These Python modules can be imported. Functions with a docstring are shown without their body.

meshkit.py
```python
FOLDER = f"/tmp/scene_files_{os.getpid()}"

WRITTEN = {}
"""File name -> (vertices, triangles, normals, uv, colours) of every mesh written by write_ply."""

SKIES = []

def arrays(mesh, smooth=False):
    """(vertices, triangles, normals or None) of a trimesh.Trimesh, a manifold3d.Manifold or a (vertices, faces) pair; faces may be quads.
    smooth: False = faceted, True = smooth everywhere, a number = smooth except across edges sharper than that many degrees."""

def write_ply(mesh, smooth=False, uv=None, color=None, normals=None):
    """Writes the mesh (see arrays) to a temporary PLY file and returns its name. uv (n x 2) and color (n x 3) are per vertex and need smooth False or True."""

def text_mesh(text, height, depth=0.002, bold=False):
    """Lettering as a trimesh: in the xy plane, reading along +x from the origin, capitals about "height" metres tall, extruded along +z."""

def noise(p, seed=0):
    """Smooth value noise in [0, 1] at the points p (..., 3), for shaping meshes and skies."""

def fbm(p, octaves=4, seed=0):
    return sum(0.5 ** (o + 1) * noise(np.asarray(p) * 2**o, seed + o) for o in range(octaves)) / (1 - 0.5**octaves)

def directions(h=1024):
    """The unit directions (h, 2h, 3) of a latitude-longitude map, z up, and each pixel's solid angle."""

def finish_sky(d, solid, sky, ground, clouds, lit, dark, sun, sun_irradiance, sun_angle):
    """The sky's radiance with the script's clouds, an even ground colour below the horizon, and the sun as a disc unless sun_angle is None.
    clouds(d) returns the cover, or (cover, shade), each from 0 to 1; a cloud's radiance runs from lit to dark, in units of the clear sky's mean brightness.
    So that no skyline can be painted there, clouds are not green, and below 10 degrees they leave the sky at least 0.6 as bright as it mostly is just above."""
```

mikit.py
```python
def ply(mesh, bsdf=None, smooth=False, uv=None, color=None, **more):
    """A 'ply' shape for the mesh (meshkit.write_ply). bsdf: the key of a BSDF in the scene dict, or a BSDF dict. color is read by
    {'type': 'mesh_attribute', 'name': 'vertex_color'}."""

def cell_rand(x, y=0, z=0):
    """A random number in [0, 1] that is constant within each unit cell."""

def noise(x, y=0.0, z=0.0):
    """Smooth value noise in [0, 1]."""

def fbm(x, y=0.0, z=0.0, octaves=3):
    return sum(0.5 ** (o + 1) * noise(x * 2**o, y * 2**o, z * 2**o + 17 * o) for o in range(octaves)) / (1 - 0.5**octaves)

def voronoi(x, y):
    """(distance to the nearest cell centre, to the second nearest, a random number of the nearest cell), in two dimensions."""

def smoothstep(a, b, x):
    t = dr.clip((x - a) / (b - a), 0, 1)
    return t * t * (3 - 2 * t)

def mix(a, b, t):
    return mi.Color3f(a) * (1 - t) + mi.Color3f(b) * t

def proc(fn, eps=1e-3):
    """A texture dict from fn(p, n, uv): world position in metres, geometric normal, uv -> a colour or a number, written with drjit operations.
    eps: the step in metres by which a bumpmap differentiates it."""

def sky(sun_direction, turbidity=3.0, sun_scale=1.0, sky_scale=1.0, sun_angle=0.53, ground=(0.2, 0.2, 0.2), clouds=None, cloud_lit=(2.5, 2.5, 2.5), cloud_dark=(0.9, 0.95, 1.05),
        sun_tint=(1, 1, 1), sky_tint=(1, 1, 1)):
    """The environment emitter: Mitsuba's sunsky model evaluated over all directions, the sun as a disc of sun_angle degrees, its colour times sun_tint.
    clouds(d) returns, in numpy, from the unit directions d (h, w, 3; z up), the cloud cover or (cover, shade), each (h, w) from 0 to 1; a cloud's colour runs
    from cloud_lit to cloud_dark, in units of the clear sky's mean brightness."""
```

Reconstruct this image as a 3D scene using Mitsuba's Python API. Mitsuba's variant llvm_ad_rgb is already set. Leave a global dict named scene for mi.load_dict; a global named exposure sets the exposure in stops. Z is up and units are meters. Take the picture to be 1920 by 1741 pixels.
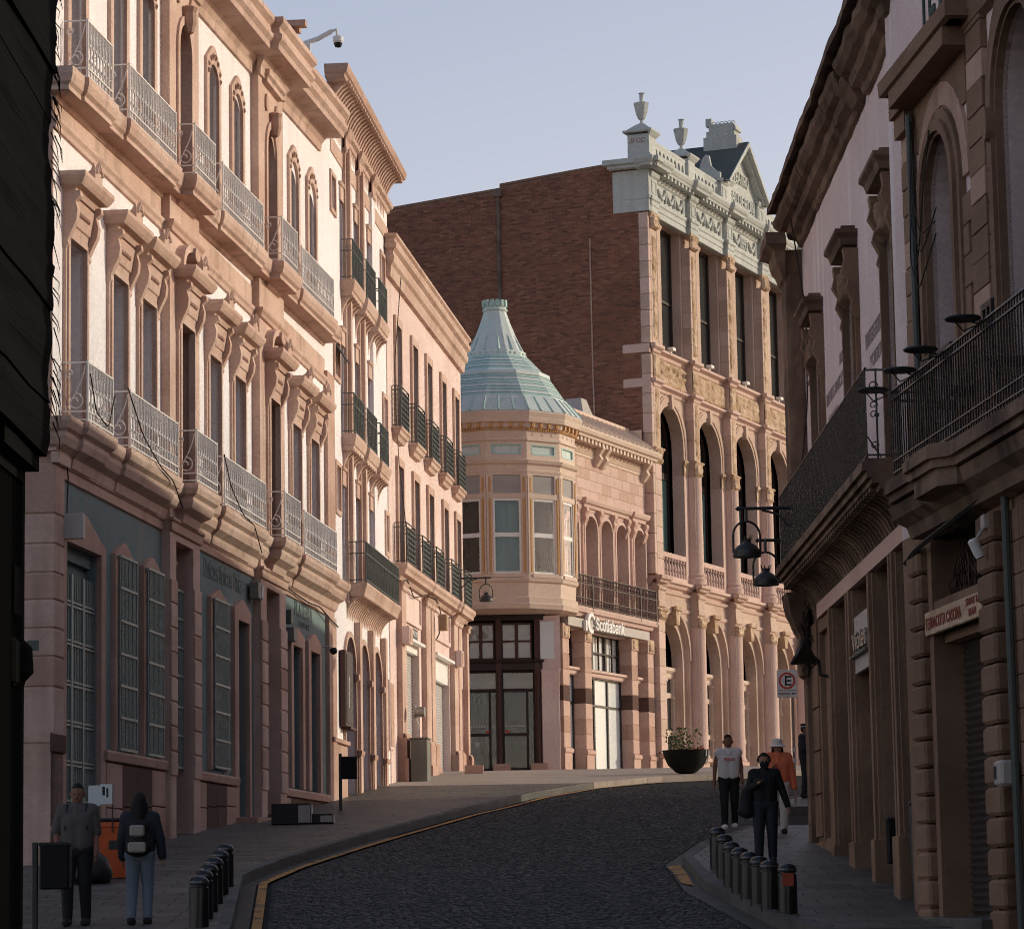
import math, random, numpy as np, trimesh, mitsuba as mi, drjit as dr, mikit, meshkit, manifold3d as m3
from shapely.geometry import Polygon, box as sbox, LineString
from shapely.ops import unary_union
from mikit import proc, noise, fbm, voronoi, cell_rand, smoothstep, mix
T4 = mi.ScalarTransform4f
rng = np.random.default_rng(7)

# ---------------------------------------------------------------- camera, sky, exposure
scene, labels = {}, {}
PITCH, ROLL = math.atan(797.5 / 5760.0), 0.0165
fwd = np.array([0, math.cos(PITCH), math.sin(PITCH)])
up0 = np.array([0, -math.sin(PITCH), math.cos(PITCH)])
rgt = np.array([1.0, 0, 0])
upv = math.cos(ROLL) * up0 + math.sin(ROLL) * rgt
scene['camera'] = {'type': 'perspective', 'fov': math.degrees(2 * math.atan(960 / 5760.0)), 'fov_axis': 'x', 'near_clip': 1.0, 'far_clip': 3000.0,
                   'to_world': T4().look_at(origin=[0, 0, 0], target=fwd.tolist(), up=upv.tolist())}
SUN = np.array([0.965, 0.30, math.tan(math.radians(17)) * 1.01])
scene['sky'] = mikit.sky(SUN, turbidity=3.0, sun_scale=1.0, sky_scale=2.75, sun_tint=(.84, 1.12, 1.62), sky_tint=(1.48, 1.06, .97), ground=(0.10, 0.09, 0.08))
exposure = 1.25

# ---------------------------------------------------------------- materials
def P(col, rough=0.85, spec=0.3, **k):
    c = {'type': 'rgb', 'value': list(col)} if isinstance(col, (tuple, list)) else col
    return {'type': 'principled', 'base_color': c, 'roughness': rough, 'specular': spec, **k}
def two(b): return {'type': 'twosided', 'bsdf': b}
def bump(b, fn, scale, eps=4e-3): return {'type': 'bumpmap', 'arbitrary': proc(fn, eps), 'bsdf': b, 'scale': scale}
def mat(name, b): scene[name] = b
def stonefn(a, b, dark, f=1.0, streak=0.35):
    def fn(p, n, uv):
        big = fbm(p.x * .55 * f, p.y * .55 * f, p.z * .8 * f, 3)
        fine = noise(p.x * 23, p.y * 23, p.z * 23)
        run = smoothstep(.52, .8, fbm(p.x * 3.1, p.y * 3.1, p.z * .22, 3))
        c = mix(a, b, smoothstep(.3, .7, big)) * (.90 + .2 * fine)
        return mix(c, dark, run * streak)
    return fn
def bumpfn(f):
    return lambda p, n, uv: fbm(p.x * f, p.y * f, p.z * f, 2)
mat('m_stone', two(bump(P(proc(stonefn((.52, .37, .305), (.45, .30, .24), (.27, .18, .14), 1.3, .5))), bumpfn(9), .012)))
mat('m_stone_b', two(P(proc(stonefn((.45, .295, .235), (.38, .235, .18), (.22, .14, .11), 1.3, .5)))))
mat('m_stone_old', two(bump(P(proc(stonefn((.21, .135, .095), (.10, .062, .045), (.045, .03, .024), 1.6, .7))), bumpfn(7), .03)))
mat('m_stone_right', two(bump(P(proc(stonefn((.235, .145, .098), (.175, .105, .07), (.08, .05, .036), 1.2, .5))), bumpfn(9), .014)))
mat('m_plinth', two(P(proc(stonefn((.10, .05, .038), (.075, .04, .03), (.06, .04, .034), 1.3, .5)))))
mat('m_white', two(bump(P(proc(stonefn((.74, .69, .70), (.70, .645, .65), (.52, .46, .44), .7, .25))), bumpfn(5), .006)))
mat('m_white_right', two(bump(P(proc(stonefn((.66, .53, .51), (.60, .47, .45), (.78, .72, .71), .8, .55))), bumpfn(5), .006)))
mat('m_teal', two(bump(P(proc(stonefn((.15, .20, .20), (.115, .16, .165), (.26, .19, .15), .9, .45))), bumpfn(6), .008)))
mat('m_pinkwall', two(bump(P(proc(stonefn((.66, .515, .47), (.60, .45, .41), (.46, .33, .29), .8, .3))), bumpfn(5), .006)))
mat('m_cream', two(P(proc(stonefn((.60, .46, .37), (.57, .43, .345), (.5, .37, .3), .6, .2)), .6)))
mat('m_ochre', two(P((.50, .27, .10), .6)))
mat('m_mint', two(P(proc(stonefn((.47, .56, .53), (.52, .56, .545), (.30, .42, .39), 1.2, .5)), .5, .4)))
mat('m_mintdark', two(P(proc(stonefn((.33, .47, .43), (.38, .50, .46), (.2, .34, .3), .8, .35)), .55, .4)))
mat('m_zinc', two(P(proc(stonefn((.49, .50, .475), (.43, .445, .425), (.30, .31, .29), .9, .4)))))
mat('m_slate', two(P(proc(stonefn((.085, .095, .09), (.06, .07, .068), (.10, .10, .09), .9, .3)), .7)))
mat('m_tan', two(bump(P(proc(stonefn((.55, .405, .33), (.47, .335, .265), (.33, .20, .14), 1.0, .3))), bumpfn(9), .01)))
mat('m_ornament', two(bump(P(proc(stonefn((.58, .42, .30), (.42, .28, .18), (.22, .12, .06), 2.2, .4))), lambda p, n, uv: fbm(p.x * 6, p.y * 6, p.z * 6, 3), .10, 6e-3)))
BR = [((.245, .105, .066), (.20, .082, .052)), ((.205, .085, .055), (.165, .07, .046)), ((.165, .072, .05), (.12, .055, .042))]
for i, (a, b) in enumerate(BR): mat('m_brick%d' % i, two(P(proc(stonefn(a, b, (.11, .06, .05), 1.4, .3)))))
mat('m_mortar', two(P(proc(stonefn((.26, .15, .10), (.20, .115, .08), (.12, .07, .055), 1.2, .4)))))
mat('m_bankstone', two(P(proc(stonefn((.60, .43, .37), (.55, .385, .33), (.44, .30, .25), .9, .25)))))
mat('m_bankstone2', two(P(proc(stonefn((.53, .355, .29), (.49, .32, .26), (.4, .27, .22), .9, .25)))))
mat('m_ironwhite', two(P((.66, .62, .59), .45)))
mat('m_irongreen', two(P((.075, .085, .078), .5)))
mat('m_ironrust', two(P(proc(stonefn((.16, .12, .10), (.09, .07, .06), (.2, .11, .07), 2, .4)), .6)))
mat('m_iron', two(P((.022, .021, .021), .42, .5)))
mat('m_irongrille', two(P((.20, .235, .215), .5)))
mat('m_wood', two(P(proc(lambda p, n, uv: mix((.075, .032, .026), (.045, .02, .017), fbm(p.x * 7, p.y * 7, p.z * .9, 3))), .55)))
mat('m_darkwood', two(P(proc(lambda p, n, uv: mix((.035, .020, .017), (.02, .013, .012), fbm(p.x * 7, p.y * 7, p.z * .9, 3))), .5)))
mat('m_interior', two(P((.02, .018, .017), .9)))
mat('m_blind', two(P(proc(lambda p, n, uv: mix((.36, .33, .31), (.30, .275, .265), noise(p.x * 1.5, p.y * 1.5, p.z * 6))), .8)))
mat('m_greencurtain', two(P(proc(lambda p, n, uv: mix((.10, .17, .16), (.05, .10, .095), noise(p.x * 9, p.y * 9, p.z * .3))), .8)))
mat('m_pane', {'type': 'thindielectric', 'int_ior': 1.5})
mat('m_darkglass', two(P((.03, .034, .034), .06, .6)))
mat('m_frost', two(P((.62, .64, .64), .25, .5)))
mat('m_greypanel', two(P((.40, .36, .335), .5)))
mat('m_metal', two(P((.33, .31, .29), .35, .5, metallic=.7)))
mat('m_shutter', two(P(proc(lambda p, n, uv: mix((.50, .49, .475), (.42, .41, .40), fbm(p.x * 2, p.y * 2, p.z * 3, 3))), .4, .5)))
mat('m_shutterdark', two(P((.075, .06, .055), .3, .5, metallic=.4)))
mat('m_cable', two(P((.02, .018, .017), .6)))
mat('m_paper', two(P((.55, .58, .57), .7)))
mat('m_bluepaper', two(P((.30, .45, .46), .7)))
mat('m_ink', two(P((.03, .028, .03), .7)))
mat('m_inkgreen', two(P((.035, .06, .06), .7)))
mat('m_inkfaded', two(P((.30, .23, .215), .8)))
mat('m_inkred', two(P((.22, .055, .035), .7)))
mat('m_signwhite', two(P((.72, .70, .67), .4)))
mat('m_signred', two(P((.55, .045, .025), .4)))
mat('m_orangebin', two(P((.46, .085, .025), .45)))
mat('m_blackplastic', two(P((.018, .018, .019), .5)))
mat('m_litterbin', two(P((.007, .007, .008), .6, .2)))
mat('m_cabinet', two(P(proc(stonefn((.17, .165, .14), (.13, .13, .115), (.08, .08, .07), 1, .4)), .6)))
mat('m_bollard', two(P(proc(lambda p, n, uv: mix((.008, .009, .011), (.014, .014, .016), noise(p.x * 6, p.y * 6, p.z * 6))), .32, .5)))
mat('m_bollardband', two(P((.10, .10, .11), .3, .5, metallic=.5)))
mat('m_sticker', two(P((.32, .05, .025), .5)))
COB = [(.036, .034, .031), (.046, .042, .037), (.030, .029, .027)]
for i, c in enumerate(COB): mat('m_cobble%d' % i, two(P(proc(lambda p, n, uv, c=c: mi.Color3f(*c) * (.75 + .5 * fbm(p.x * 3, p.y * 3, p.z * 3, 3))), .62, .35)))
mat('m_joint', two(P((.018, .018, .017), .95, .2)))
SLB = [(.088, .079, .068), (.102, .090, .076), (.072, .065, .057)]
for i, c in enumerate(SLB): mat('m_slab%d' % i, two(P(proc(lambda p, n, uv, c=c: mi.Color3f(*c) * (.72 + .5 * fbm(p.x * 1.3, p.y * 1.3, 0, 4))), .52, .4)))
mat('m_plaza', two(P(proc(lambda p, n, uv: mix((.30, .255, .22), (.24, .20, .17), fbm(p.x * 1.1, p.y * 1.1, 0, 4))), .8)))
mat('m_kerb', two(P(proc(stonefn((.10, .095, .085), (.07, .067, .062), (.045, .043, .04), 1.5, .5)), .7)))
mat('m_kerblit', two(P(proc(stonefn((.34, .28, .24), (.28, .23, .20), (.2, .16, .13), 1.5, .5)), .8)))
mat('m_earth', two(P(proc(lambda p, n, uv: mix((.14, .11, .085), (.10, .08, .065), fbm(p.x * .2, p.y * .2, 0, 3))), .95)))
mat('m_yellow', two(P(proc(lambda p, n, uv: mix((.40, .19, .055), (.10, .075, .05), smoothstep(.52, .75, fbm(p.x * 6, p.y * 6, 0, 3)))), .7)))

# ---------------------------------------------------------------- mesh builder: local axes x along a facade, y into the building, z up
class MB:
    def __init__(s): s.v, s.f, s.n = [], [], 0
    def add(s, v, f):
        v = np.asarray(v, float); f = np.asarray(f, int)
        if len(f) == 0: return s
        if f.shape[1] == 4: f = np.vstack([f[:, [0, 1, 2]], f[:, [0, 2, 3]]])
        s.v.append(v); s.f.append(f + s.n); s.n += len(v); return s
    def tm(s, m): return s.add(m.vertices, m.faces)
    def box(s, x0, x1, y0, y1, z0, z1):
        v = [(x, y, z) for x in (x0, x1) for y in (y0, y1) for z in (z0, z1)]
        return s.add(v, [(0, 1, 3, 2), (4, 6, 7, 5), (0, 4, 5, 1), (2, 3, 7, 6), (0, 2, 6, 4), (1, 5, 7, 3)])
    def rbox(s, x0, x1, y0, y1, z0, z1, c=.012):
        v, i = [], 0
        for z, e in ((z0, c), (z0 + c, 0), (z1 - c, 0), (z1, c)):
            a, b, p, q = x0 + e, x1 - e, y0 + e, y1 - e
            v += [(a + c, p, z), (b - c, p, z), (b, p + c, z), (b, q - c, z), (b - c, q, z), (a + c, q, z), (a, q - c, z), (a, p + c, z)]
        f = []
        for r in range(3):
            for k in range(8): f.append((r * 8 + k, r * 8 + (k + 1) % 8, r * 8 + 8 + (k + 1) % 8, r * 8 + 8 + k))
        s.add(v, f)
        s.add(v[:8], [(0, k + 1, k) for k in range(1, 7)]); s.add(v[24:], [(0, k, k + 1) for k in range(1, 7)])
        return s
    def poly(s, g, y0, y1):
        """a shapely polygon in (x, z), extruded from y0 to y1"""
        for q in getattr(g, 'geoms', [g]):
            if q.is_empty or q.area < 1e-6: continue
            m = trimesh.creation.extrude_polygon(q, abs(y1 - y0), engine='earcut')
            v = m.vertices; s.add(np.stack([v[:, 0], max(y0, y1) - v[:, 2], v[:, 1]], 1), m.faces)
        return s
    def flat(s, g, z0, z1):
        """a shapely polygon in (x, y), extruded in z"""
        for q in getattr(g, 'geoms', [g]):
            m = trimesh.creation.extrude_polygon(q, z1 - z0, engine='earcut'); s.add(m.vertices + [0, 0, z0], m.faces)
        return s
    def prof(s, pts, x0, x1, ret=(True, True), y=0.0):
        """a moulding: pts (projection, z) from bottom to top, running from x0 to x1, returned to the wall at its ends"""
        st = []
        for p, z in pts:
            a = x0 - (p if ret[0] else 0); b = x1 + (p if ret[1] else 0)
            st += [(a, y, z), (a, y - p, z), (b, y - p, z), (b, y, z)]
        f = []
        for k in range(len(pts) - 1):
            for j in range(3): f.append((4 * k + j, 4 * k + j + 1, 4 * k + 5 + j, 4 * k + 4 + j))
        return s.add(st, f)
    def tube(s, pts, r, n=5, cap=False):
        pts = np.asarray(pts, float); k = len(pts); r = np.broadcast_to(r, (k,))
        t = np.gradient(pts, axis=0); t /= np.linalg.norm(t, axis=1, keepdims=True) + 1e-9
        ref = np.array([0.31, 0.87, 0.39]); a = np.cross(t, ref); a /= np.linalg.norm(a, axis=1, keepdims=True) + 1e-9; b = np.cross(t, a)
        th = np.arange(n) * 2 * np.pi / n
        v = (pts[:, None] + r[:, None, None] * (np.cos(th)[None, :, None] * a[:, None] + np.sin(th)[None, :, None] * b[:, None])).reshape(-1, 3)
        f = [(i * n + j, i * n + (j + 1) % n, i * n + n + (j + 1) % n, i * n + n + j) for i in range(k - 1) for j in range(n)]
        s.add(v, f)
        if cap: s.add(v[:n], [(0, j + 1, j) for j in range(1, n - 1)]); s.add(v[-n:], [(0, j, j + 1) for j in range(1, n - 1)])
        return s
    def lathe(s, prof, cx=0, cy=0, n=12, z0=0, ph=0.0):
        th = np.arange(n) * 2 * np.pi / n + ph
        v = [(cx + r * math.cos(t), cy + r * math.sin(t), z0 + z) for r, z in prof for t in th]
        k = len(prof)
        s.add(v, [(i * n + j, i * n + (j + 1) % n, i * n + n + (j + 1) % n, i * n + n + j) for i in range(k - 1) for j in range(n)])
        s.add(v[-n:], [(0, j, j + 1) for j in range(1, n - 1)]); s.add(v[:n], [(0, j + 1, j) for j in range(1, n - 1)])
        return s
    def mesh(s): return trimesh.Trimesh(np.vstack(s.v), np.vstack(s.f), process=False)

def rect(x0, x1, z0, z1): return sbox(x0, z0, x1, z1)
def arch(xc, hw, z0, zs, rise=None, n=14):
    """an opening with an arched head: springing at zs, half width hw, rise (hw = semicircle)"""
    rise = hw if rise is None else rise
    t = np.linspace(0, np.pi, n)
    return Polygon([(xc - hw, z0), (xc + hw, z0)] + [(xc + hw * math.cos(a), zs + rise * math.sin(a)) for a in t])
used = set()
def nk(k):
    if k not in used: used.add(k); return k
    i = 1
    while '%s_%03d' % (k, i) in used: i += 1
    k = '%s_%03d' % (k, i); used.add(k); return k
def mm(m): return m.mesh() if isinstance(m, MB) else m
def PLY(m, material, smooth=False): return mikit.ply(mm(m), material, smooth)
def put(key, d, T=None, label=None):
    key = nk(key); scene[key] = {**d, 'to_world': T} if T is not None else d
    if label: labels[key] = {'label': label}
    return key
def add(key, m, material, T=None, smooth=False, label=None): return put(key, PLY(m, material, smooth), T, label)
def thing(name, label, cat, group=None, kind=None):
    k = nk(name); labels[k] = {'label': label, 'category': cat}
    if group: labels[k]['group'] = group
    if kind: labels[k]['kind'] = kind
    return k
def single(name, label, cat, m, material, T=None, smooth=False, group=None, kind=None):
    k = thing(name, label, cat, group, kind); d = PLY(m, material, smooth); scene[k] = {**d, 'to_world': T} if T is not None else d
    return k
def frame(p0, d, w=0.0):
    """world matrix of a facade: local x along d, local y into the building, z up"""
    d = np.array([d[0], d[1]], float); d /= np.linalg.norm(d); n = np.array([d[1], -d[0]])
    p = np.array(p0, float) + n * w
    return T4(np.array([[d[0], -n[0], 0, p[0]], [d[1], -n[1], 0, p[1]], [0, 0, 1, 0], [0, 0, 0, 1.0]]).tolist())
def tr(x, y, z): return T4().translate([x, y, z])
GY = [-60, 0, 25, 38.4, 46.8, 56, 75, 90, 100, 112, 140, 400]; GZ = [-3.4, -1.6, -1.0, -.36, .33, .95, 2.15, 3.2, 3.85, 4.2, 4.6, 4.6]
def gz(y): return float(np.interp(y, GY, GZ))
def flatletters(text, h, width=None, bold=False, depth=.006):
    """lettering in the facade's (x, z) plane, reading along +x, standing proud of y = 0; width squeezes it"""
    m = meshkit.text_mesh(text, h, depth, bold); v = np.array(m.vertices)
    if width: v[:, 0] *= width / (v[:, 0].max() - v[:, 0].min())
    return trimesh.Trimesh(np.stack([v[:, 0], -v[:, 2], v[:, 1]], 1), m.faces, process=False)
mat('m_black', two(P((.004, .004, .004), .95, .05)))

# ================================================================ left house with two floors of white balconies
H = thing('balcony_house', 'long white house with pink stone trim, white scrolled rails and teal ground floor', 'building')
F1 = frame((-7.567, 49.053), (.10541, .99443)); L1END = 28.3
SH = lambda k, c, T=F1: T @ T4([[1, 0, 0, 0], [0, 1, 0, 0], [k, 0, 1, -k * c], [0, 0, 0, 1]])
FU, FC = SH(.02, 12.0), SH(.045, 20.0)
WC = [2.0, 5.05, 7.35, 13.45, 16.05, 22.95, 25.45]; BAYS = [(8.65, 11.35, 9.95), (17.75, 20.75, 19.2)]
low = rect(.6, L1END, -1.0, 7.0)
lowholes = [rect(1.25, 3.62, -1, 5.82), rect(4.85, 5.95, 2.55, 5.9), rect(7.05, 8.15, 2.55, 5.88), rect(13.05, 14.35, 2.5, 5.9), rect(15.72, 16.9, 1.6, 5.75), rect(22.25, 23.45, 2.42, 5.72), rect(24.62, 25.85, 2.42, 5.76)]
for a, b, c in BAYS: lowholes.append(rect(c - 1.0, c + 1.0, -1, 6.9))
add(H + '__wall', MB().poly(low.difference(unary_union(lowholes)), 0, .42), 'm_teal', F1, label='teal painted ground floor wall')
upp = rect(.6, L1END, 7.0, 18.9)
holes = [arch(c, .57, 7.75, 10.95, .001) for c in WC] + [rect(a + .1, b - .1, 7.0, 18.9) for a, b, c in BAYS]
uph = [arch(c, .5, 13.8, 16.75, .38) for c in WC]
add(H + '__wall', MB().poly(upp.difference(unary_union(holes + uph)), 0, .42).box(.6, L1END, .42, 10, 18.0, 18.3), 'm_white', F1, label='white stuccoed upper wall')
add(H + '__side_wall', MB().box(.55, .6, .0, 12, -1, 18.9).box(L1END - .4, L1END, .43, 12, -1, 18.9), 'm_stone_b', F1)
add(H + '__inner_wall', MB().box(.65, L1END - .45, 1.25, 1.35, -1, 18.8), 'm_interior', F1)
# projecting bays
for a, b, c in BAYS:
    g = rect(a, b, -1, 7.05).difference(rect(c - .78, c + .78, -1, 6.69))
    m = MB().poly(g, -.18, .30)
    for x in (c - .78, c + .78 - .0):
        pass
    add(H + '__bay', m, 'm_stone', F1)
    add(H + '__bay', MB().poly(rect(a, b, 7.05, 19.2).difference(unary_union([rect(c - .68, c + .68, 7.75, 10.95), arch(c, .55, 13.8, 16.5, .55)])), -.18, .30), 'm_stone', F1)
    for k in range(8):
        zt = 5.93 - .465 * k
        for x0, x1 in ((a, c - .80), (c + .80, b)):
            add(H + '__bay_block', MB().rbox(x0 - .02, x1 + .02, -.215, -.17, zt - .44, zt - .01, .012), 'm_stone' if (k + (x0 > a)) % 3 else 'm_stone_b', F1)
# corner pilaster with rusticated blocks
joints = [7.0, 6.17, 5.68, 5.21, 4.77, 4.31, 3.85, 3.36, 2.45]
for k in range(8):
    add(H + '__corner_block', MB().rbox(.42, 1.04, -.10, .52, joints[k + 1] + .015, joints[k] - .015, .015), 'm_stone' if k % 3 else 'm_stone_b', F1)
add(H + '__corner_pilaster', MB().box(.45, 1.01, -.07, .49, -1, 7.0).prof([(.0, 6.98), (.12, 7.0), (.12, 7.16), (0, 7.2)], .45, 1.01, y=-.05).box(.40, 1.05, -.12, .54, 7.2, 7.6), 'm_stone', F1)
add(H + '__corner_base', MB().prof([(.02, -.5), (.02, 2.3), (.07, 2.33), (.07, 2.6), (0, 2.64)], .42, 1.04, y=-.05), 'm_plinth', F1)
add(H + '__street_plate', MB().box(.415, .42, .16, .36, 3.95, 4.12), 'm_irongreen', F1)
# mouldings above the ground floor, plinth, ledges
add(H + '__band', MB().prof([(0, 6.82), (.05, 6.84), (.05, 7.0), (.09, 7.03), (.09, 7.08), (0, 7.1)], 1.05, L1END, (False, False)).prof([(0, 6.82), (.05, 6.84), (.05, 7.0), (.09, 7.03), (.09, 7.08), (0, 7.1)], 8.65, 11.35, y=-.18).prof([(0, 6.82), (.05, 6.84), (.05, 7.0), (.09, 7.03), (.09, 7.08), (0, 7.1)], 17.75, 20.75, y=-.18), 'm_stone_b', F1)
for x0, x1, zt in ((4.0, 8.65, 2.5), (11.35, 15.35, 2.42), (20.75, 26.7, 2.38)):
    add(H + '__ledge', MB().prof([(0, zt - .2), (.14, zt - .17), (.16, zt - .04), (.14, zt), (0, zt + .03)], x0, x1), 'm_stone_b', F1)
    add(H + '__plinth', MB().box(x0, x1, -.07, 0, -1, zt - .2), 'm_plinth', F1)
    n = int((x1 - x0) / .95)
    for k in range(n):
        xa = x0 + (x1 - x0) * k / n; gl = gz(49.05 + xa * .994)
        for z0, z1 in ((gl - .2, (gl + zt) / 2 - .12), ((gl + zt) / 2 - .10, zt - .21)):
            if z1 - z0 > .12: add(H + '__plinth_stone', MB().rbox(xa + .01, xa + (x1 - x0) / n - .01, -.10, -.06, z0, z1, .01), 'm_plinth' if (k % 3) else 'm_stone_b', F1)
add(H + '__end_pilaster', MB().box(27.2, L1END, -.10, 0, -1, 6.82).box(27.2, L1END, -.1, 0, 7.1, 13.0), 'm_stone_b', F1)
# stone surrounds with pointed heads, grilles and doors of the ground floor
def surround(x0, x1, zt, zp, z0, o0, o1, oz, key='window_surround'):
    xc = (x0 + x1) / 2
    g = Polygon([(x0, z0), (x1, z0), (x1, zt), (xc + .1, zp), (xc - .1, zp), (x0, zt)]).difference(rect(o0, o1, z0 - .1, oz))
    add(H + '__' + key, MB().poly(g, -.09, .05), 'm_stone_b', F1)
def grille(x0, x1, z0, z1, zs, y=-.14, key='grille', dx=.105):
    m = MB()
    for x in np.arange(x0 + .03, x1, dx): m.box(x - .011, x + .011, y - .011, y + .011, z0, z1)
    for z in zs: m.box(x0, x1, y - .026, y - .010, z - .022, z + .022)
    for x in (x0, x1): m.box(x - .02, x + .02, y - .02, .0, z0, z0 + .04).box(x - .02, x + .02, y - .02, 0, z1 - .04, z1)
    add(H + '__' + key, m, 'm_irongrille', F1)
surround(1.02, 3.95, 5.95, 6.38, .2, 1.25, 3.62, 5.82, 'gate_surround')
gb = gz(51) - .3
m = MB()
for x in np.arange(1.3, 3.6, .118): m.box(x - .013, x + .013, .05, .08, gb, 5.35)
for z in (.9, 1.55, 2.2, 2.86, 3.52, 4.2, 4.85): m.box(1.25, 3.62, .03, .05, z - .05, z - .015).box(1.25, 3.62, .03, .05, z + .015, z + .05)
for x in (2.04, 2.83): m.box(x - .05, x + .05, .02, .09, gb, 5.35)
add(H + '__gate', m, 'm_irongrille', F1, label='tall barred steel gate with closed panels behind')
add(H + '__gate_panel', MB().box(1.25, 3.62, .10, .14, gb, 5.35), 'm_cabinet', F1)
add(H + '__gate_transom', MB().box(1.25, 3.62, .10, .2, 5.58, 5.82).box(1.25, 3.62, .2, .3, 5.3, 5.6), 'm_teal', F1)
for x0, x1, o0, o1, zp in ((4.65, 6.1, 4.85, 5.95, 6.22), (6.86, 8.33, 7.05, 8.15, 6.2), (12.86, 14.6, 13.05, 14.35, 6.18)):
    surround(x0, x1, 5.98, zp, 2.5, o0, o1, 5.9)
    grille(o0 - .1, o1 + .1, 2.53, 5.95, [2.55, 3.1, 3.66, 4.22, 4.8, 5.38, 5.94])
    add(H + '__window_leaf', MB().box(o0, o1, .22, .27, 2.5, 5.9), 'm_cabinet', F1)
for x0, x1, o0, o1, zp, oz, z0 in ((15.3, 17.1, 15.72, 16.9, 6.2, 5.75, 1.6), (21.95, 23.75, 22.25, 23.45, 6.15, 5.72, 2.42), (24.27, 26.1, 24.62, 25.85, 6.2, 5.76, 2.42)):
    surround(x0, x1, 5.98, zp, z0, o0, o1, oz, 'door_surround')
    d = add(H + '__door', MB().box(o0, o1, .24, .30, z0 - .6, oz), 'm_wood', F1)
    m = MB()
    for k in range(2):
        xa = o0 + .06 + k * (o1 - o0) / 2
        for za, zb in ((z0 + .15, z0 + 1.2), (z0 + 1.35, oz - 1.1), (oz - .95, oz - .1)): m.rbox(xa, xa + (o1 - o0) / 2 - .12, .215, .245, za, zb, .01)
    add(d + '__panel', m, 'm_darkwood', F1)
add(H + '__window_notice', MB().box(22.5, 22.95, .2, .212, 4.55, 5.05).box(22.45, 22.8, .2, .212, 4.2, 4.5), 'm_greypanel', F1)
add(H + '__window_notice', MB().box(24.85, 25.2, .2, .212, 4.6, 5.0).box(24.8, 25.15, .2, .212, 4.1, 4.5), 'm_greypanel', F1)
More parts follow.
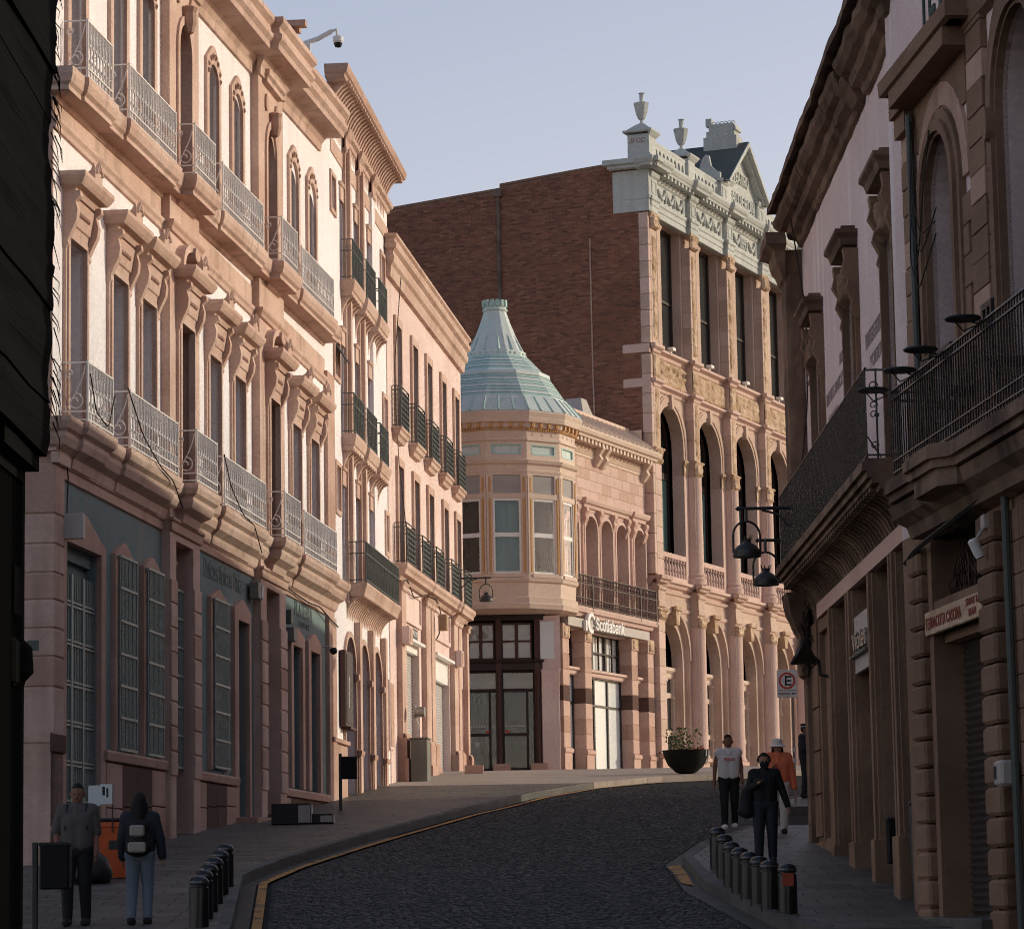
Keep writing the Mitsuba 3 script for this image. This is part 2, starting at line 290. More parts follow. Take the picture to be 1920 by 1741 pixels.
for a, b, c in BAYS:
    add(H + '__bay_door', MB().box(c - .9, c + .9, .2, .26, -1, 5.9).box(c - .9, c + .9, .25, .3, 5.9, 6.9), 'm_wood', F1)
    add(H + '__bay_hood', MB().prof([(0, 5.98), (.05, 6.0), (.06, 6.12), (.12, 6.18), (.12, 6.3), (.16, 6.36), (.16, 6.42), (0, 6.45)], c - .76, c + .2, y=.2), 'm_stone_b', F1)
grille(9.2, 10.7, 2.4, 5.87, [2.44, 3.05, 3.6, 4.2, 4.75, 5.3, 5.85], y=.02)
add(H + '__doorstep', MB().rbox(15.35, 17.35, -.55, .25, .8, 1.60), 'm_stone_b', F1); add(H + '__doorstep', MB().rbox(15.3, 17.4, -.62, -.56, .8, 1.44), 'm_plinth', F1)
add(H + '__doorstep', MB().rbox(18.5, 20.0, -.5, .1, 1.0, 1.72), 'm_plinth', F1)
add(H + '__lettering', flatletters('Dulces típicos Ruiz', .38, 3.9), 'm_inkgreen', F1 @ tr(12.52, -.002, 6.36), label='painted shop name in dark serif letters')
add(H + '__lettering', flatletters('PLATERIA', .34, 2.45, True), 'm_inkgreen', F1 @ tr(22.77, -.002, 6.48), label='painted silver shop name in dark capitals')
add(H + '__lettering', flatletters('LA REBOTICA', .13, 1.5, True), 'm_inkgreen', F1 @ tr(23.3, -.002, 6.25))
# slabs of both balcony floors
lowp = [(0, 7.02), (.10, 7.06), (.14, 7.22), (.26, 7.30), (.31, 7.42), (.31, 7.50), (.37, 7.55), (.41, 7.66), (.41, 7.74), (0, 7.76)]
m = MB().prof(lowp, .6, L1END)
add(H + '__lower_slab', m, 'm_stone', F1)
big = lambda s, e=0: [(0, 7.0 + e), (.12, 7.05 + e), (.17, 7.2 + e), (.33, 7.30 + e), (.38, 7.42 + e), (.38, 7.5 + e), (.46, 7.56 + e), (.5 + s, 7.66 + e), (.5 + s, 7.755 + e), (0, 7.775 + e)]
RL = [(1.2, 2.95, 0), (4.25, 8.1, 0), (9.0, 10.9, .18), (12.55, 16.94, 0), (18.25, 20.2, .18), (21.77, 26.3, 0)]
for a, b, s in RL: add(H + '__balcony_slab', MB().prof(big(0), a - .05 + .4, b + .05 - .4, y=-s), 'm_stone', F1)
upr = [(0, 13.30), (.06, 13.32), (.08, 13.4), (.40, 13.42), (.40, 13.5), (.46, 13.55), (.5, 13.68), (.5, 13.8), (0, 13.82)]
add(H + '__upper_slab', MB().prof([(p * .86, z) for p, z in upr], .6, L1END - 1.2), 'm_stone', FU)
for a, b, s in RL: add(H + '__balcony_slab', MB().prof([(p, z + .003) for p, z in upr], a - .1 + .4, b + .1 - .4, y=-s), 'm_stone', FU)
add(H + '__frieze', MB().prof([(0, 12.60), (.05, 12.62), (.06, 12.7), (.1, 12.76), (.1, 12.82), (0, 12.84)], .6, L1END - 1.0, (True, False)).box(.6, L1END - 1.0, -.02, 0, 12.84, 13.3), 'm_stone', F1)
for a, b, c in BAYS: add(H + '__frieze', MB().prof([(0, 12.60), (.05, 12.62), (.06, 12.7), (.1, 12.76), (.1, 12.82), (0, 12.84)], a, b, y=-.18), 'm_stone_b', F1)
# scrolled white rails
def scroll(cx, cz, r, a0, turns, n=20, y=0, flip=1, axis='x'):
    t = np.linspace(0, 1, n); rr = r * (1 - .75 * t); an = a0 + flip * turns * 2 * np.pi * t
    h, v = cx + rr * np.cos(an), cz + rr * np.sin(an)
    return np.stack([h, np.full(n, y), v], 1) if axis == 'x' else np.stack([np.full(n, y), h, v], 1)
def whiterail(L, D, Hh=1.02):
    m = MB(); r = .011
    for z in (.06, .2, Hh): m.box(0, L, -.014, .014, z - .012, z + .012); m.box(-.014, .014, 0, D, z - .012, z + .012); m.box(L - .014, L + .014, 0, D, z - .012, z + .012)
    for x in (0, L): m.box(x - .016, x + .016, -.016, .016, 0, Hh + .03)
    k = max(4, int(round(L / .21))); p = L / k
    z = np.linspace(.2, Hh, 9); w = np.sin((z - .2) / (Hh - .2) * 2 * np.pi)
    for i in range(k):
        xc = (i + .5) * p
        for sgn in (-1, 1): m.tube(np.stack([xc + sgn * (.055 + .038 * w), 0 * z, z], 1), r, 4)
        m.tube(scroll(xc, .33, .055, 0, 1.2, 9), r * .9, 4); m.tube(scroll(xc, .88, .05, np.pi, 1.2, 9), r * .9, 4)
        m.tube([(xc, 0, .06), (xc, 0, .2)], r, 4); m.box(xc - .02, xc + .02, -.02, .02, .58, .63)
        m.box(i * p - .008, i * p + .008, -.008, .008, .06, Hh)
    for x in (0, L):   # side panels: one large scroll
        m.tube(scroll(D * .5, .36, D * .36, np.pi * .5, 1.3, 16, x, 1, 'y'), .013, 4)
        m.tube(np.stack([np.full(8, x), D * (.1 + .8 * np.linspace(0, 1, 8) ** 1.5), Hh - .05 - .75 * np.linspace(0, 1, 8)], 1), .013, 4)
        m.tube(scroll(D * .72, .84, D * .2, -np.pi * .5, 1.2, 12, x, 1, 'y'), .013, 4)
    return m
for a, b, s in RL:
    add(H + '__railing', whiterail(b - a, .42), 'm_ironwhite', F1 @ tr(a, -.44 - s, 7.76)); add(H + '__railing', whiterail(b - a, .40), 'm_ironwhite', FU @ tr(a, -.42 - s, 13.81))
# tall windows of the first floor: surround, leaves, bracketed hood
sur = PLY(MB().poly(rect(-.78, .78, 0, 3.35).difference(rect(-.57, .57, -.1, 3.2)), -.06, .04).poly(rect(-.70, .70, 0, 3.28).difference(rect(-.57, .57, -.1, 3.2)), -.09, -.05), 'm_stone')
m = MB()
for s in (-1, 1):
    m.box(*sorted((s * .02, s * .55)), .36, .41, 0, 3.2)
leaf = PLY(m, 'm_wood')
m = MB()
for s in (-1, 1):
    x0, x1 = sorted((s * .07, s * .50))
    for z0, z1 in ((.15, .9), (1.0, 2.05), (2.15, 3.05)): m.rbox(x0, x1, .335, .37, z0, z1, .012)
leafp = PLY(m, 'm_darkwood')
def hoodmeshes(w):
    cor = MB().prof([(0, 3.86), (.20, 3.9), (.24, 4.0), (.36, 4.03), (.40, 4.08), (.45, 4.17), (.45, 4.24), (0, 4.26)], -w + .4, w - .4)
    br = []
    for s in (-1, 1):
        g = Polygon([(0, 3.95), (-.30, 3.95), (-.31, 3.86), (-.22, 3.78), (-.26, 3.62), (-.24, 3.45), (-.17, 3.3), (-.09, 3.12), (-.10, 3.05), (-.06, 3.0), (0, 3.0)])
        mm_ = trimesh.creation.extrude_polygon(g, .17, engine='earcut'); v = mm_.vertices
        b = MB().add(np.stack([s * .72 - .085 + v[:, 2], v[:, 0], v[:, 1]], 1), mm_.faces)
        br.append(b)
    pan = MB().prof([(.03, 3.25), (.08, 3.28), (.10, 3.42), (.13, 3.44), (.20, 3.85), (0, 3.86)], -.6, .6, (False, False))
    t = np.linspace(0, np.pi / 2, 7)
    fin = MB()
    pr = [(-.05, 4.24), (-.42, 4.24), (-.43, 4.40), (-.40, 4.55), (-.34, 4.42), (-.2, 4.32), (-.05, 4.28)]
    mm_ = trimesh.creation.extrude_polygon(Polygon(pr), .5, engine='earcut'); v = mm_.vertices
    fin.add(np.stack([-.25 + v[:, 2], v[:, 0], v[:, 1]], 1), mm_.faces)
    for k in range(5): fin.lathe([(.001, 0), (.045, .02), (.03, .10), (.001, .14)], -.18 + .09 * k, -.43, 6, 4.36 + .06 * (2 - abs(k - 2)))
    return cor, br, pan, fin
cor, br, pan, fin = hoodmeshes(.98)
dcor, dbr, dpan, dfin = PLY(cor, 'm_stone'), [PLY(b, 'm_stone') for b in br], PLY(pan, 'm_stone'), PLY(fin, 'm_stone')
orn = MB()
for k in range(6): orn.lathe([(.001, -.05), (.03, -.02), (.02, .03), (.001, .05)], -.32 + .128 * k, -.175, 6, 3.64)
dorn = PLY(orn, 'm_stone_b')
for i, c in enumerate(WC + [b[2] for b in BAYS]):
    y = -.18 if i >= len(WC) else 0
    w = nk(H + '__window'); T = F1 @ tr(c, y, 7.75)
    scene[w] = {**sur, 'to_world': T}
    put(w + '__leaf', leaf, T); put(w + '__leaf_panel', leafp, T)
    put(w + '__hood', dcor, T); [put(w + '__bracket', d, T) for d in dbr]; put(w + '__tablet', dpan, T); put(w + '__ornament', dorn, T)
    put(w + '__crest', dfin, T)
    put(w + '__sill', PLY(MB().box(-.6, .6, -.1, .3, 0, .06), 'm_stone_b'), T)
    if y:
        t = np.linspace(0, np.pi, 13); ou = [(.95 * math.cos(a), 4.26 + .55 * math.sin(a)) for a in t]; inn = [(.78 * math.cos(a), 4.26 + .40 * math.sin(a)) for a in t[::-1]]
        add(w + '__pediment', MB().poly(Polygon(ou + inn), -.2, 0).poly(Polygon(inn), -.06, 0), 'm_stone', T)
        add(w + '__medallion', MB().poly(Polygon([(.16 * math.cos(a), 4.62 + .16 * math.sin(a)) for a in np.linspace(0, 2 * np.pi, 13)[:-1]]), -.26, -.05), 'm_stone_b', T)
# arched windows of the second floor
plate = PLY(MB().poly(Polygon([(-.72, 0), (.72, 0), (.72, 3.36), (.12, 3.72), (-.12, 3.72), (-.72, 3.36)]).difference(arch(0, .5, -.1, 2.95, .38)), -.07, .04), 'm_stone')
m = MB()
for s in (-1, 1):
    for z, x, r in ((3.5, .12, .08), (3.42, .34, .07), (3.25, .56, .06), (3.1, .6, .06)): m.tube(scroll(s * x, z, r, 0, 1.3, 12, -.085, s), .018, 4)
relief = PLY(m, 'm_stone_b')
m = MB()
for s in (-1, 1): m.box(*sorted((s * .02, s * .49)), .36, .41, 0, 3.34)
ul = PLY(m, 'm_wood')
m = MB()
for s in (-1, 1):
    x0, x1 = sorted((s * .07, s * .45))
    for z0, z1 in ((.15, .85), (.95, 2.75)): m.rbox(x0, x1, .335, .37, z0, z1, .012)
ulp = PLY(m, 'm_darkwood')
post = PLY(MB().box(-.5, -.46, .02, .06, 0, 3.0).box(.46, .5, .02, .06, 0, 3.0), 'm_ironwhite')
for c in WC:
    w = nk(H + '__arched_window'); T = FU @ tr(c, 0, 13.8)
    scene[w] = {**plate, 'to_world': T}
    put(w + '__relief', relief, T); put(w + '__leaf', ul, T); put(w + '__leaf_panel', ulp, T); put(w + '__jamb', post, T)
for a, b, c in BAYS:
    T = FU @ tr(c, -.18, 13.8)
    w = add(H + '__arched_window', MB().poly(arch(0, .72, 0, 2.7, .72).difference(arch(0, .55, -.1, 2.7, .55)), -.05, .04), 'm_stone', T)
    add(w + '__leaf', MB().box(-.56, .56, .26, .31, 0, 3.3), 'm_wood', T)
    add(w + '__keystone', MB().lathe([(.02, 3.05), (.10, 3.1), (.16, 3.3), (.14, 3.5), (.18, 3.6), (.06, 3.66)], 0, -.1, 8), 'm_stone_b', T)
    m = MB()
    for x in (-.6, .6): m.poly(Polygon([(x + .13 * math.cos(q), 3.75 + .2 * math.sin(q)) for q in np.linspace(0, 6.2832, 13)[:-1]]), -.05, .01)
    add(w + '__medallion', m, 'm_stone_b', T)
    add(w + '__panel', MB().prof([(0, 4.1), (.12, 4.14), (.12, 4.25), (.18, 4.3), (.18, 4.42), (0, 4.44)], -.85, .85), 'm_stone', T)
# eaves cornice, in lengths with breaks over the bays
eav = [(0, 18.20), (.06, 18.22), (.08, 18.40), (.14, 18.5), (.20, 18.60), (.56, 18.64), (.58, 18.76), (.66, 18.85), (.66, 18.95), (.60, 19.0), (.60, 19.12), (.70, 19.22), (.70, 19.34), (0, 19.4)]
for x0, x1 in ((.6, 8.7), (11.3, 17.8), (20.7, L1END - 1.6)): add(H + '__cornice', MB().prof(eav, x0, x1, (x0 < 1, x1 > 26)), 'm_stone', FC)
for a, b, c in BAYS: add(H + '__cornice', MB().prof([(p + .0, z) for p, z in eav], a, b, y=-.18), 'm_stone', FC)
add(H + '__roof', MB().box(.7, L1END - .4, .1, 12, 18.95, 19.1), 'm_earth', F1)
for a, b, c in BAYS: add(H + '__waterspout', MB().box(c - .9, c - .62, -1.15, -.6, 19.42, 19.56).box(c - .55, c - .27, -.95, -.3, 19.38, 19.5), 'm_stone_b', FC)
# small things on the wall
single('wall_light_box', 'pale rectangular light box fixed beside the barred gate of the teal wall', 'light box', MB().rbox(-.06, .06, -.34, 0, 0, .42).box(.06, .075, -.34, -.02, .02, .40), 'm_greypanel', F1 @ tr(1.06, -.08, 5.82))
k = thing('meter_box', 'dark square meter box with white tag under the balcony between two shop names', 'meter box')
add(k + '__case', MB().rbox(-.25, .25, -.2, 0, 0, .36), 'm_cabinet', F1 @ tr(17.3, -.06, 6.32)); add(k + '__tag', MB().box(-.06, .1, -.215, -.2, .03, .26), 'm_paper', F1 @ tr(17.45, -.06, 6.34))
k = thing('junction_box', 'grey junction box with cables left of the silver shop name', 'junction box')
add(k + '__case', MB().rbox(-.2, .2, -.18, 0, 0, .32), 'm_cabinet', F1 @ tr(21.7, -.05, 5.75)); add(k + '__lid', MB().box(.2, .24, -.17, -.02, .02, .3), 'm_greypanel', F1 @ tr(21.7, -.05, 5.75)); add(k + '__switch', MB().rbox(-.1, .12, -.14, 0, .4, .72), 'm_irongreen', F1 @ tr(21.6, -.03, 5.75))
k = thing('security_camera', 'small dark dome camera on a short arm beside the last teal doorway', 'camera')
add(k + '__arm', MB().tube([(0, 0, .05), (.1, -.25, .08), (.2, -.35, 0)], .02, 6), 'm_greypanel', F1 @ tr(26.1, 0, 5.9)); add(k + '__dome', MB().lathe([(.001, -.12), (.08, -.08), (.1, 0), (.06, .05)], .2, -.35, 10), 'm_blackplastic', F1 @ tr(26.1, 0, 5.9), smooth=True)
def cablething(label, pts, r=.012, T=None, group=None):
    pts = np.array(pts, float); n = 6 * len(pts); t = np.linspace(0, len(pts) - 1, n); q = np.stack([np.interp(t, np.arange(len(pts)), pts[:, k]) for k in range(3)], 1)
    q[1:-1] = .25 * q[:-2] + .5 * q[1:-1] + .25 * q[2:]
    single('cable', label, 'cable', MB().tube(q, r, 5), 'm_cable', T, group=group)
cablething('thin black cable hanging from the first white balcony rail on the left', [(1.3, -.46, 8.6), (1.55, -.5, 8.0), (2.4, -.5, 7.85), (3.0, -.47, 8.5)], .012, F1)
cablething('thin black cable drooping across the second white balcony rail', [(4.0, -.46, 8.8), (5.0, -.5, 8.1), (6.2, -.55, 7.7), (7.4, -.52, 7.6), (8.3, -.5, 7.2)], .012, F1)
cablething('thin black cable looped over the middle white balcony rails', [(12.4, -.46, 8.8), (12.9, -.5, 8.2), (13.9, -.55, 7.75), (15.4, -.5, 7.7), (16.2, -.5, 7.2)], .012, F1)
cablething('tangled black cable running above the silver shop name', [(20.9, -.12, 6.98), (22.4, -.1, 6.93), (24.2, -.12, 6.86), (25.6, -.14, 6.90), (27.2, -.14, 6.72), (28.2, -.16, 6.62)], .018, F1)
cablething('thin dark cable hanging down the teal wall beside the corner pilaster', [(1.0, -.15, 7.0), (1.18, -.12, 6.85), (1.12, -.12, 6.5), (1.02, -.14, 6.1)], .012, F1)

# ================================================================ tall narrow white house with ribbed cornice
W2 = thing('ribbed_house', 'tall narrow white house with a deep ribbed cornice and three arched ground floor doorways', 'building')
F2 = frame((-4.788, 75.053), (.08539, .99635))
wins = [(4.12, 4.62), (6.82, 7.32), (9.48, 9.98)]; PIL = [4.67, 7.30, 10.02]
arc = [arch(c, .98, 2.0, 5.72, .9) for c in (5.13, 7.79, 10.42)]
hl = [rect(a, b, z0, z1) for a, b in wins for z0, z1 in ((15.9, 18.07), (11.85, 14.2), (8.0, 10.5))]
sm = [(2.35, 3.35, 17.4, 18.5), (2.75, 3.9, 13.1, 14.25), (2.85, 3.85, 9.62, 11.0), (12.3, 13.3, 16.2, 18.45), (12.5, 13.6, 12.2, 14.3), (12.8, 13.75, 9.6, 10.9)]
wall2 = rect(1.3, 14.1, 1.2, 20.2).difference(unary_union(arc + hl + [rect(a + .15, b - .15, c + .12, d - .12) for a, b, c, d in sm]))
add(W2 + '__wall', MB().poly(wall2, 0, .4).box(1.3, 14.1, .4, 12, 19.9, 20.15).box(13.7, 14.1, .4, 12, 1, 20.0), 'm_white', F2)
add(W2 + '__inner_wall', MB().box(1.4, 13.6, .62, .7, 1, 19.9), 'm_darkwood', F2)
add(W2 + '__side_wall', MB().box(1.3, 1.55, .41, 12, 1, 20.2), 'm_white', F2)
for a, b, c, d in sm:
    g = rect(a, b, c, d).difference(rect(a + .15, b - .15, c + .12, d - .12))
    k = add(W2 + '__small_window', MB().poly(g, -.05, .02), 'm_stone', F2); add(k + '__blind', MB().box(a + .15, b - .15, .08, .12, c + .12, d - .12), 'm_stone_b', F2)
add(W2 + '__hinged_pane', MB().add([(2.9, 0, 14.1), (3.75, 0, 14.1), (3.75, -.3, 13.62), (2.9, -.3, 13.62), (2.9, .02, 14.07), (3.75, .02, 14.07), (3.75, -.28, 13.59), (2.9, -.28, 13.59)], [(0, 1, 2, 3), (7, 6, 5, 4), (0, 3, 7, 4), (1, 5, 6, 2), (3, 2, 6, 7), (0, 4, 5, 1)]), 'm_iron', F2)
for (a, b) in wins:
    for z0, z1 in ((15.9, 18.07), (11.85, 14.2), (8.0, 10.5)):
        k = add(W2 + '__window', MB().box(a - .06, b + .04, -.05, .02, z1, z1 + .38).prof([(0, z1 + .38), (.07, z1 + .4), (.1, z1 + .47), (0, z1 + .5)], a - .06, b + .02), 'm_stone', F2)
        add(k + '__leaf', MB().box(a, b, .2, .25, z0, z1), 'm_wood', F2)
for i, u in enumerate(PIL):
    k = add(W2 + '__pilaster', MB().box(u, u + .62, -.09, 0, 7.5, 19.6), 'm_stone' if i < 2 else 'm_white', F2)
    if i < 2: add(k + '__strip', MB().box(u + .18, u + .44, -.19, -.09, 7.5, 19.6), 'm_stone', F2)
    add(k + '__capital', MB().prof([(.0, 19.45), (.05, 19.5), (.05, 19.6), (.03, 19.62), (.03, 19.85), (.1, 19.95), (.16, 20.1), (0, 20.12)], u, u + .62, y=-.09), 'm_stone', F2)
add(W2 + '__entablature', MB().prof([(0, 19.0), (.03, 19.02), (.03, 19.42), (0, 19.44)], 2.5, 14.1, (False, False)).prof([(0, 19.86), (.06, 19.9), (.08, 20.0), (.16, 20.05), (.18, 20.15), (0, 20.2)], 2.5, 14.1), 'm_stone', F2)
# ribbed cornice and corbels: every rib a curved plate
def ribpl(h, d, t, bow=.55):
    a = np.linspace(0, 1, 8); cx = -d * a ** 1.6; cz = -h + h * np.sin(a * np.pi / 2) ** .9
    g = Polygon([(0, -h)] + list(zip(cx, cz)) + [(-d, .06), (0, .06)]).buffer(0)
    m = trimesh.creation.extrude_polygon(g, t, engine='earcut'); v = m.vertices
    return trimesh.Trimesh(np.stack([v[:, 2], v[:, 0], v[:, 1]], 1), m.faces, process=False)
rc, rb = PLY(ribpl(1.15, .56, .17), 'm_stone', 30), PLY(ribpl(.62, .32, .15), 'm_stone', 30)
for k in range(34): put(W2 + '__cornice_rib', rc, F2 @ tr(2.3 + .33 * k, 0, 20.73))
add(W2 + '__cornice', MB().prof([(0, 20.72), (.50, 20.74), (.52, 20.82), (.58, 20.86), (.62, 21.0), (.62, 21.06), (0, 21.1)], 2.2, 13.4).box(2.2, 13.4, -.1, .02, 20.2, 20.75), 'm_stone_b', F2)
def barrail(L, D, Hh, dx=.12, r=.011):
    m = MB()
    for z in (.08, Hh * .72, Hh): m.box(0, L, -.016, .016, z - .012, z + .012).box(-.016, .016, 0, D, z - .012, z + .012).box(L - .016, L + .016, 0, D, z - .012, z + .012)
    for x in np.arange(0, L + .01, dx): m.box(x - r, x + r, -r, r, 0, Hh)
    for y in (.0, D * .5): m.box(-r, r, y - r, y + r, 0, Hh).box(L - r, L + r, y - r, y + r, 0, Hh)
    for x in np.arange(dx / 2, L, dx * 3): m.tube([(x - .04, 0, Hh * .4), (x, 0, Hh * .5), (x + .04, 0, Hh * .6), (x, 0, Hh * .7)], .012, 4)
    return m
for z in (15.95, 11.85):
    for a, b in ((4.2, 6.28), (6.85, 8.92), (9.48, 11.4)):
        k = add(W2 + '__balcony', MB().prof([(0, z - .45), (.30, z - .42), (.31, z - .30), (.34, z - .28), (.39, z - .08), (.39, z), (0, z + .01)], a + .36, b - .36), 'm_stone', F2)
        add(k + '__railing', barrail(b - a - .1, .30, 1.08), 'm_irongreen', F2 @ tr(a + .05, -.32, z))
        for q in range(5): put(k + '__rib', rb, F2 @ tr(a + .14 + q * .40, 0, z - .45))
z, a, b = 8.0, 4.72, 11.8
k = add(W2 + '__balcony', MB().prof([(0, z - .36), (.48, z - .34), (.5, z - .24), (.57, z - .06), (.57, z), (0, z + .01)], a + .5, b - .5), 'm_stone', F2, label='long ribbed balcony above the arched doorways')
add(k + '__railing', barrail(b - a - .1, .5, 1.08, .13), 'm_irongreen', F2 @ tr(a + .05, -.52, z))
rl = PLY(ribpl(.55, .46, .18), 'm_stone', 30)
for q in range(21): put(k + '__rib', rl, F2 @ tr(a + .12 + q * .335, 0, z - .36))
for i, c in enumerate((5.13, 7.79, 10.42)):
    g = arch(c, 1.12, 2.0, 5.72, 1.05).difference(arch(c, .98, 1.9, 5.72, .9))
    k = add(W2 + '__doorway', MB().poly(g, -.07, .05), 'm_stone', F2)
    add(k + '__door', MB().poly(arch(c, .99, 2.0, 5.72, .9), .3, .36), 'm_wood', F2)
    add(k + '__impost', MB().prof([(0, 5.5), (.1, 5.56), (.1, 5.7), (0, 5.76)], c + .94, c + 1.22, y=-.05), 'm_stone', F2)
    add(W2 + '__lower_pilaster', MB().box(c + 1.1, c + 1.5, -.16, 0, 1.5, 7.1), 'm_stone', F2)
    add(W2 + '__lower_base', MB().prof([(.02, 1.5), (.02, 3.5), (.09, 3.6), (.1, 3.7), (0, 3.74)], c + 1.06, c + 1.5, y=-.1), 'm_stone_b', F2)
add(W2 + '__plinth', MB().box(1.4, 4.1, -.1, 0, 1, 3.7).prof([(0, 3.7), (.16, 3.74), (.16, 3.84), (0, 3.88)], 1.5, 4.05), 'm_stone_b', F2)
k = thing('display_case', 'tall dark wall board hanging beside the first arched doorway of the white house', 'board')
add(k + '__frame', MB().rbox(0, 1.3, -.16, 0, 0, 1.95, .02).box(.3, 1.3, -.24, 0, -.06, .0), 'm_wood', F2 @ tr(3.3, -.02, 4.2)); add(k + '__face', MB().box(.1, 1.2, -.175, -.16, .1, 1.85), 'm_darkwood', F2 @ tr(3.3, -.02, 4.2)); add(k + '__label', MB().box(.5, .56, -.18, -.175, .5, 1.3), 'm_signwhite', F2 @ tr(3.3, -.02, 4.2))
k = thing('notice_board', 'narrow framed notice board leaning out at the right end of the white house', 'board')
add(k + '__frame', MB().rbox(0, .9, -.14, 0, 0, 2.0, .02), 'm_pinkwall', F2 @ tr(12.4, -.02, 4.0)); add(k + '__face', MB().box(.08, .82, -.15, -.14, .1, 1.9), 'm_stone_b', F2 @ tr(12.4, -.02, 4.0))
add(W2 + '__street_plate', MB().box(12.4, 12.9, -.02, 0, 6.2, 6.55), 'm_signwhite', F2)

# ================================================================ pink house with five dark lattice balconies per floor
W3 = thing('lattice_house', 'pale pink stuccoed house with rows of small dark lattice balconies and shuttered shop fronts', 'building')
F3 = T4().scale(1.035) @ frame((-3.608, 84.337), (.10639, .99432))
ou = [(2.69, 3.65), (6.05, 7.05), (9.24, 10.24), (12.68, 13.66), (15.92, 16.92)]; ol = [(2.8, 3.75), (6.05, 7.05), (9.27, 10.27), (12.8, 13.8), (15.98, 16.98)]
doors = [(3.45, 7.05, 2.5, 7.15), (9.7, 14.0, 2.5, 7.2), (16.15, 17.5, 3, 6.6)]
w3 = rect(1.2, 18.0, 2.0, 17.4).difference(unary_union([rect(a, b, 13.1, 16.18) for a, b in ou] + [rect(a, b, 9.25, 12.1) for a, b in ol] + [rect(*d[:2], d[2], d[3]) for d in doors]))
add(W3 + '__wall', MB().poly(w3, 0, .35).box(1.2, 18.0, .35, 12, 17.2, 17.6).box(17.7, 18.0, .36, 7, 2, 17.4), 'm_pinkwall', F3)
add(W3 + '__inner_wall', MB().box(1.2, 17.6, .7, .8, 2, 17.2), 'm_darkwood', F3)
add(W3 + '__cornice', MB().prof([(0, 17.28), (.12, 17.3), (.14, 17.42), (.16, 17.6), (.24, 17.68), (.26, 17.85), (.22, 17.9), (.22, 18.0), (.32, 18.08), (.34, 18.2), (.28, 18.24), (.28, 18.34), (.35, 18.4), (.35, 18.48), (0, 18.52)], 1.3, 17.95), 'm_stone', F3)
add(W3 + '__roof', MB().box(1.4, 17.8, .0, 9, 17.7, 18.3), 'm_earth', F3)
def lattice(L, D, Hh):
    m = MB(); r = .009
    for z in (.05, Hh - .12, Hh): m.box(0, L, -.016, .016, z - .013, z + .013).box(-.016, .016, 0, D, z - .013, z + .013).box(L - .016, L + .016, 0, D, z - .013, z + .013)
    for x in (0, L): m.box(x - .018, x + .018, -.018, .018, 0, Hh)
    n = int(L / .13); p = L / n
    for i in range(n + 1): m.box(i * p - r, i * p + r, -r, r, .05, Hh - .1)
    k = int((Hh - .2) / .14)
    for j in range(k):
        z = .1 + (Hh - .25) * j / k
        for i in range(n):
            x = i * p; m.tube([(x, 0, z), (x + p / 2, 0, z + .09), (x + p, 0, z)], .014, 4)
    for y in np.linspace(0, D, 4): m.box(-r, r, y - r, y + r, .05, Hh).box(L - r, L + r, y - r, y + r, .05, Hh)
    return m
latu, latl = PLY(lattice(1.66, .24, 1.18), 'm_irongreen'), PLY(lattice(1.72, .34, 1.14), 'm_irongreen')
scene['m_latticepanel'] = two(P((.11, .135, .12), .6))
corb = PLY(MB().prof([(0, -.36), (.12, -.34), (.16, -.24), (.22, -.2), (.24, -.1), (.29, -.06), (.29, 0), (0, .01)], .2, 1.5), 'm_stone')
for i, ((a, b), (c, d)) in enumerate(zip(ou, ol)):
    for (x0, x1, z0, z1) in ((a, b, 13.1, 16.18), (c, d, 9.25, 12.1)):
        g = rect(x0 - .22, x1 + .22, z0, z1 + .24).difference(rect(x0, x1, z0 - .1, z1))
        k = add(W3 + '__window', MB().poly(g, -.08, .03), 'm_stone', F3)
        add(k + '__frame', MB().poly(rect(x0, x1, z0, z1).difference(unary_union([rect(x0 + .07, (x0 + x1) / 2 - .04, z0 + .1, z1 - .08), rect((x0 + x1) / 2 + .04, x1 - .07, z0 + .1, z1 - .08)])), .1, .16), 'm_wood', F3)
        add(k + '__pane', MB().box(x0, x1, .17, .18, z0, z1), 'm_darkglass', F3)
    k = put(W3 + '__balcony', corb, F3 @ tr(2.02 + [0, 3.38, 6.64, 10.0, 13.22][i], 0, 13.1)); put(k + '__railing', latu, F3 @ tr(2.03 + [0, 3.38, 6.64, 10.0, 13.22][i], -.25, 13.1))
    put(W3 + '__lower_railing', latl, F3 @ tr([2.08, 5.42, 8.5, 12.12, 15.48][i], -.37, 9.22))
slab3 = [(0, 8.72), (.14, 8.76), (.2, 8.86), (.34, 8.9), (.36, 9.0), (.42, 9.08), (.42, 9.2), (0, 9.22)]
for a, b in ((2.3, 7.5), (8.3, 14.2), (15.2, 17.5)): add(W3 + '__slab', MB().prof(slab3, a, b), 'm_stone', F3)
for x0, x1 in ((2.45, 3.35), (7.55, 8.55), (8.75, 9.55), (14.15, 15.1), (15.3, 15.95), (17.55, 18.0)):
    k = add(W3 + '__pilaster', MB().box(x0, x1, -.16, 0, 3, 8.7), 'm_stone', F3)
    add(k + '__capital', MB().prof([(0, 8.45), (.06, 8.5), (.05, 8.6), (.12, 8.7), (0, 8.74)], x0, x1, y=-.16), 'm_stone', F3)
    add(k + '__base', MB().prof([(.05, 2.4), (.05, 4.35), (0, 4.45)], x0, x1, y=-.22).box(x0 - .02, x1 + .02, -.24, 0, 2.4, 4.3).prof([(.1, 2.4), (.1, 3.7), (.05, 3.74)], x0, x1, y=-.22), 'm_stone_b', F3)
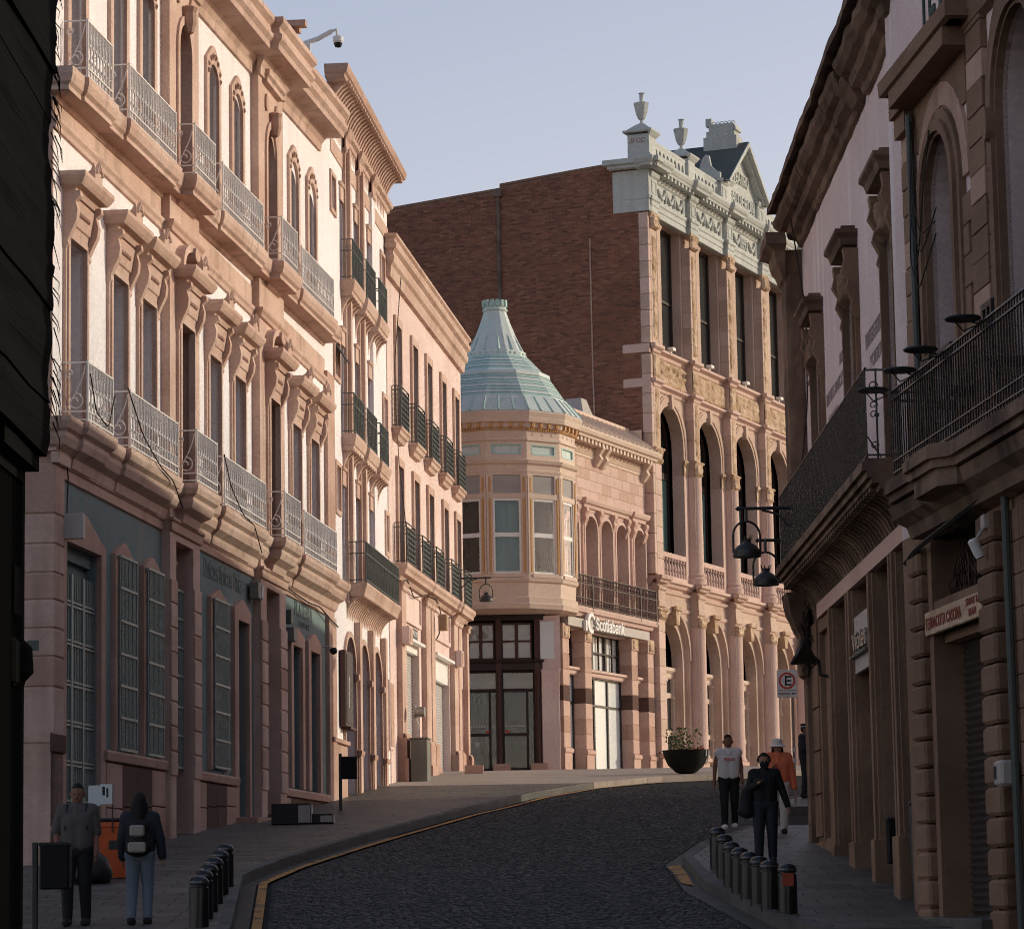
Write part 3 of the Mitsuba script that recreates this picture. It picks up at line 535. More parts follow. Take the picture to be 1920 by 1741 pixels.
def shutter(x0, x1, z0, z1, y, m='m_shutter', h=.085):
    b = MB()
    for z in np.arange(z0, z1, h): b.add([(x0, y, z), (x1, y, z), (x1, y - .03, z + h * .5), (x0, y - .03, z + h * .5), (x1, y, z + h), (x0, y, z + h)], [(0, 1, 2, 3), (3, 2, 4, 5)])
    b.box(x0, x1, y + .01, y + .02, z0, z1)
    return add(W3 + '__shutter', b, m, F3)
shutter(3.45, 7.05, 2.8, 7.1, .25); shutter(9.7, 14.0, 3.2, 6.5, .25)
add(W3 + '__shutter_box', MB().box(3.45, 7.05, .05, .2, 6.95, 7.15).box(9.7, 14.0, .05, .2, 6.5, 7.2), 'm_signwhite', F3)
add(W3 + '__door', MB().box(16.15, 17.5, .18, .24, 3, 6.6), 'm_stone_b', F3)
for x0, x1 in ((3.5, 7.0), (9.75, 13.95)): add(W3 + '__awning_rail', MB().box(x0, x1, -.2, 0, 7.18, 7.26), 'm_signwhite', F3)
for x0, x1, t in ((3.55, 7.1, 'RESTAURANTE'), (9.7, 13.9, 'FOTOGRAFIA')):
    k = add(W3 + '__sign_panel', MB().poly(rect(x0, x1, 7.72, 8.7).difference(rect(x0 + .12, x1 - .12, 7.84, 8.58)), -.08, -.01).box(x0, x1, -.03, -.01, 7.72, 8.7), 'm_pinkwall', F3)
k = thing('shop_plate', 'small dark shop plate with pale letters above the first roller shutter', 'sign')
add(k + '__plate', MB().rbox(0, 1.9, -.06, 0, 0, .3), 'm_iron', F3 @ tr(4.35, -.02, 7.33)); add(k + '__lettering', flatletters('COMPRA ORO', .15, 1.6, True), 'm_signwhite', F3 @ tr(4.5, -.085, 7.41))
for u, z_, lb in ((2.72, 6.95, 'pale meter box on the pilaster left of the first roller shutter'), (14.55, 7.15, 'pale meter box on the pilaster right of the second roller shutter')):
    k = thing('wall_box', lb, 'meter box'); add(k + '__case', MB().rbox(-.3, .3, -.22, 0, 0, .5), 'm_pinkwall', F3 @ tr(u, -.16, z_)); add(k + '__door', MB().box(-.24, .24, -.235, -.22, .05, .45), 'm_stone', F3 @ tr(u, -.16, z_))
k = thing('sign_projector', 'squat tan box lamp jutting from the wall above the second roller shutter', 'lamp')
add(k + '__body', MB().rbox(-.16, .16, -.34, -.06, 0, .5, .03), 'm_ornament', F3 @ tr(9.65, -.2, 7.9)); add(k + '__arm', MB().tube([(0, -.06, .1), (-.2, -.1, -.1), (-.1, 0, -.25)], .02, 5), 'm_iron', F3 @ tr(9.65, -.2, 7.9))
k = thing('electric_meter', 'round electricity meter with a wire loop on the pilaster left of the first roller shutter', 'meter')
add(k + '__body', MB().lathe([(.001, 0), (.19, 0), (.19, .05), (.15, .06), (.15, .3), (.001, .3)], 0, 0, 14), 'm_metal', F3 @ tr(3.05, -.4, 5.05) @ T4().rotate([1, 0, 0], 90)); add(k + '__loop', MB().tube([(0, -.05, -.15), (.05, -.12, -.35), (.1, -.1, -.5), (.2, -.08, -.35), (.15, -.05, -.15)], .015, 5), 'm_signwhite', F3 @ tr(3.05, -.4, 5.05))
cablething('thin pale cable swagged above the two shop panels of the pink house', [(2.6, -.2, 8.75), (3.4, -.2, 8.85), (5.2, -.12, 8.5), (7.4, -.2, 8.8), (9.8, -.2, 8.85), (11.8, -.12, 8.35), (13.9, -.2, 8.75)], .018, F3)
cablething('thin cable running down the pink house past its first two balconies', [(2.05, -.3, 17.4), (2.15, -.08, 15.0), (2.2, -.1, 13.5), (1.95, -.2, 12.0), (2.3, -.3, 10.6), (2.1, -.42, 9.4)], .014, F3)

# ================================================================ theatre with three tiers of arches and a brick side wall
KT = 1.075
ST = T4().scale(KT)
FT = ST @ frame((4.8403, 111.1342), (.3833, .92362))
TH = thing('theatre', 'three storey arcaded tan stone theatre with brick side wall, urns and lettered gable', 'building')
def relief(w, h, d=.10, nx=20, nz=20, seed=0, f=4.0, margin=.06):
    """a carved panel: one continuous sheet whose depth follows noise mirrored about its middle"""
    x = np.linspace(-w / 2, w / 2, nx); z = np.linspace(0, h, nz); X, Z = np.meshgrid(x, z)
    q = np.stack([np.abs(X) * f, Z * f, np.full_like(X, seed * 3.7)], -1)
    a = np.abs(meshkit.noise(q, seed) - .5) * 2; b = np.abs(meshkit.noise(q * 2.3, seed + 5) - .5) * 2
    hgt = d * (1 - np.clip(1.4 * a, 0, 1)) * .7 + d * .5 * (1 - b)
    e = np.minimum(np.minimum(w / 2 - np.abs(X), Z), h - Z); hgt = hgt * np.clip(e / margin, 0, 1)
    v = np.stack([X, -hgt, Z], -1).reshape(-1, 3)
    i = np.arange(nx * nz).reshape(nz, nx)
    f4 = np.stack([i[:-1, :-1], i[:-1, 1:], i[1:, 1:], i[1:, :-1]], -1).reshape(-1, 4)
    return MB().add(v, f4)
def bevelblocks(key, x0, x1, yf, yb, zs, mats, T, j=.012):
    for k in range(len(zs) - 1):
        add(key, MB().rbox(x0, x1, yf, yb, zs[k] + j * .5, zs[k + 1] - j * .5, .014), mats[k % len(mats)], T)
PIT, NB = 4.4, 4
cs = [2.72 + PIT * i for i in range(NB)]
wall = rect(.05, 18.6, 3.0, 25.4)
hs = [arch(c, 1.64, 3.0, 8.46, 1.66) for c in cs] + [arch(c, 1.46, 11.25, 16.36, 1.46) for c in cs] + [rect(c - .95, c + 1.68, 19.9, 24.73) for c in cs]
add(TH + '__wall', MB().poly(wall.difference(unary_union(hs)), 0, .42), 'm_tan', FT)
add(TH + '__inner_wall', MB().box(.1, 18.5, 1.6, 1.7, 3, 25), 'm_interior', FT)
add(TH + '__floor_slab', MB().box(.1, 18.5, .3, 1.6, 10.9, 11.24).box(.1, 18.5, .3, 1.6, 18.3, 19.85).box(.1, 18.5, .2, 12, 25.2, 25.6).box(18.2, 18.6, .43, 12, 3, 25.4), 'm_interior', FT)
door = MB(); dg = MB()
for i, c in enumerate(cs):
    k = add(TH + '__ground_arch', MB().poly(arch(c, 1.64, 3.0, 8.46, 1.66).difference(arch(c, 1.40, 2.9, 8.36, 1.40)), .16, .6), 'm_tan', FT)
    add(k + '__hood', MB().poly(arch(c, 1.80, 8.4, 8.46, 1.82).difference(arch(c, 1.66, 8.3, 8.46, 1.68)), -.07, .02), 'm_tan', FT)
    kg = Polygon([(c - .17, 9.62), (c + .17, 9.62), (c + .26, 10.3), (c - .26, 10.3)])
    add(k + '__keystone', MB().poly(kg, -.2, .15).prof([(0, 10.12), (.1, 10.16), (.1, 10.3), (0, 10.32)], c - .26, c + .26, y=-.18), 'm_ornament', FT)
    d = add(TH + '__doorway', MB().box(c - 1.4, c + 1.4, .55, .7, 7.72, 7.95).prof([(0, 7.7), (.05, 7.75), (.06, 7.9), (.16, 8.0), (.16, 8.12), (0, 8.16)], c - 1.38, c + 1.38, y=.58), 'm_cream', FT)
    m = MB()
    for x in (-1.32, -.44, .44, 1.32):
        m.box(c + x - .07, c + x + .07, .5, .64, 4.2, 7.72)
        for z in (4.2, 5.55, 6.95, 7.6): m.box(c + x - .1, c + x + .1, .46, .66, z, z + .12)
    for z in (4.3, 5.62, 7.0): m.box(c - 1.35, c + 1.35, .56, .64, z, z + .18)
    add(d + '__frame', m, 'm_cream', FT); add(d + '__pane', MB().box(c - 1.35, c + 1.35, .62, .64, 4.2, 7.7), 'm_darkglass', FT)
    add(d + '__fanlight', MB().poly(arch(c, 1.4, 8.1, 8.36, 1.4), .75, .8), 'm_darkglass', FT)
    # first floor arch
    k = add(TH + '__upper_arch', MB().poly(arch(c, 1.88, 15.96, 16.36, 1.88).difference(arch(c, 1.46, 15.9, 16.36, 1.46)), -.06, .02).poly(arch(c, 1.80, 15.96, 16.36, 1.80).difference(arch(c, 1.60, 15.9, 16.36, 1.60)), -.10, -.05), 'm_tan', FT)
    add(k + '__keystone', MB().poly(Polygon([(c - .10, 17.7), (c + .10, 17.7), (c + .16, 18.24), (c - .16, 18.24)]), -.2, .1), 'm_tan', FT)
    for s in (-1, 1):
        x0, x1 = sorted((c + s * 1.44, c + s * 1.9))
        add(k + '__jamb', MB().rbox(x0, x1, -.06, .42, 11.25, 15.38), 'm_bankstone', FT)
        add(k + '__jamb_capital', MB().prof([(0, 15.36), (.03, 15.4), (.04, 15.75), (.11, 15.86), (.11, 15.96), (0, 15.98)], x0, x1, y=-.05), 'm_ornament', FT)
    w = add(TH + '__arched_window', MB().poly(arch(c, 1.46, 11.25, 16.36, 1.46).difference(unary_union([rect(c - 1.3, c - .48, 11.3, 15.2), rect(c - .38, c + .38, 11.3, 15.2), rect(c + .48, c + 1.3, 11.3, 15.2), arch(c, 1.3, 15.45, 16.3, 1.3)])), .55, .64), 'm_darkwood', FT)
    add(w + '__pane', MB().poly(arch(c, 1.45, 11.25, 16.36, 1.45), .66, .67), 'm_darkglass', FT)
    add(w + '__curtain', MB().box(c - 1.3, c - .48, .61, .65, 11.3, 15.2).box(c + .48, c + 1.3, .61, .65, 11.3, 15.2).box(c - .38, c + .38, .615, .655, 11.3, 15.2), 'm_greencurtain', FT)
    # balustrade
    b = add(TH + '__balustrade', MB().prof([(0, 12.1), (.05, 12.12), (.1, 12.18), (.1, 12.28), (0, 12.3)], c - 1.45, c + 1.42, (False, False), y=.02).box(c - 1.45, c + 1.42, -.08, .12, 12.1, 12.27).box(c - 1.45, c + 1.42, -.09, .12, 11.25, 11.42), 'm_bankstone', FT)
    if i == 0:
        bal = PLY(MB().lathe([(.085, 0), (.085, .16), (.05, .18), (.08, .26), (.085, .34), (.045, .5), (.035, .55), (.07, .57), (.07, .68)], 0, 0, 8), 'm_bankstone', 30)
    for q in range(9): put(b + '__baluster', bal, FT @ tr(c - 1.28 + q * .315, 0, 11.42))
    # attic window
    w = add(TH + '__tall_window', MB().poly(rect(c - .95, c + 1.68, 19.9, 24.73).difference(unary_union([rect(c - .8, c + .3, 20.0, 21.9), rect(c + .42, c + 1.55, 20.0, 21.9), rect(c - .8, c + .3, 22.0, 24.6), rect(c + .42, c + 1.55, 22.0, 24.6)])), .34, .40), 'm_darkwood', FT)
    add(w + '__pane', MB().box(c - .95, c + 1.68, .40, .41, 19.9, 24.73), 'm_darkglass', FT)
    add(w + '__side_pier', MB().rbox(c - 1.35, c - .95, -.18, .3, 19.9, 24.4).prof([(0, 24.3), (.04, 24.34), (.08, 24.5), (0, 24.6)], c - 1.35, c - .95, y=-.15), 'm_tan', FT)
    add(w + '__sill_lamp', MB().rbox(c - .5, c - .15, -.42, -.2, 19.86, 19.98).box(c - .4, c - .25, -.3, -.2, 19.78, 19.88), 'm_signwhite', FT)
    # relief panel under the attic window
    k = add(TH + '__relief_panel', relief(3.5, .95, .13, 44, 18, i, 3.2), 'm_ornament', FT @ tr(c, -.06, 18.52), smooth=40)
    k = add(TH + '__frieze', MB().box(c - 1.8, c + 1.86, -.25, 0, 24.73, 26.3).prof([(.0, 24.73), (.02, 24.75), (.02, 24.95), (.05, 24.97), (.05, 25.15), (.09, 25.2), (.09, 25.32), (0, 25.35)], c - 1.8, c + 1.86, (False, False), y=-.25).prof([(0, 26.0), (.06, 26.05), (.1, 26.2), (0, 26.22)], c - 1.8, c + 1.86, (False, False), y=-.25), 'm_zinc', FT)
    for q in range(3):
        x = c - 1.0 + q * .95
        if i == 2 and q == 1: continue
        t = np.linspace(0, 1, 8)
        m = MB().tube(np.stack([x - .38 + .76 * t, np.full(8, -.29), 25.82 - .30 * np.sin(np.pi * t)], 1), .04 + .05 * np.sin(np.pi * t), 6)
        m.tube([(x + .40, -.3, 25.95), (x + .40, -.31, 25.7), (x + .42, -.3, 25.42)], [.05, .07, .04], 6)
        add(k + '__garland', m, 'm_zinc', FT, smooth=50)
    if i == 2: add(k + '__lettering', flatletters('1891', .42, 1.0, True, .05), 'm_zinc', FT @ tr(c - .62, -.26, 25.45))
    for q in range(9): add(k + '__modillion', MB().box(c - 1.68 + q * .40, c - 1.52 + q * .40, -.66, -.24, 26.2, 26.36), 'm_zinc', FT)
    # parapet balustrade: pierced with ovals
    g = rect(c - 1.86, c + 1.9, 26.72, 27.5); ov = []
    for q in range(8):
        x = c - 1.45 + q * .42; ov.append(Polygon([(x + .15 * math.cos(a), 27.12 + .24 * math.sin(a)) for a in np.linspace(0, 2 * np.pi, 11)[:-1]]))
    if i != 2: add(TH + '__parapet', MB().poly(g.difference(unary_union(ov)), -.28, -.12).prof([(0, 27.4), (.08, 27.44), (.1, 27.52), (.1, 27.6), (0, 27.62)], c - 1.86, c + 1.9, (False, False), y=-.2).box(c - 1.86, c + 1.9, -.2, 0, 27.45, 27.6), 'm_zinc', FT)
# piers between the bays
for i in range(NB + 1):
    u0 = .18 + PIT * i; u1 = u0 + .68; uc = u0 + .34
    p = nk(TH + '__pier')
    scene[p] = {**PLY(MB().box(u0 + .03, u1 - .03, -.32, 0, 4.0, 11.0).box(u0 + .03, u1 - .03, -.32, 0, 11.2, 24.2), 'm_tan'), 'to_world': FT}
    if i == 0:
        bevelblocks(p + '__block', u0, u1, -.35, .0, [4.8] + list(np.linspace(5.4, 9.85, 8)), ['m_bankstone', 'm_tan'], FT)
        bevelblocks(p + '__block', u0, u1, -.35, .0, list(np.linspace(11.3, 15.38, 8)), ['m_bankstone', 'm_tan'], FT)
    else:
        add(p + '__column', MB().lathe([(.42, 4.78), (.42, 4.86), (.37, 4.92), (.36, 9.6), (.40, 9.66)], uc, -.12, 16), 'm_bankstone', FT, smooth=30)
        add(p + '__column', MB().lathe([(.46, 11.28), (.46, 11.5), (.39, 11.56), (.43, 11.64), (.37, 11.74), (.345, 15.36)], uc, -.12, 16), 'm_bankstone', FT, smooth=30)
    add(p + '__base', MB().prof([(.06, 3.2), (.06, 4.6), (.14, 4.64), (.14, 4.78), (0, 4.8)], u0, u1, y=-.35), 'm_bankstone2', FT)
    for z, k_ in ((9.62, .4), (15.36, .6)):
        c_ = add(p + '__capital', MB().prof([(-.02, z), (.02, z + .05), (.03, z + k_ * .75), (.12, z + k_ * .9), (.12, z + k_), (0, z + k_ + .02)], u0, u1, y=-.35), 'm_ornament', FT)
        add(c_ + '__leaves', relief(.72, k_ * .9, .10, 12, 10, i, 7), 'm_ornament', FT @ tr(uc, -.38, z + .03), smooth=40)
    add(p + '__entablature_block', MB().prof([(0, 10.1), (.05, 10.14), (.05, 10.3), (.02, 10.35), (.02, 10.7), (.08, 10.76), (.08, 10.86), (0, 10.9)], u0, u1, y=-.35), 'm_tan', FT)
    add(p + '__ledge', MB().prof([(0, 10.95), (.14, 11.0), (.17, 11.08), (.25, 11.12), (.25, 11.24), (0, 11.26)], u0, u1, y=-.35), 'm_stone', FT)
    zs = [15.98] + [16.75, 17.5, 18.22]; bevelblocks(p + '__block', u0, u1, -.35, 0, zs, ['m_tan', 'm_tan', 'm_bankstone'], FT)
    add(p + '__carved_strip', relief(.40, 2.1, .05, 8, 30, i, 6), 'm_ornament', FT @ tr(uc, -.352, 16.06), smooth=40)
    add(p + '__ledge', MB().prof([(0, 18.2), (.04, 18.24), (.05, 18.34), (.16, 18.4), (.16, 18.5), (0, 18.52)], u0, u1, y=-.35), 'm_bankstone', FT)
    add(p + '__carved_strip', relief(.6, .9, .07, 10, 14, i + 3, 6), 'm_ornament', FT @ tr(uc, -.352, 18.56), smooth=40)
    add(p + '__ledge', MB().prof([(0, 19.48), (.05, 19.52), (.06, 19.6), (.18, 19.68), (.18, 19.8), (0, 19.82)], u0, u1, y=-.35), 'm_bankstone', FT)
    bevelblocks(p + '__block', u0, u1, -.35, 0, list(np.linspace(19.85, 24.13, 8)), ['m_tan', 'm_tan', 'm_bankstone'], FT)
    add(p + '__carved_strip', relief(.40, 3.9, .06, 8, 50, i + 7, 6), 'm_ornament', FT @ tr(uc, -.352, 20.0), smooth=40)
    c_ = add(p + '__capital', MB().prof([(-.02, 24.12), (.02, 24.2), (.03, 24.5), (.12, 24.64), (.12, 24.72), (0, 24.74)], u0, u1, y=-.35), 'm_ornament', FT)
    add(c_ + '__leaves', relief(.74, .55, .12, 12, 10, i + 2, 7), 'm_ornament', FT @ tr(uc, -.39, 24.14), smooth=40)
    k = add(p + '__frieze_block', MB().box(u0 - .02, u1 + .02, -.42, .0, 24.74, 26.3).prof([(0, 24.74), (.02, 24.76), (.02, 24.95), (.05, 24.98), (.05, 25.15), (.1, 25.2), (.1, 25.33), (0, 25.36)], u0 - .02, u1 + .02, y=-.42).prof([(0, 26.02), (.08, 26.1), (.12, 26.25), (0, 26.28)], u0 - .02, u1 + .02, y=-.42), 'm_zinc', FT)
    add(k + '__panel', MB().poly(rect(u0 + .08, u1 - .08, 25.45, 25.95).difference(rect(u0 + .14, u1 - .14, 25.51, 25.89)), -.45, -.41), 'm_zinc', FT)
    add(p + '__cornice_block', MB().prof([(.0, 26.3), (.42, 26.34), (.44, 26.44), (.50, 26.5), (.54, 26.6), (.54, 26.7), (0, 26.72)], u0, u1, y=-.42), 'm_zinc', FT)
    g = add(p + '__pedestal', MB().box(u0 - .02, u1 + .04, -.4, .45, 26.72, 27.7).prof([(0, 26.72), (.05, 26.74), (.05, 26.95), (0, 26.98)], u0 - .02, u1 + .04, y=-.4).prof([(0, 27.62), (.06, 27.68), (.15, 27.8), (.15, 27.86), (0, 27.9)], u0 - .02, u1 + .04, y=-.4).box(u0 - .14, u1 + .15, -.4, .6, 27.78, 27.86), 'm_zinc', FT)
    add(g + '__cap', MB().add([(u0 - .1, -.5, 27.86), (u1 + .1, -.5, 27.86), (u1 + .1, .5, 27.86), (u0 - .1, .5, 27.86), (uc - .16, -.16, 28.12), (uc + .16, -.16, 28.12), (uc + .16, .16, 28.12), (uc - .16, .16, 28.12)], [(0, 1, 5, 4), (1, 2, 6, 5), (2, 3, 7, 6), (3, 0, 4, 7), (4, 5, 6, 7)]), 'm_zinc', FT)
    if i in (0, 1, 4):
        add(g + '__urn', MB().lathe([(.16, 0), (.16, .05), (.07, .1), (.06, .2), (.14, .26), (.22, .45), (.29, .78), (.31, .84), (.26, .86), (.05, .86)], uc, 0, 8, 28.1), 'm_zinc', FT)
        add(g + '__flame', MB().lathe([(.09, 0), (.08, .05), (.09, .38), (.14, .42), (.02, .42)], uc + .05, 0, 6, 28.92).lathe([(.07, 0), (.05, .18), (.01, .26)], uc - .12, -.05, 6, 28.92), 'm_zinc', FT)
    if i == 0: add(g + '__lettering', flatletters('JFCC', .17, .62), 'm_inkred', FT @ tr(u0 - .025, -.3, 27.38) @ T4().rotate([0, 0, 1], -90) @ tr(-.70, 0, 0))
for z0, pts in ((0, [(0, 10.95), (.12, 11.0), (.16, 11.1), (.28, 11.14), (.28, 11.24), (0, 11.26)]), (0, [(0, 10.72), (.06, 10.75), (.1, 10.85), (0, 10.88)]), (0, [(0, 10.12), (.05, 10.16), (.08, 10.28), (0, 10.3)]), (0, [(0, 18.2), (.06, 18.24), (.08, 18.34), (.24, 18.42), (.24, 18.5), (0, 18.52)]), (0, [(0, 19.46), (.08, 19.5), (.1, 19.62), (.26, 19.7), (.26, 19.8), (0, 19.83)])):
    add(TH + '__string_course', MB().prof(pts, .1, 18.55, (False, True)), 'm_bankstone', FT)
cp = [(.0, 26.3), (.44, 26.34), (.46, 26.42), (.50, 26.46), (.56, 26.58), (.56, 26.68), (0, 26.7)]
add(TH + '__cornice', MB().prof(cp, -.1, 18.7, y=-.25), 'm_zinc', FT)
# the corner return of the entablature on the brick side
add(TH + '__corner_return', MB().box(-.04, .2, -.42, 1.0, 24.74, 26.3).prof([(.0, 26.28), (.3, 26.34), (.32, 26.44), (.38, 26.5), (.42, 26.6), (.42, 26.7), (0, 26.72)], -.04, .2).box(-.44, .2, -.96, 1.25, 26.5, 26.69).box(-.32, .2, -.8, 1.1, 26.36, 26.5).box(-.09, .2, -.46, .55, 25.2, 25.33).box(-.06, .2, -.4, .55, 24.74, 25.2), 'm_zinc', FT)
for z in (18.34, 19.62): add(TH + '__quoin', MB().rbox(-.04, .2, -.3, .75, z - .16, z + .16), 'm_bankstone', FT)
bevelblocks(TH + '__corner_block', -.02, .2, -.34, .02, list(np.linspace(19.8, 24.7, 9)), ['m_tan', 'm_bankstone'], FT); bevelblocks(TH + '__corner_block', -.02, .2, -.34, .02, list(np.linspace(11.3, 19.4, 12)), ['m_tan', 'm_bankstone'], FT)
# gable over the third bay
gc, gh = 11.05, 2.55
G = add(TH + '__gable', MB().poly(Polygon([(gc - gh + .3, 26.72), (gc + gh - .3, 26.72), (gc + gh - .3, 27.75), (gc, 29.45), (gc - gh + .3, 27.75)]), -.3, .1), 'm_zinc', FT, label='steep lettered gable with a boxy crest')
th = math.atan2(1.95, gh)
m = MB()
for s in (-1, 1):
    a = [(gc + s * (gh + .12), 27.62), (gc, 29.72), (gc, 29.52), (gc + s * (gh - .05), 27.58)]
    m.poly(Polygon(a), -.78, -.6).poly(Polygon([(gc + s * gh, 27.62), (gc, 29.62), (gc, 29.40), (gc + s * (gh - .25), 27.58)]), -.60, -.28)
add(G + '__bargeboard', m, 'm_zinc', FT)
m = MB()
for s in (-1, 1): m.poly(Polygon([(gc + s * (gh + .1), 27.64), (gc, 29.74), (gc, 29.68), (gc + s * (gh + .05), 27.58)]), -.75, 3.2)
m.poly(Polygon([(gc - gh, 27.62), (gc + gh, 27.62), (gc, 29.66)]), 2.9, 3.1)
add(G + '__roof', m, 'm_slate', FT)
for s in (-1, 1):
    u = gc + s * (gh - .25); g = add(G + '__foot', MB().box(u - .34, u + .34, -.42, .5, 26.72, 27.6).prof([(0, 27.5), (.06, 27.55), (.12, 27.68), (0, 27.72)], u - .34, u + .34, y=-.42).box(u - .44, u + .44, -.52, .6, 27.62, 27.7), 'm_zinc', FT)
    add(g + '__panel', MB().poly(rect(u - .24, u + .24, 26.9, 27.42).difference(rect(u - .17, u + .17, 26.97, 27.35)), -.45, -.41), 'm_zinc', FT)
    q = Polygon([(-.35, 0), (.5, 0), (.5, .25), (.35, .30), (.12, .55), (.05, .95), (-.08, 1.0), (-.25, .8), (-.35, .45)])
    mm_ = trimesh.creation.extrude_polygon(q, .16, engine='earcut'); v = mm_.vertices
    add(g + '__scroll', trimesh.Trimesh(np.stack([u - .42 + v[:, 2] * 1.0, -v[:, 0] + .1, 27.72 + v[:, 1]], 1), mm_.faces, process=False), 'm_zinc', FT)
add(G + '__lettering', flatletters('TEATRO', .46, 2.0, True, .06), 'm_zinc', FT @ tr(gc - 1.0, -.31, 28.02)); add(G + '__lettering', flatletters('CALDERON', .46, 3.3, True, .06), 'm_zinc', FT @ tr(gc - 1.65, -.31, 27.1))
k = add(G + '__crest', MB().box(gc - .38, gc + .38, -.35, 1.05, 29.45, 30.0).box(gc - .3, gc + .3, -.25, .95, 30.0, 30.25).prof([(0, 30.2), (.08, 30.24), (.08, 30.34), (.02, 30.42), (0, 30.5)], gc - .3, gc + .3, y=-.25).box(gc - .26, gc + .26, -.2, .85, 30.25, 30.55), 'm_zinc', FT)
m = MB().box(gc - .2, gc + .1, .75, 1.0, 30.5, 30.82)
for q in range(6): m.tube([(gc, -.1 + q * .16 + .07 * math.cos(a), 30.62 + .08 * math.sin(a)) for a in np.linspace(0, 6.2832, 9)], .02, 4)
add(k + '__finial', m, 'm_zinc', FT)
# brick side wall: bricks are pieces of their own, proud of the mortar
FB = ST @ frame((4.8403, 111.1342), (.92362, -.3833))
B = TH + '__brick_wall'
used.add(B); scene[B] = {**PLY(MB().poly(Polygon([(-20, 3), (-.02, 3), (-.02, 26.42), (-1.2, 26.42), (-1.25, 26.60), (-2.6, 26.52), (-5.55, 26.30), (-5.6, 26.12), (-20, 25.2)]), 0, .5), 'm_mortar'), 'to_world': FB}
def topz(x): return np.interp(x, [-20, -5.6, -5.55, -2.6, -1.25, -1.2, 0], [25.2, 26.12, 26.30, 26.52, 26.6, 26.42, 26.42])
BL, BH = .262, .0785
rows = np.arange(11.6, 26.6, BH); bricks = []
for j, z in enumerate(rows):
    for x in np.arange(-11.6 + (j % 2) * BL / 2, -.02, BL):
        xb = min(x + BL - .014, -.03)
        if z + BH > topz(x + .1) - .06 or xb - x < .06: continue
        if z > 24.7 and x > -.6: continue
        bricks.append((x, xb, z, z + BH - .013))
bricks = np.array(bricks); near = np.hypot(bricks[:, 0] + .4, (bricks[:, 2] - 20.5) * .9)
order = np.argsort(near); sel = order[:300]; rest = order[300:]
bshape = [PLY(MB().box(0, 1, -.012, .01, 0, 1), 'm_brick%d' % t) for t in range(3)]
tone = rng.choice(3, len(bricks), p=[.42, .40, .18])
for q in sel:
    a, b, c, d = bricks[q]; put(B + '__brick', bshape[tone[q]], FB @ tr(a, 0, c) @ T4().scale([b - a, 1, d - c]))
v0 = np.array([(x, y, z) for x in (0, 1) for y in (0, 1) for z in (0, 1)]); f0 = np.array([(0, 1, 3), (0, 3, 2), (4, 6, 7), (4, 7, 5), (0, 4, 5), (0, 5, 1), (0, 2, 6), (0, 6, 4), (1, 5, 7), (1, 7, 3)])
R = bricks[rest]; k = len(R); dep = .008 + .008 * rng.random(k)
V = np.empty((k, 8, 3)); V[:, :, 0] = R[:, 0, None] + (R[:, 1] - R[:, 0])[:, None] * v0[None, :, 0]; V[:, :, 1] = -dep[:, None] * (1 - v0[None, :, 1]) + .01 * v0[None, :, 1]; V[:, :, 2] = R[:, 2, None] + (R[:, 3] - R[:, 2])[:, None] * v0[None, :, 2]
FF = (f0[None] + 8 * np.arange(k)[:, None, None]).reshape(-1, 3)
pal = np.array([(.235, .10, .064), (.20, .083, .054), (.15, .066, .046), (.265, .125, .08)])
col = pal[rng.choice(4, k, p=[.4, .36, .16, .08])] * (.85 + .3 * rng.random((k, 1)))
mat('m_brickmix', two(P({'type': 'mesh_attribute', 'name': 'vertex_color'})))
key = nk(B + '__brick_rest'); scene[key] = {**mikit.ply((V.reshape(-1, 3), FF), 'm_brickmix', color=np.repeat(col, 8, 0)), 'to_world': FB}; labels[key] = {'label': 'remaining courses of small red bricks', 'kind': 'stuff'}
add(B + '__coping', MB().poly(Polygon([(-5.55, 26.27), (-2.6, 26.50), (-1.25, 26.57), (-1.25, 26.66), (-2.6, 26.58), (-5.55, 26.36)]), -.03, .55).poly(Polygon([(-20, 25.18), (-5.6, 26.1), (-5.6, 26.2), (-20, 25.28)]), -.03, .55), 'm_mortar', FB)
single('downpipe', 'dark iron downpipe running down the brick wall from its stepped top', 'pipe', MB().tube([(-5.6, -.06, 26.0), (-5.6, -.06, 14.0)], .075, 8).box(-5.75, -5.45, -.18, 0, 25.85, 26.12), 'm_ironrust', FB)
single('conduit', 'thin pale conduit running down the brick wall above the bank roof', 'pipe', MB().tube([(-1.95, -.04, 23.9), (-1.93, -.04, 19.0), (-1.9, -.05, 17.0)], .028, 6), 'm_stone', FB)

# ================================================================ bank with round corner bay under a mint green metal roof
BK = thing('bank_building', 'two storey stone bank with round cream corner bay under a pointed mint roof', 'building')
wc = [(-7.55), (-5.78), (-4.28), (-2.76), (-.95)]
bw = rect(-8.6, 0, 3.4, 15.0).difference(unary_union([arch(c, .58, 9.5, 12.32, .46) for c in wc] + [rect(-8.3, -.05, 3.4, 8.75)]))
add(BK + '__wall', MB().poly(bw, 0, .4).box(-8.6, -.02, .4, 6, 14.7, 15.0), 'm_bankstone', FT)
add(BK + '__inner_wall', MB().box(-8.4, -.02, 1.0, 1.1, 3.4, 15), 'm_interior', FT)
zc = [12.95 + .372 * k for k in range(6)]
for k in range(5):   # stone courses over the windows
    xs = [-8.5] + list(np.arange(-8.5 + (.35 if k % 2 else .8), -.3, .82)) + [-.04]
    for a, b in zip(xs[:-1], xs[1:]):
        if b - a > .1: add(BK + '__stone', MB().rbox(a + .004, b - .004, -.02, .03, zc[k] + .004, zc[k + 1] - .004, .006), 'm_bankstone' if rng.random() < .72 else 'm_bankstone2', FT)
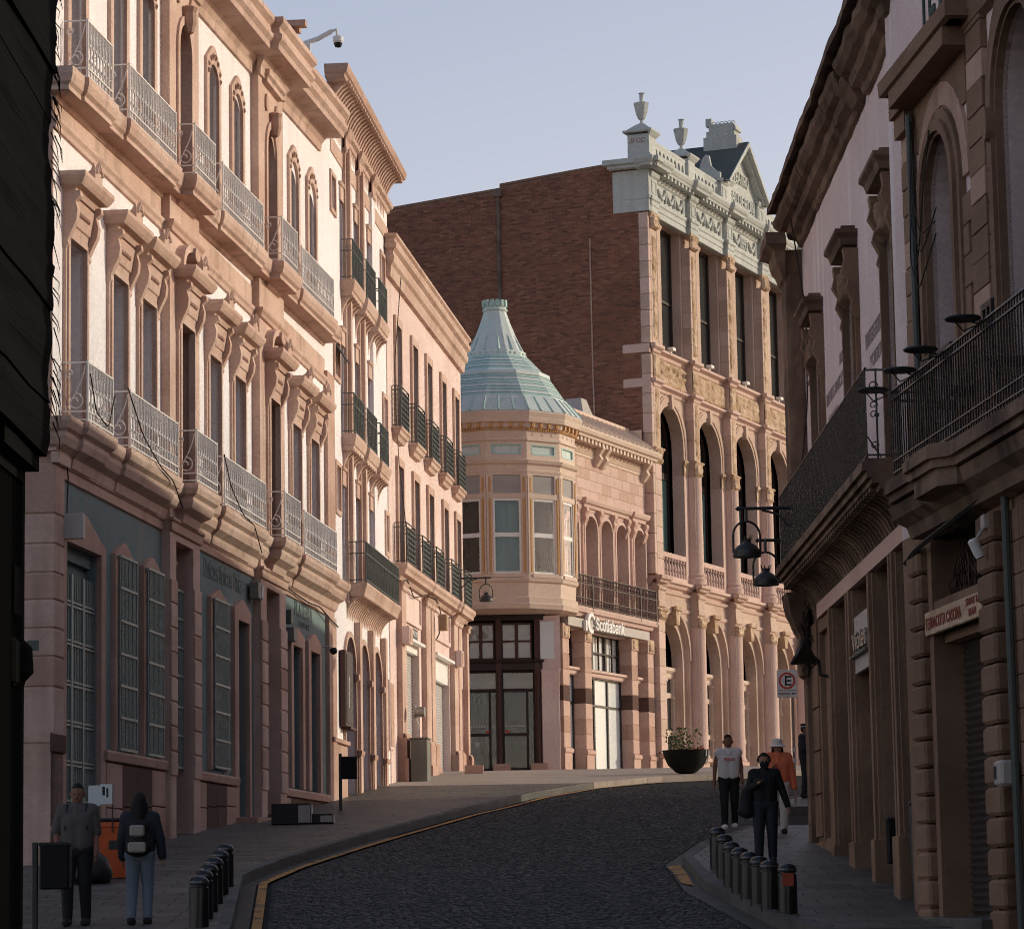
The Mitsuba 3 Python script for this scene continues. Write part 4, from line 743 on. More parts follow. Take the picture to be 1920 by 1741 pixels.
for c in wc:
    w = add(BK + '__window', MB().poly(arch(c, .74, 9.5, 12.32, .6).difference(arch(c, .58, 9.4, 12.32, .46)), -.08, .03).poly(arch(c, .66, 9.5, 12.32, .53).difference(arch(c, .58, 9.4, 12.32, .46)), -.11, -.07), 'm_bankstone', FT)
    add(w + '__frame', MB().poly(arch(c, .58, 9.5, 12.32, .46).difference(unary_union([rect(c - .5, c - .04, 9.6, 11.95), rect(c + .04, c + .5, 9.6, 11.95), arch(c, .5, 12.05, 12.32, .38)])), .34, .40), 'm_cream', FT)
    add(w + '__pane', MB().poly(arch(c, .57, 9.5, 12.32, .45), .40, .41), 'm_darkglass', FT)
for a, b in ((-8.35, -7.0), (-6.52, -2.02), (-1.72, -.2)):
    h = add(BK + '__window_hood', MB().prof([(0, 13.02), (.1, 13.06), (.12, 13.16), (.2, 13.2), (.24, 13.3), (.24, 13.38), (0, 13.42)], a + .2, b - .2), 'm_bankstone', FT)
    n = {0: 2, 1: 4, 2: 2}[[-8.35, -6.52, -1.72].index(a)]
    for q in range(n):
        u = a + .18 + q * (b - a - .36) / (n - 1)
        g = Polygon([(0, 13.04), (-.2, 13.04), (-.22, 12.92), (-.15, 12.78), (-.19, 12.66), (-.1, 12.45), (-.05, 12.34), (0, 12.34)]); mm_ = trimesh.creation.extrude_polygon(g, .26, engine='earcut'); v = mm_.vertices
        add(h + '__bracket', trimesh.Trimesh(np.stack([u - .13 + v[:, 2], v[:, 0], v[:, 1]], 1), mm_.faces, process=False), 'm_bankstone2', FT)
add(BK + '__frieze', MB().prof([(0, 14.8), (.05, 14.82), (.06, 14.9), (.1, 14.94), (0, 14.96)], -8.6, -.1, (False, False)).box(-8.6, -.05, -.06, .3, 14.94, 15.3), 'm_cream', FT)
for q in range(24): add(BK + '__dentil', MB().box(-8.5 + q * .35, -8.33 + q * .35, -.42, -.05, 15.22, 15.36), 'm_cream', FT)
flu = MB()
for q in range(84): flu.box(-8.55 + q * .1, -8.50 + q * .1, -.085, -.05, 14.98, 15.2)
k = add(BK + '__fluting', flu, 'm_cream', FT); labels[k] = {'label': 'row of small vertical flutes', 'kind': 'stuff'}
add(BK + '__cornice', MB().prof([(.0, 15.36), (.44, 15.38), (.46, 15.46), (.54, 15.5), (.58, 15.62), (.58, 15.68), (0, 15.72)], -8.6, -.25), 'm_cream', FT)
for u in (-5.15, -4.55, -.4):
    g = Polygon([(0, 15.4), (-.36, 15.4), (-.4, 15.2), (-.25, 15.0), (-.32, 14.85), (-.14, 14.6), (0, 14.55)]); mm_ = trimesh.creation.extrude_polygon(g, .24, engine='earcut'); v = mm_.vertices
    add(BK + '__console', trimesh.Trimesh(np.stack([u - .12 + v[:, 2], v[:, 0], v[:, 1]], 1), mm_.faces, process=False), 'm_cream', FT)
t = np.linspace(0, 1, 6); rp = [(.56 * (1 - q) ** 1.5 - .55 * q, 15.70 + .85 * q ** .8) for q in t]
add(BK + '__metal_roof', MB().prof([(0, 15.69)] + rp, -8.6, -.25, (False, False), y=0).box(-8.6, -.05, .5, 6.5, 16.3, 16.5), 'm_cream', FT)
for q in range(19): add(BK + '__roof_seam', MB().tube([(-8.5 + q * .45, -p, z + .015) for p, z in rp], .03, 5), 'm_cream', FT)
add(BK + '__ridge', MB().box(-8.6, -.25, .48, .62, 16.5, 16.62), 'm_cream', FT)
k = single('roof_ventilator', 'tapered pale concrete block standing on the bank roof in front of the brick wall', 'ventilator', MB().add([(-3.35, 1.0, 16.4), (-2.0, 1.0, 16.4), (-2.0, 2.2, 16.4), (-3.35, 2.2, 16.4), (-2.95, 1.3, 17.45), (-2.4, 1.3, 17.45), (-2.4, 1.9, 17.45), (-2.95, 1.9, 17.45)], [(0, 1, 5, 4), (1, 2, 6, 5), (2, 3, 7, 6), (3, 0, 4, 7), (4, 5, 6, 7)]), 'm_greypanel', FT)
# balcony over the shop windows
b = add(BK + '__balcony', MB().prof([(0, 9.18), (.2, 9.2), (.24, 9.3), (.34, 9.34), (.38, 9.46), (.38, 9.52), (0, 9.54)], -8.0, -.3), 'm_bankstone', FT)
def twist(L, D, Hh):
    m = MB()
    for z in (.04, .3, .78, Hh): m.box(0, L, -.016, .016, z - .012, z + .012).box(-.016, .016, 0, D, z - .012, z + .012)
    n = int(L / .15)
    for i in range(n):
        x = (i + .5) * L / n; r = .014
        m.tube([(x - .05, 0, .04), (x + .05, 0, .17), (x - .05, 0, .30)], r, 4).tube([(x, 0, .30), (x, 0, .78)], r, 4).tube([(x - .05, 0, .78), (x + .05, 0, .9), (x - .05, 0, Hh)], r, 4)
        m.tube([(x + .075, 0, .04), (x - .02, 0, .17), (x + .075, 0, .30)], r, 4); m.tube([(x + .075, 0, .78), (x - .02, 0, .9), (x + .075, 0, Hh)], r, 4)
    for y in np.linspace(0, D, 4): m.box(-.012, .012, y - .012, y + .012, 0, Hh)
    for x in (0, L * .22, L * .80, L): m.box(x - .03, x + .03, -.03, .03, -.1, Hh)
    return m
add(b + '__railing', twist(8.2, .34, 1.1), 'm_ironrust', FT @ tr(-8.3, -.36, 9.52))
# ground floor piers and shop windows
for a, e in ((-8.9, -8.3), (-6.86, -6.22), (-2.28, -1.66), (-.62, 0)):
    p = nk(BK + '__pier'); scene[p] = {**PLY(MB().box(a + .02, e - .02, -.15, .3, 3.4, 8.4), 'm_bankstone2'), 'to_world': FT}
    bevelblocks(p + '__block', a, e, -.18, .28, [4.7] + list(np.linspace(5.2, 8.36, 7)), ['m_bankstone2', 'm_stone_b', 'm_bankstone2', 'm_plinth'], FT)
    add(p + '__capital', MB().rbox(a - .03, e + .03, -.21, .3, 8.37, 8.86), 'm_bankstone2', FT); add(p + '__carving', relief(.5, .42, .06, 10, 10, 3, 6), 'm_ornament', FT @ tr((a + e) / 2, -.215, 8.4), smooth=40)
    add(p + '__base', MB().prof([(.03, 3.4), (.03, 4.5), (.08, 4.55), (.08, 4.66), (0, 4.7)], a, e, y=-.18).prof([(.1, 3.4), (.1, 3.95), (0, 4.0)], a, e, y=-.18), 'm_bankstone2', FT)
for a, e, cols_ in ((-8.3, -6.86, 1), (-6.22, -2.28, 3), (-1.66, -.62, 1)):
    w = add(BK + '__shop_window', MB().prof([(0, 7.22), (.1, 7.26), (.12, 7.36), (.22, 7.4), (.22, 7.48), (0, 7.5)], a, e, (False, False), y=.2), 'm_bankstone', FT)
    n = cols_; fr = []; pn = []
    for q in range(n):
        x0 = a + (e - a) * q / n; x1 = a + (e - a) * (q + 1) / n
        fr += [rect(x0 + .08, (x0 + x1) / 2 - .03, 7.55, 8.1), rect((x0 + x1) / 2 + .03, x1 - .08, 7.55, 8.1), rect(x0 + .08, (x0 + x1) / 2 - .03, 8.16, 8.72), rect((x0 + x1) / 2 + .03, x1 - .08, 8.16, 8.72)]
        pn.append((x0 + .05, x1 - .05))
    add(w + '__upper_frame', MB().poly(rect(a, e, 7.48, 8.78).difference(unary_union(fr)), .3, .36), 'm_darkwood', FT)
    add(w + '__upper_blind', MB().box(a, e, .4, .42, 7.5, 8.75), 'm_frost', FT)
    add(w + '__frame', MB().poly(rect(a, e, 3.7, 7.24).difference(unary_union([rect(x0, x1, 4.1, 6.25) for x0, x1 in pn] + [rect(x0, x1, 6.32, 7.18) for x0, x1 in pn])), .25, .30), 'm_iron', FT)
    for x0, x1 in pn: add(w + '__pane', MB().box(x0, x1, .31, .32, 4.1, 6.25).box(x0, x1, .31, .32, 6.32, 7.18), 'm_frost', FT)
s = thing('bank_sign', 'long pale sign board with large white bank name and logo above the shop windows', 'sign')
add(s + '__board', MB().box(-8.7, -.75, -.32, -.05, 8.80, 9.10), 'm_greypanel', FT)
add(s + '__lettering', flatletters('Scotiabank', .40, 2.75, True, .08), 'm_signwhite', FT @ tr(-6.35, -.34, 8.80))
t = np.linspace(.5, 5.2, 16)
lg = Polygon([(-6.85 + .36 * math.cos(a), 8.98 + .36 * math.sin(a)) for a in t] + [(-6.80 + .22 * math.cos(a), 8.98 + .23 * math.sin(a)) for a in t[::-1]])
add(s + '__logo', MB().poly(lg, -.46, -.34).box(-7.35, -7.22, -.44, -.34, 8.70, 9.05), 'm_signwhite', FT)
# the corner bay: twelve sided
CX, CY = -.5, 103.0
def face(deg, a): th = math.radians(deg); return ST @ frame((CX + a * math.sin(th), CY - a * math.cos(th)), (math.cos(th), math.sin(th)))
AW = 2.56; SW = 2 * AW * math.tan(math.radians(15))
angs = [-83, -53, -23, 7, 37, 67, 97]
rt = PLY(MB().poly(rect(-SW / 2, SW / 2, 10.2, 13.66).difference(unary_union([rect(-.46, .46, 10.3, 12.80), rect(-.46, .46, 12.96, 13.58)])), 0, .12), 'm_cream')
sl = PLY(MB().box(-SW / 2, -.62, -.035, 0, 10.3, 13.55).box(.62, SW / 2, -.035, 0, 10.3, 13.55).box(-.52, .52, -.05, 0, 10.18, 10.3), 'm_cream')
oc = PLY(MB().box(-.595, -.53, -.03, 0, 10.35, 12.8).box(.53, .595, -.03, 0, 10.35, 12.8).box(-.595, -.53, -.03, 0, 13.0, 13.5).box(.53, .595, -.03, 0, 13.0, 13.5), 'm_ochre')
sash = PLY(MB().poly(rect(-.46, .46, 10.3, 12.80).difference(unary_union([rect(-.40, .40, 10.38, 11.52), rect(-.40, .40, 11.66, 12.72)])), .04, .09), 'm_signwhite')
bl = PLY(MB().box(-.46, .46, .05, .06, 12.96, 13.58), 'm_blind'); pn = PLY(MB().add([(-.42, .065, 10.35), (.42, .065, 10.35), (.42, .065, 12.75), (-.42, .065, 12.75)], [(0, 1, 2, 3)]), 'm_pane')
rm = PLY(MB().box(-.6, .6, .5, .52, 10.2, 13), 'm_interior'); cu = PLY(MB().box(-.46, .46, .25, .27, 10.3, 12.8), 'm_greencurtain')
cl = PLY(MB().poly(rect(-SW / 2, SW / 2, 14.1, 14.72).difference(rect(-.5, .5, 14.25, 14.60)), 0, .1), 'm_cream'); cf = PLY(MB().poly(rect(-.5, .5, 14.25, 14.60).difference(rect(-.45, .45, 14.29, 14.56)), -.01, .06), 'm_mintdark'); cg = PLY(MB().box(-.46, .46, .05, .06, 14.28, 14.57), 'm_mint')
for dg_ in angs:
    T = face(dg_, AW); w = nk(BK + '__bay_face'); scene[w] = {**rt, 'to_world': T}; 
    put(w + '__trim', sl, T); put(w + '__gilt_strip', oc, T); put(w + '__sash', sash, T); put(w + '__blind', bl, T); put(w + '__pane', pn, T); put(w + '__room', rm, T)
    if dg_ == 7: put(w + '__curtain', cu, T)
    put(w + '__clerestory', cl, T); put(w + '__clerestory_frame', cf, T); put(w + '__clerestory_pane', cg, T)
def ring(key, prof, m, ph=-8 - 90, **k):
    """a twelve sided moulding: (circumradius, z)"""
    return add(key, MB().lathe(prof, CX, CY, 12, 0, math.radians(ph)), m, ST, **k)
q12 = 1 / math.cos(math.radians(15)); RW = AW * q12
ring(BK + '__bay_skirt', [(RW - .55, 9.05), (RW - .2, 9.12), (RW + .02, 9.15), (RW + .06, 9.3), (RW + .0, 9.36), (RW + .02, 9.52), (RW - .06, 9.56), (RW - .04, 10.0), (RW + .03, 10.05), (RW + .06, 10.16), (RW - .02, 10.2), (1.5, 10.21)], 'm_cream')
ring(BK + '__bay_belt', [(1.5, 13.62), (RW + .02, 13.64), (RW + .04, 13.72), (RW + .0, 13.76), (RW + .02, 13.9), (RW + .1, 13.96), (RW + .14, 14.06), (RW + .0, 14.1), (1.5, 14.11)], 'm_cream')
ring(BK + '__bay_cornice', [(1.5, 14.7), (RW + .06, 14.72), (RW + .06, 14.8), (RW + .0, 14.82), (RW + .02, 15.12), (RW + .08, 15.16), (RW + .1, 15.3), (RW + .22, 15.32), (RW + .24, 15.42), (2.90, 15.5), (2.94, 15.64), (2.9, 15.70), (1.5, 15.72)], 'm_cream')
dnt = PLY(MB().box(-.05, .05, -.17, 0, 15.16, 15.3), 'm_ochre'); sdn = MB()
for q in range(14): sdn.box(-.66 + q * .1, -.61 + q * .1, -.09, 0, 15.06, 15.14)
dsd = PLY(sdn, 'm_ochre'); rose = PLY(MB().lathe([(.001, -.03), (.05, -.03), (.055, 0)], 0, 0, 8), 'm_cream')
for dg_ in angs:
    T = face(dg_, AW)
    for x in (-.5, -.17, .17, .5): put(BK + '__bay_bracket', dnt, T @ tr(x, 0, 0))
    k = put(BK + '__bay_dentils', dsd, T); labels[k] = {'label': 'row of tiny dentils', 'kind': 'stuff'}
    for x in (-.4, 0, .4): put(BK + '__rosette', rose, T @ tr(x, -.0, 14.96) @ T4().rotate([1, 0, 0], -90))
ring(BK + '__bay_roof', [(2.92, 15.70), (2.5, 16.20), (2.44, 16.24), (2.42, 16.30)], 'm_mint')
for j in range(12):
    for f_ in (0, .33, .67):
        a0 = math.radians(-8 - 90 + 30 * (j + f_)); ww = math.cos(math.radians(15)) / math.cos(math.radians(30 * f_ - 15)) if f_ else 1
        p0 = (CX + 2.92 * ww * math.cos(a0), CY + 2.92 * ww * math.sin(a0), 15.71); p1 = (CX + 2.46 * ww * math.cos(a0), CY + 2.46 * ww * math.sin(a0), 16.24)
        if p0[1] < CY + .8: add(BK + '__roof_roll', MB().tube([p0, p1], .035, 6), 'm_mintdark', ST, smooth=50)
# lapped metal courses of the steep roof
prof_ = [(2.40, 16.28)]; 
zz = np.linspace(16.28, 17.12, 8); rr = np.linspace(2.38, 1.80, 8)
for k in range(7): ring(BK + '__roof_course', [(rr[k] + .03, zz[k]), (rr[k + 1] + .005, zz[k + 1]), (rr[k + 1] - .02, zz[k + 1])], 'm_mint' if k % 2 else 'm_mintdark')
ring(BK + '__roof_band', [(1.7, 17.10), (1.86, 17.10), (1.84, 17.22), (1.70, 17.30), (1.5, 17.31)], 'm_mint')
zz = np.linspace(17.30, 17.88, 6); rr = np.linspace(1.62, 1.08, 6)
for k in range(5): ring(BK + '__roof_course', [(rr[k] + .03, zz[k]), (rr[k + 1] + .005, zz[k + 1]), (rr[k + 1] - .02, zz[k + 1])], 'm_mint' if k % 2 else 'm_mintdark')
ring(BK + '__roof_band', [(.95, 17.86), (1.06, 17.86), (1.04, 18.05), (.9, 18.06)], 'm_mint')
for j in range(30):
    a = 2 * np.pi * j / 30
    if math.sin(a) < .35: add(BK + '__roof_stud', MB().lathe([(.045, 0), (.04, .03), (.001, .04)], 0, 0, 8), 'm_mintdark', ST @ tr(CX + 1.02 * math.cos(a), CY + 1.02 * math.sin(a), 17.96) @ T4().rotate([0, 0, 1], math.degrees(a)) @ T4().rotate([0, 1, 0], 90))
ring(BK + '__spire', [(.98, 18.05), (.72, 18.6), (.52, 19.1), (.38, 19.52)], 'm_mint')
for j in range(12):
    a = math.radians(-98 + 30 * j + 15)
    if math.sin(a) < .4: add(BK + '__spire_fin', MB().add([(0, -.06, 0), (0, .06, 0), (.07, 0, 0), (-.25, 0, .62)], [(0, 2, 3), (2, 1, 3), (0, 1, 2)]), 'm_mintdark', ST @ tr(CX + .93 * math.cos(a), CY + .93 * math.sin(a), 18.08) @ T4().rotate([0, 0, 1], math.degrees(a)))
ring(BK + '__finial', [(.34, 19.5), (.44, 19.52), (.44, 19.56), (.38, 19.6), (.40, 19.82), (.43, 19.84), (.36, 19.84), (.2, 19.7)], 'm_mint')
for j in range(14):
    a = 2 * np.pi * j / 14; add(BK + '__finial_lug', MB().box(.38, .44, -.05, .05, 19.66, 19.88), 'm_mintdark', ST @ tr(CX, CY, 0) @ T4().rotate([0, 0, 1], math.degrees(a)))
# the recessed corner entrance under the bay
FE = ST @ frame((-2.6, 101.6), (1, .02))
def ez(x): return x + 2.6
add(BK + '__entrance_beam', MB().box(0, 3.55, -.05, .5, 8.86, 9.2).box(0, 3.5, -.02, .3, 7.22, 7.5).prof([(0, 7.44), (.08, 7.46), (.12, 7.54), (0, 7.56)], 0, 3.45, y=-.02), 'm_darkwood', FE)
add(BK + '__entrance_soffit', MB().box(-.6, 3.6, 0, 3.4, 9.0, 9.1).box(-.6, 3.6, 2.8, 2.9, 3.6, 9.1), 'm_interior', FE)
for x in (-1.72, -.55, .73): add(BK + '__entrance_post', MB().box(ez(x) - .09, ez(x) + .09, -.06, .2, 3.7, 8.9).lathe([(.07, 3.9), (.05, 4.6), (.06, 4.66), (.04, 5.0), (.035, 7.1)], ez(x), -.1, 8), 'm_wood', FE)
for x in (-.5, .74): add(BK + '__post_block', MB().rbox(ez(x) - .28, ez(x) + .28, -.3, .2, 3.7, 4.12), 'm_stone_b', FE)
for a, e in ((-1.6, -.68), (-.46, .56)):
    w = add(BK + '__entrance_window', MB().poly(rect(ez(a), ez(e), 7.56, 8.78).difference(unary_union([rect(ez(a) + .06 + i * (e - a) / 2, ez(a) + (e - a) / 2 * (i + 1) - .05, z0, z1) for i in (0, 1) for z0, z1 in ((7.62, 8.14), (8.2, 8.72))])), .05, .11), 'm_wood', FE)
    add(w + '__blind', MB().box(ez(a), ez(e), .16, .17, 7.56, 8.78), 'm_blind', FE); add(w + '__pane', MB().add([(ez(a), .12, 7.56), (ez(e), .12, 7.56), (ez(e), .12, 8.78), (ez(a), .12, 8.78)], [(0, 1, 2, 3)]), 'm_pane', FE)
    d = add(BK + '__glass_door', MB().poly(rect(ez(a), ez(e) + .08, 3.8, 7.2).difference(unary_union([rect(ez(a) + .08, ez(e) - .22, 4.0, 5.05), rect(ez(a) + .08, ez(e) - .22, 5.15, 6.5), rect(ez(e) - .14, ez(e) + .02, 4.0, 6.5), rect(ez(a) + .06, ez(e) + .02, 6.62, 7.14)])), .3, .36), 'm_darkwood', FE)
    add(d + '__pane', MB().add([(ez(a), .34, 3.8), (ez(e) + .1, .34, 3.8), (ez(e) + .1, .34, 7.2), (ez(a), .34, 7.2)], [(0, 1, 2, 3)]), 'm_pane', FE)
    add(d + '__upper_panel', MB().box(ez(a), ez(e) + .08, .7, .75, 6.6, 7.2), 'm_blind', FE)
    m = MB()
    for q in range(9): m.box(ez(a) + .1 + q * .09, ez(a) + .13 + q * .09, .31, .33, 5.36, 5.39)
    k = add(d + '__dot_row', m, 'm_signwhite', FE); labels[k] = {'label': 'row of small white safety dots', 'kind': 'stuff'}
    add(d + '__red_label', MB().box(ez(e) - .32 if a < -1 else ez(a) + .1, ez(e) - .18 if a < -1 else ez(a) + .24, .30, .32, 5.17, 5.24), 'm_signred', FE)
add(BK + '__door_handle', MB().tube([(ez(-1.12), .24, 4.5), (ez(-1.12), .2, 4.55), (ez(-1.12), .2, 5.0), (ez(-1.12), .24, 5.05)], .025, 6), 'm_metal', FE)
add(BK + '__door_sticker', MB().box(ez(-1.35), ez(-1.22), .29, .30, 4.7, 4.85), 'm_paper', FE)
add(BK + '__entrance_pier', MB().rbox(ez(.86), ez(1.45), -.1, .5, 3.6, 7.2).box(ez(.82), ez(1.5), .0, .5, 7.2, 9.0), 'm_pinkwall', FE)
add(BK + '__corner_window', MB().box(ez(.84), ez(1.3), -.04, .0, 7.56, 8.8), 'm_frost', FE)

# ================================================================ right-hand house with a long dark railed balcony on ribs
HR = thing('balcony_row_house', 'shaded pinkish house with long dark iron balcony on ribbed corbels', 'building')
FR = frame((5.1, 52.0), (0, -1))
doorsR = [(3.5, 5.7), (6.42, 8.62), (9.02, 11.1), (11.75, 13.2)]
winR = [2.05, 7.2, 12.0]
g = rect(-.45, 13.45, -1, 4.62).difference(unary_union([rect(a, b, -1, 4.36) for a, b in doorsR]))
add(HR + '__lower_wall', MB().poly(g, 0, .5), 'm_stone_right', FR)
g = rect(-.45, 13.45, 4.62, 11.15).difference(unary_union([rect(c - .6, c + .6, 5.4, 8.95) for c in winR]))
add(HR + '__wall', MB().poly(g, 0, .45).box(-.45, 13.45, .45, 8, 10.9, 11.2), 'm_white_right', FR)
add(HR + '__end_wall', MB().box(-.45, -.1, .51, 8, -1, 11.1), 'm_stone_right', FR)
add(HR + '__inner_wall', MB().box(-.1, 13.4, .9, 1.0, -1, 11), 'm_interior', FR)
def rough(m, amp, f=3.0, n=1, seed=0):
    m = mm(m)
    for _ in range(n): m = m.subdivide()
    v = np.array(m.vertices); q = np.stack([meshkit.fbm(v * f + 13 * k, 3, seed + k) - .5 for k in range(3)], 1)
    return trimesh.Trimesh(v + amp * q * 2, m.faces, process=False)
cpr = [(0, 10.95), (.06, 10.98), (.10, 11.08), (.22, 11.14), (.26, 11.26), (.36, 11.30), (.44, 11.40), (.46, 11.5), (0, 11.54)]
for a, b in ((-.3, 3.2), (3.2, 8.9), (10.0, 13.4)):
    q = MB()
    for x0, x1 in zip(np.linspace(a, b, 8)[:-1], np.linspace(a, b, 8)[1:]): q.prof(cpr, x0, x1, (x0 == a, x1 == b))
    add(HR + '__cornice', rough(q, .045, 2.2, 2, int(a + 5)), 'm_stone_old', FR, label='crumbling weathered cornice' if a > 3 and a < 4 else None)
add(HR + '__broken_bracket', rough(MB().prof([(0, 10.95), (.12, 11.0), (.24, 11.2), (.34, 11.3), (.34, 11.36), (0, 11.4)], 9.05, 9.45), .03, 4, 2, 9), 'm_stone_old', FR)
q = MB()
for x0 in np.arange(-.6, 13.3, .7): q.box(x0, x0 + .7, -.56, .4, 11.60, 11.72)
add(HR + '__roof_edge', rough(q, .035, 2.0, 1, 3), 'm_stone_old', FR)
add(HR + '__attic', MB().box(-.45, 13.45, -.02, .3, 11.15, 11.62), 'm_white_right', FR)
add(HR + '__corner_pier', rough(MB().box(-1.25, -.45, -.30, .6, 4.6, 10.95).prof([(0, 10.4), (.05, 10.45), (.1, 10.6), (.16, 10.7), (.2, 10.9), (.34, 11.0), (.34, 11.2), (0, 11.25)], -1.25, -.45, y=-.3), .02, 5, 2, 4), 'm_stone_old', FR)
add(HR + '__corner_carving', relief(.30, 5.6, .06, 8, 60, 4, 6), 'm_stone_old', FR @ tr(-.44, -.15, 4.9) @ T4().rotate([0, 0, 1], 90), smooth=40)
for c in winR:
    w = add(HR + '__window', MB().poly(rect(c - .78, c + .78, 5.4, 9.1).difference(rect(c - .6, c + .6, 5.3, 8.95)), -.07, .04).poly(rect(c - .70, c + .70, 5.4, 9.02).difference(rect(c - .6, c + .6, 5.3, 8.95)), -.11, -.06), 'm_stone_right', FR)
    add(w + '__leaf', MB().box(c - .6, c + .6, .22, .28, 5.4, 8.95), 'm_wood', FR)
    add(w + '__hood', MB().prof([(0, 9.12), (.08, 9.15), (.10, 9.22), (.24, 9.26), (.27, 9.36), (.33, 9.42), (.33, 9.48), (0, 9.52)], c - .52, c + .52).box(c - .35, c + .5, -.2, 0, 9.5, 9.6), 'm_stone_old', FR)
    for s in (-1, 1):
        gq = Polygon([(0, 9.2), (-.22, 9.2), (-.2, 9.05), (-.24, 8.9), (-.15, 8.75), (-.19, 8.6), (-.1, 8.42), (-.13, 8.3), (-.05, 8.15), (0, 8.12)]); e_ = trimesh.creation.extrude_polygon(gq, .2, engine='earcut'); v = e_.vertices
        add(w + '__console', trimesh.Trimesh(np.stack([c + s * .72 - .1 + v[:, 2], v[:, 0], v[:, 1]], 1), e_.faces, process=False), 'm_stone_right', FR)
    add(w + '__carving', relief(1.0, .55, .14, 14, 10, int(c), 5), 'm_stone_right', FR @ tr(c, -.06, 8.5), smooth=40)
for t_, u, z, h, wd in (('BIENES RAICES', 3.0, 7.62, .19, 2.6), ('ANTIGUOS', 5.1, 7.95, .17, 1.1), ('AVALUOS', 3.2, 7.25, .17, 1.5), ('TRAMITES DE ESCRITURAS', 8.6, 7.56, .22, 2.3), ('Y CREDITO', 9.1, 7.2, .19, 1.5), ('ASESORIA', 12.85, 8.5, .17, .5)):
    add(HR + '__lettering', flatletters(t_, h, wd), 'm_inkfaded', FR @ tr(u, -.004, z))
# balcony slab with rounded far end, ribs and rail
def roundplan(w, a, b, r=.5, n=7):
    t = np.linspace(np.pi, np.pi / 2 * 3, n)
    return Polygon([(a, 0)] + [(a + r + r * math.cos(q), -w + r + r * math.sin(q)) for q in t] + [(b, -w), (b, 0)])
mB = MB()
for w, z0, z1 in ((.42, 4.98, 5.06), (.52, 5.06, 5.13), (.58, 5.13, 5.22), (.64, 5.22, 5.34), (.60, 5.34, 5.38)): mB.flat(roundplan(w, -.35 - (w - .42), 13.2, .45), z0, z1)
b = add(HR + '__balcony', mB, 'm_stone_old', FR)
ribR = PLY(rough(trimesh.Trimesh(ribpl(.62, .50, .20).vertices, ribpl(.62, .50, .20).faces, process=False), .01, 6, 1, 2), 'm_stone_old', 30)
for k in range(40): put(b + '__rib', ribR, FR @ tr(-.2 + k * .328, 0, 5.0))
def ironrail(pts, Hh, dx=.10, r=.010, top=(1.0,), low=(.06,), deco=False):
    m = MB(); pts = np.array(pts, float); seg = np.linalg.norm(np.diff(pts, axis=0), axis=1); L = np.concatenate([[0], np.cumsum(seg)])
    at = lambda s: np.array([np.interp(s, L, pts[:, k]) for k in (0, 1)])
    for f in list(top): m.tube([(*p, Hh * f) for p in pts], .02, 4)
    for f in list(low): m.tube([(*p, f) for p in pts], .016, 4)
    for i, s in enumerate(np.arange(0, L[-1], dx)):
        p = at(s); m.box(p[0] - r, p[0] + r, p[1] - r, p[1] + r, 0, Hh)
        if deco and i % 3 == 1: m.tube([(p[0] - .05, p[1], Hh * .35), (p[0] + .03, p[1], Hh * .45), (p[0] - .03, p[1], Hh * .55), (p[0] + .05, p[1], Hh * .65)], .012, 4)
    return m
arc_ = [(-.4 + .45 + .45 * math.cos(q), -.55 + .45 + .45 * math.sin(q)) for q in np.linspace(np.pi, np.pi * 1.5, 7)]
add(b + '__railing', ironrail([(-.4, 0)] + arc_ + [(13.12, -.55)], 1.18, .12, .009), 'm_iron', FR @ tr(0, 0, 5.37))
m = MB()
for z in (.06, 1.16): m.box(13.10, 13.13, -.55, 0, z - .012, z + .012)
for y in (-.42, -.24, -.1): m.box(13.10, 13.13, y - .012, y + .012, 0, 1.18); m.box(13.09, 13.14, y - .03, y + .03, .56, .6)
for z, r_ in ((.95, .07), (.7, .06), (.58, .06), (.18, .06)): m.tube([(13.115, -.46 + r_ * (1 - q / 14) * math.cos(q * .6), z + r_ * (1 - q / 14) * math.sin(q * .6)) for q in range(12)], .008, 4)
m.tube([(13.115, -.55, .3), (13.115, -.38, .03)], .01, 4)
add(b + '__end_railing', m, 'm_iron', FR @ tr(0, 0, 5.37))
add(HR + '__lintel_band', MB().box(1.3, 13.3, -.10, 0, 4.36, 4.6), 'm_bankstone2', FR)
# ground floor: moulded jambs, doors, panel
for i, (a, e) in enumerate(doorsR):
    d = add(HR + '__doorway', MB().box(a - .36, a - .02, -.07, 0, .6, 4.34).box(a - .28, a - .1, -.12, -.07, .6, 4.34).box(e + .02, e + .34, -.07, 0, .6, 4.34).box(e + .1, e + .26, -.12, -.07, .6, 4.34), 'm_stone_right', FR)
    add(d + '__base', MB().rbox(a - .40, a, -.16, .3, -1, .62).rbox(e, e + .38, -.16, .3, -1, .62), 'm_stone_right', FR)
    add(d + '__door', MB().box(a, e, .36, .42, -1, 2.52), 'm_blackplastic', FR)
    add(d + '__transom', MB().box(a, e, .33, .45, 2.5, 2.62).box(a, e, .40, .46, 2.62, 4.36), 'm_stone_right' if i == 1 else 'm_darkwood', FR)
add(HR + '__corner_panel', MB().poly(rect(1.3, 3.0, .5, 4.3).difference(rect(1.5, 2.8, .7, 4.1)), -.09, .0), 'm_stone_right', FR)
add(HR + '__base', MB().rbox(-.5, 1.2, -.10, .3, -1, .7).rbox(1.2, 3.1, -.07, .3, -1, .75), 'm_stone_right', FR)
for q in range(5): add(HR + '__corner_stone', MB().rbox(-.48, .6, -.05, .2, .8 + q * .72, 1.5 + q * .72, .012), 'm_stone_right', FR)
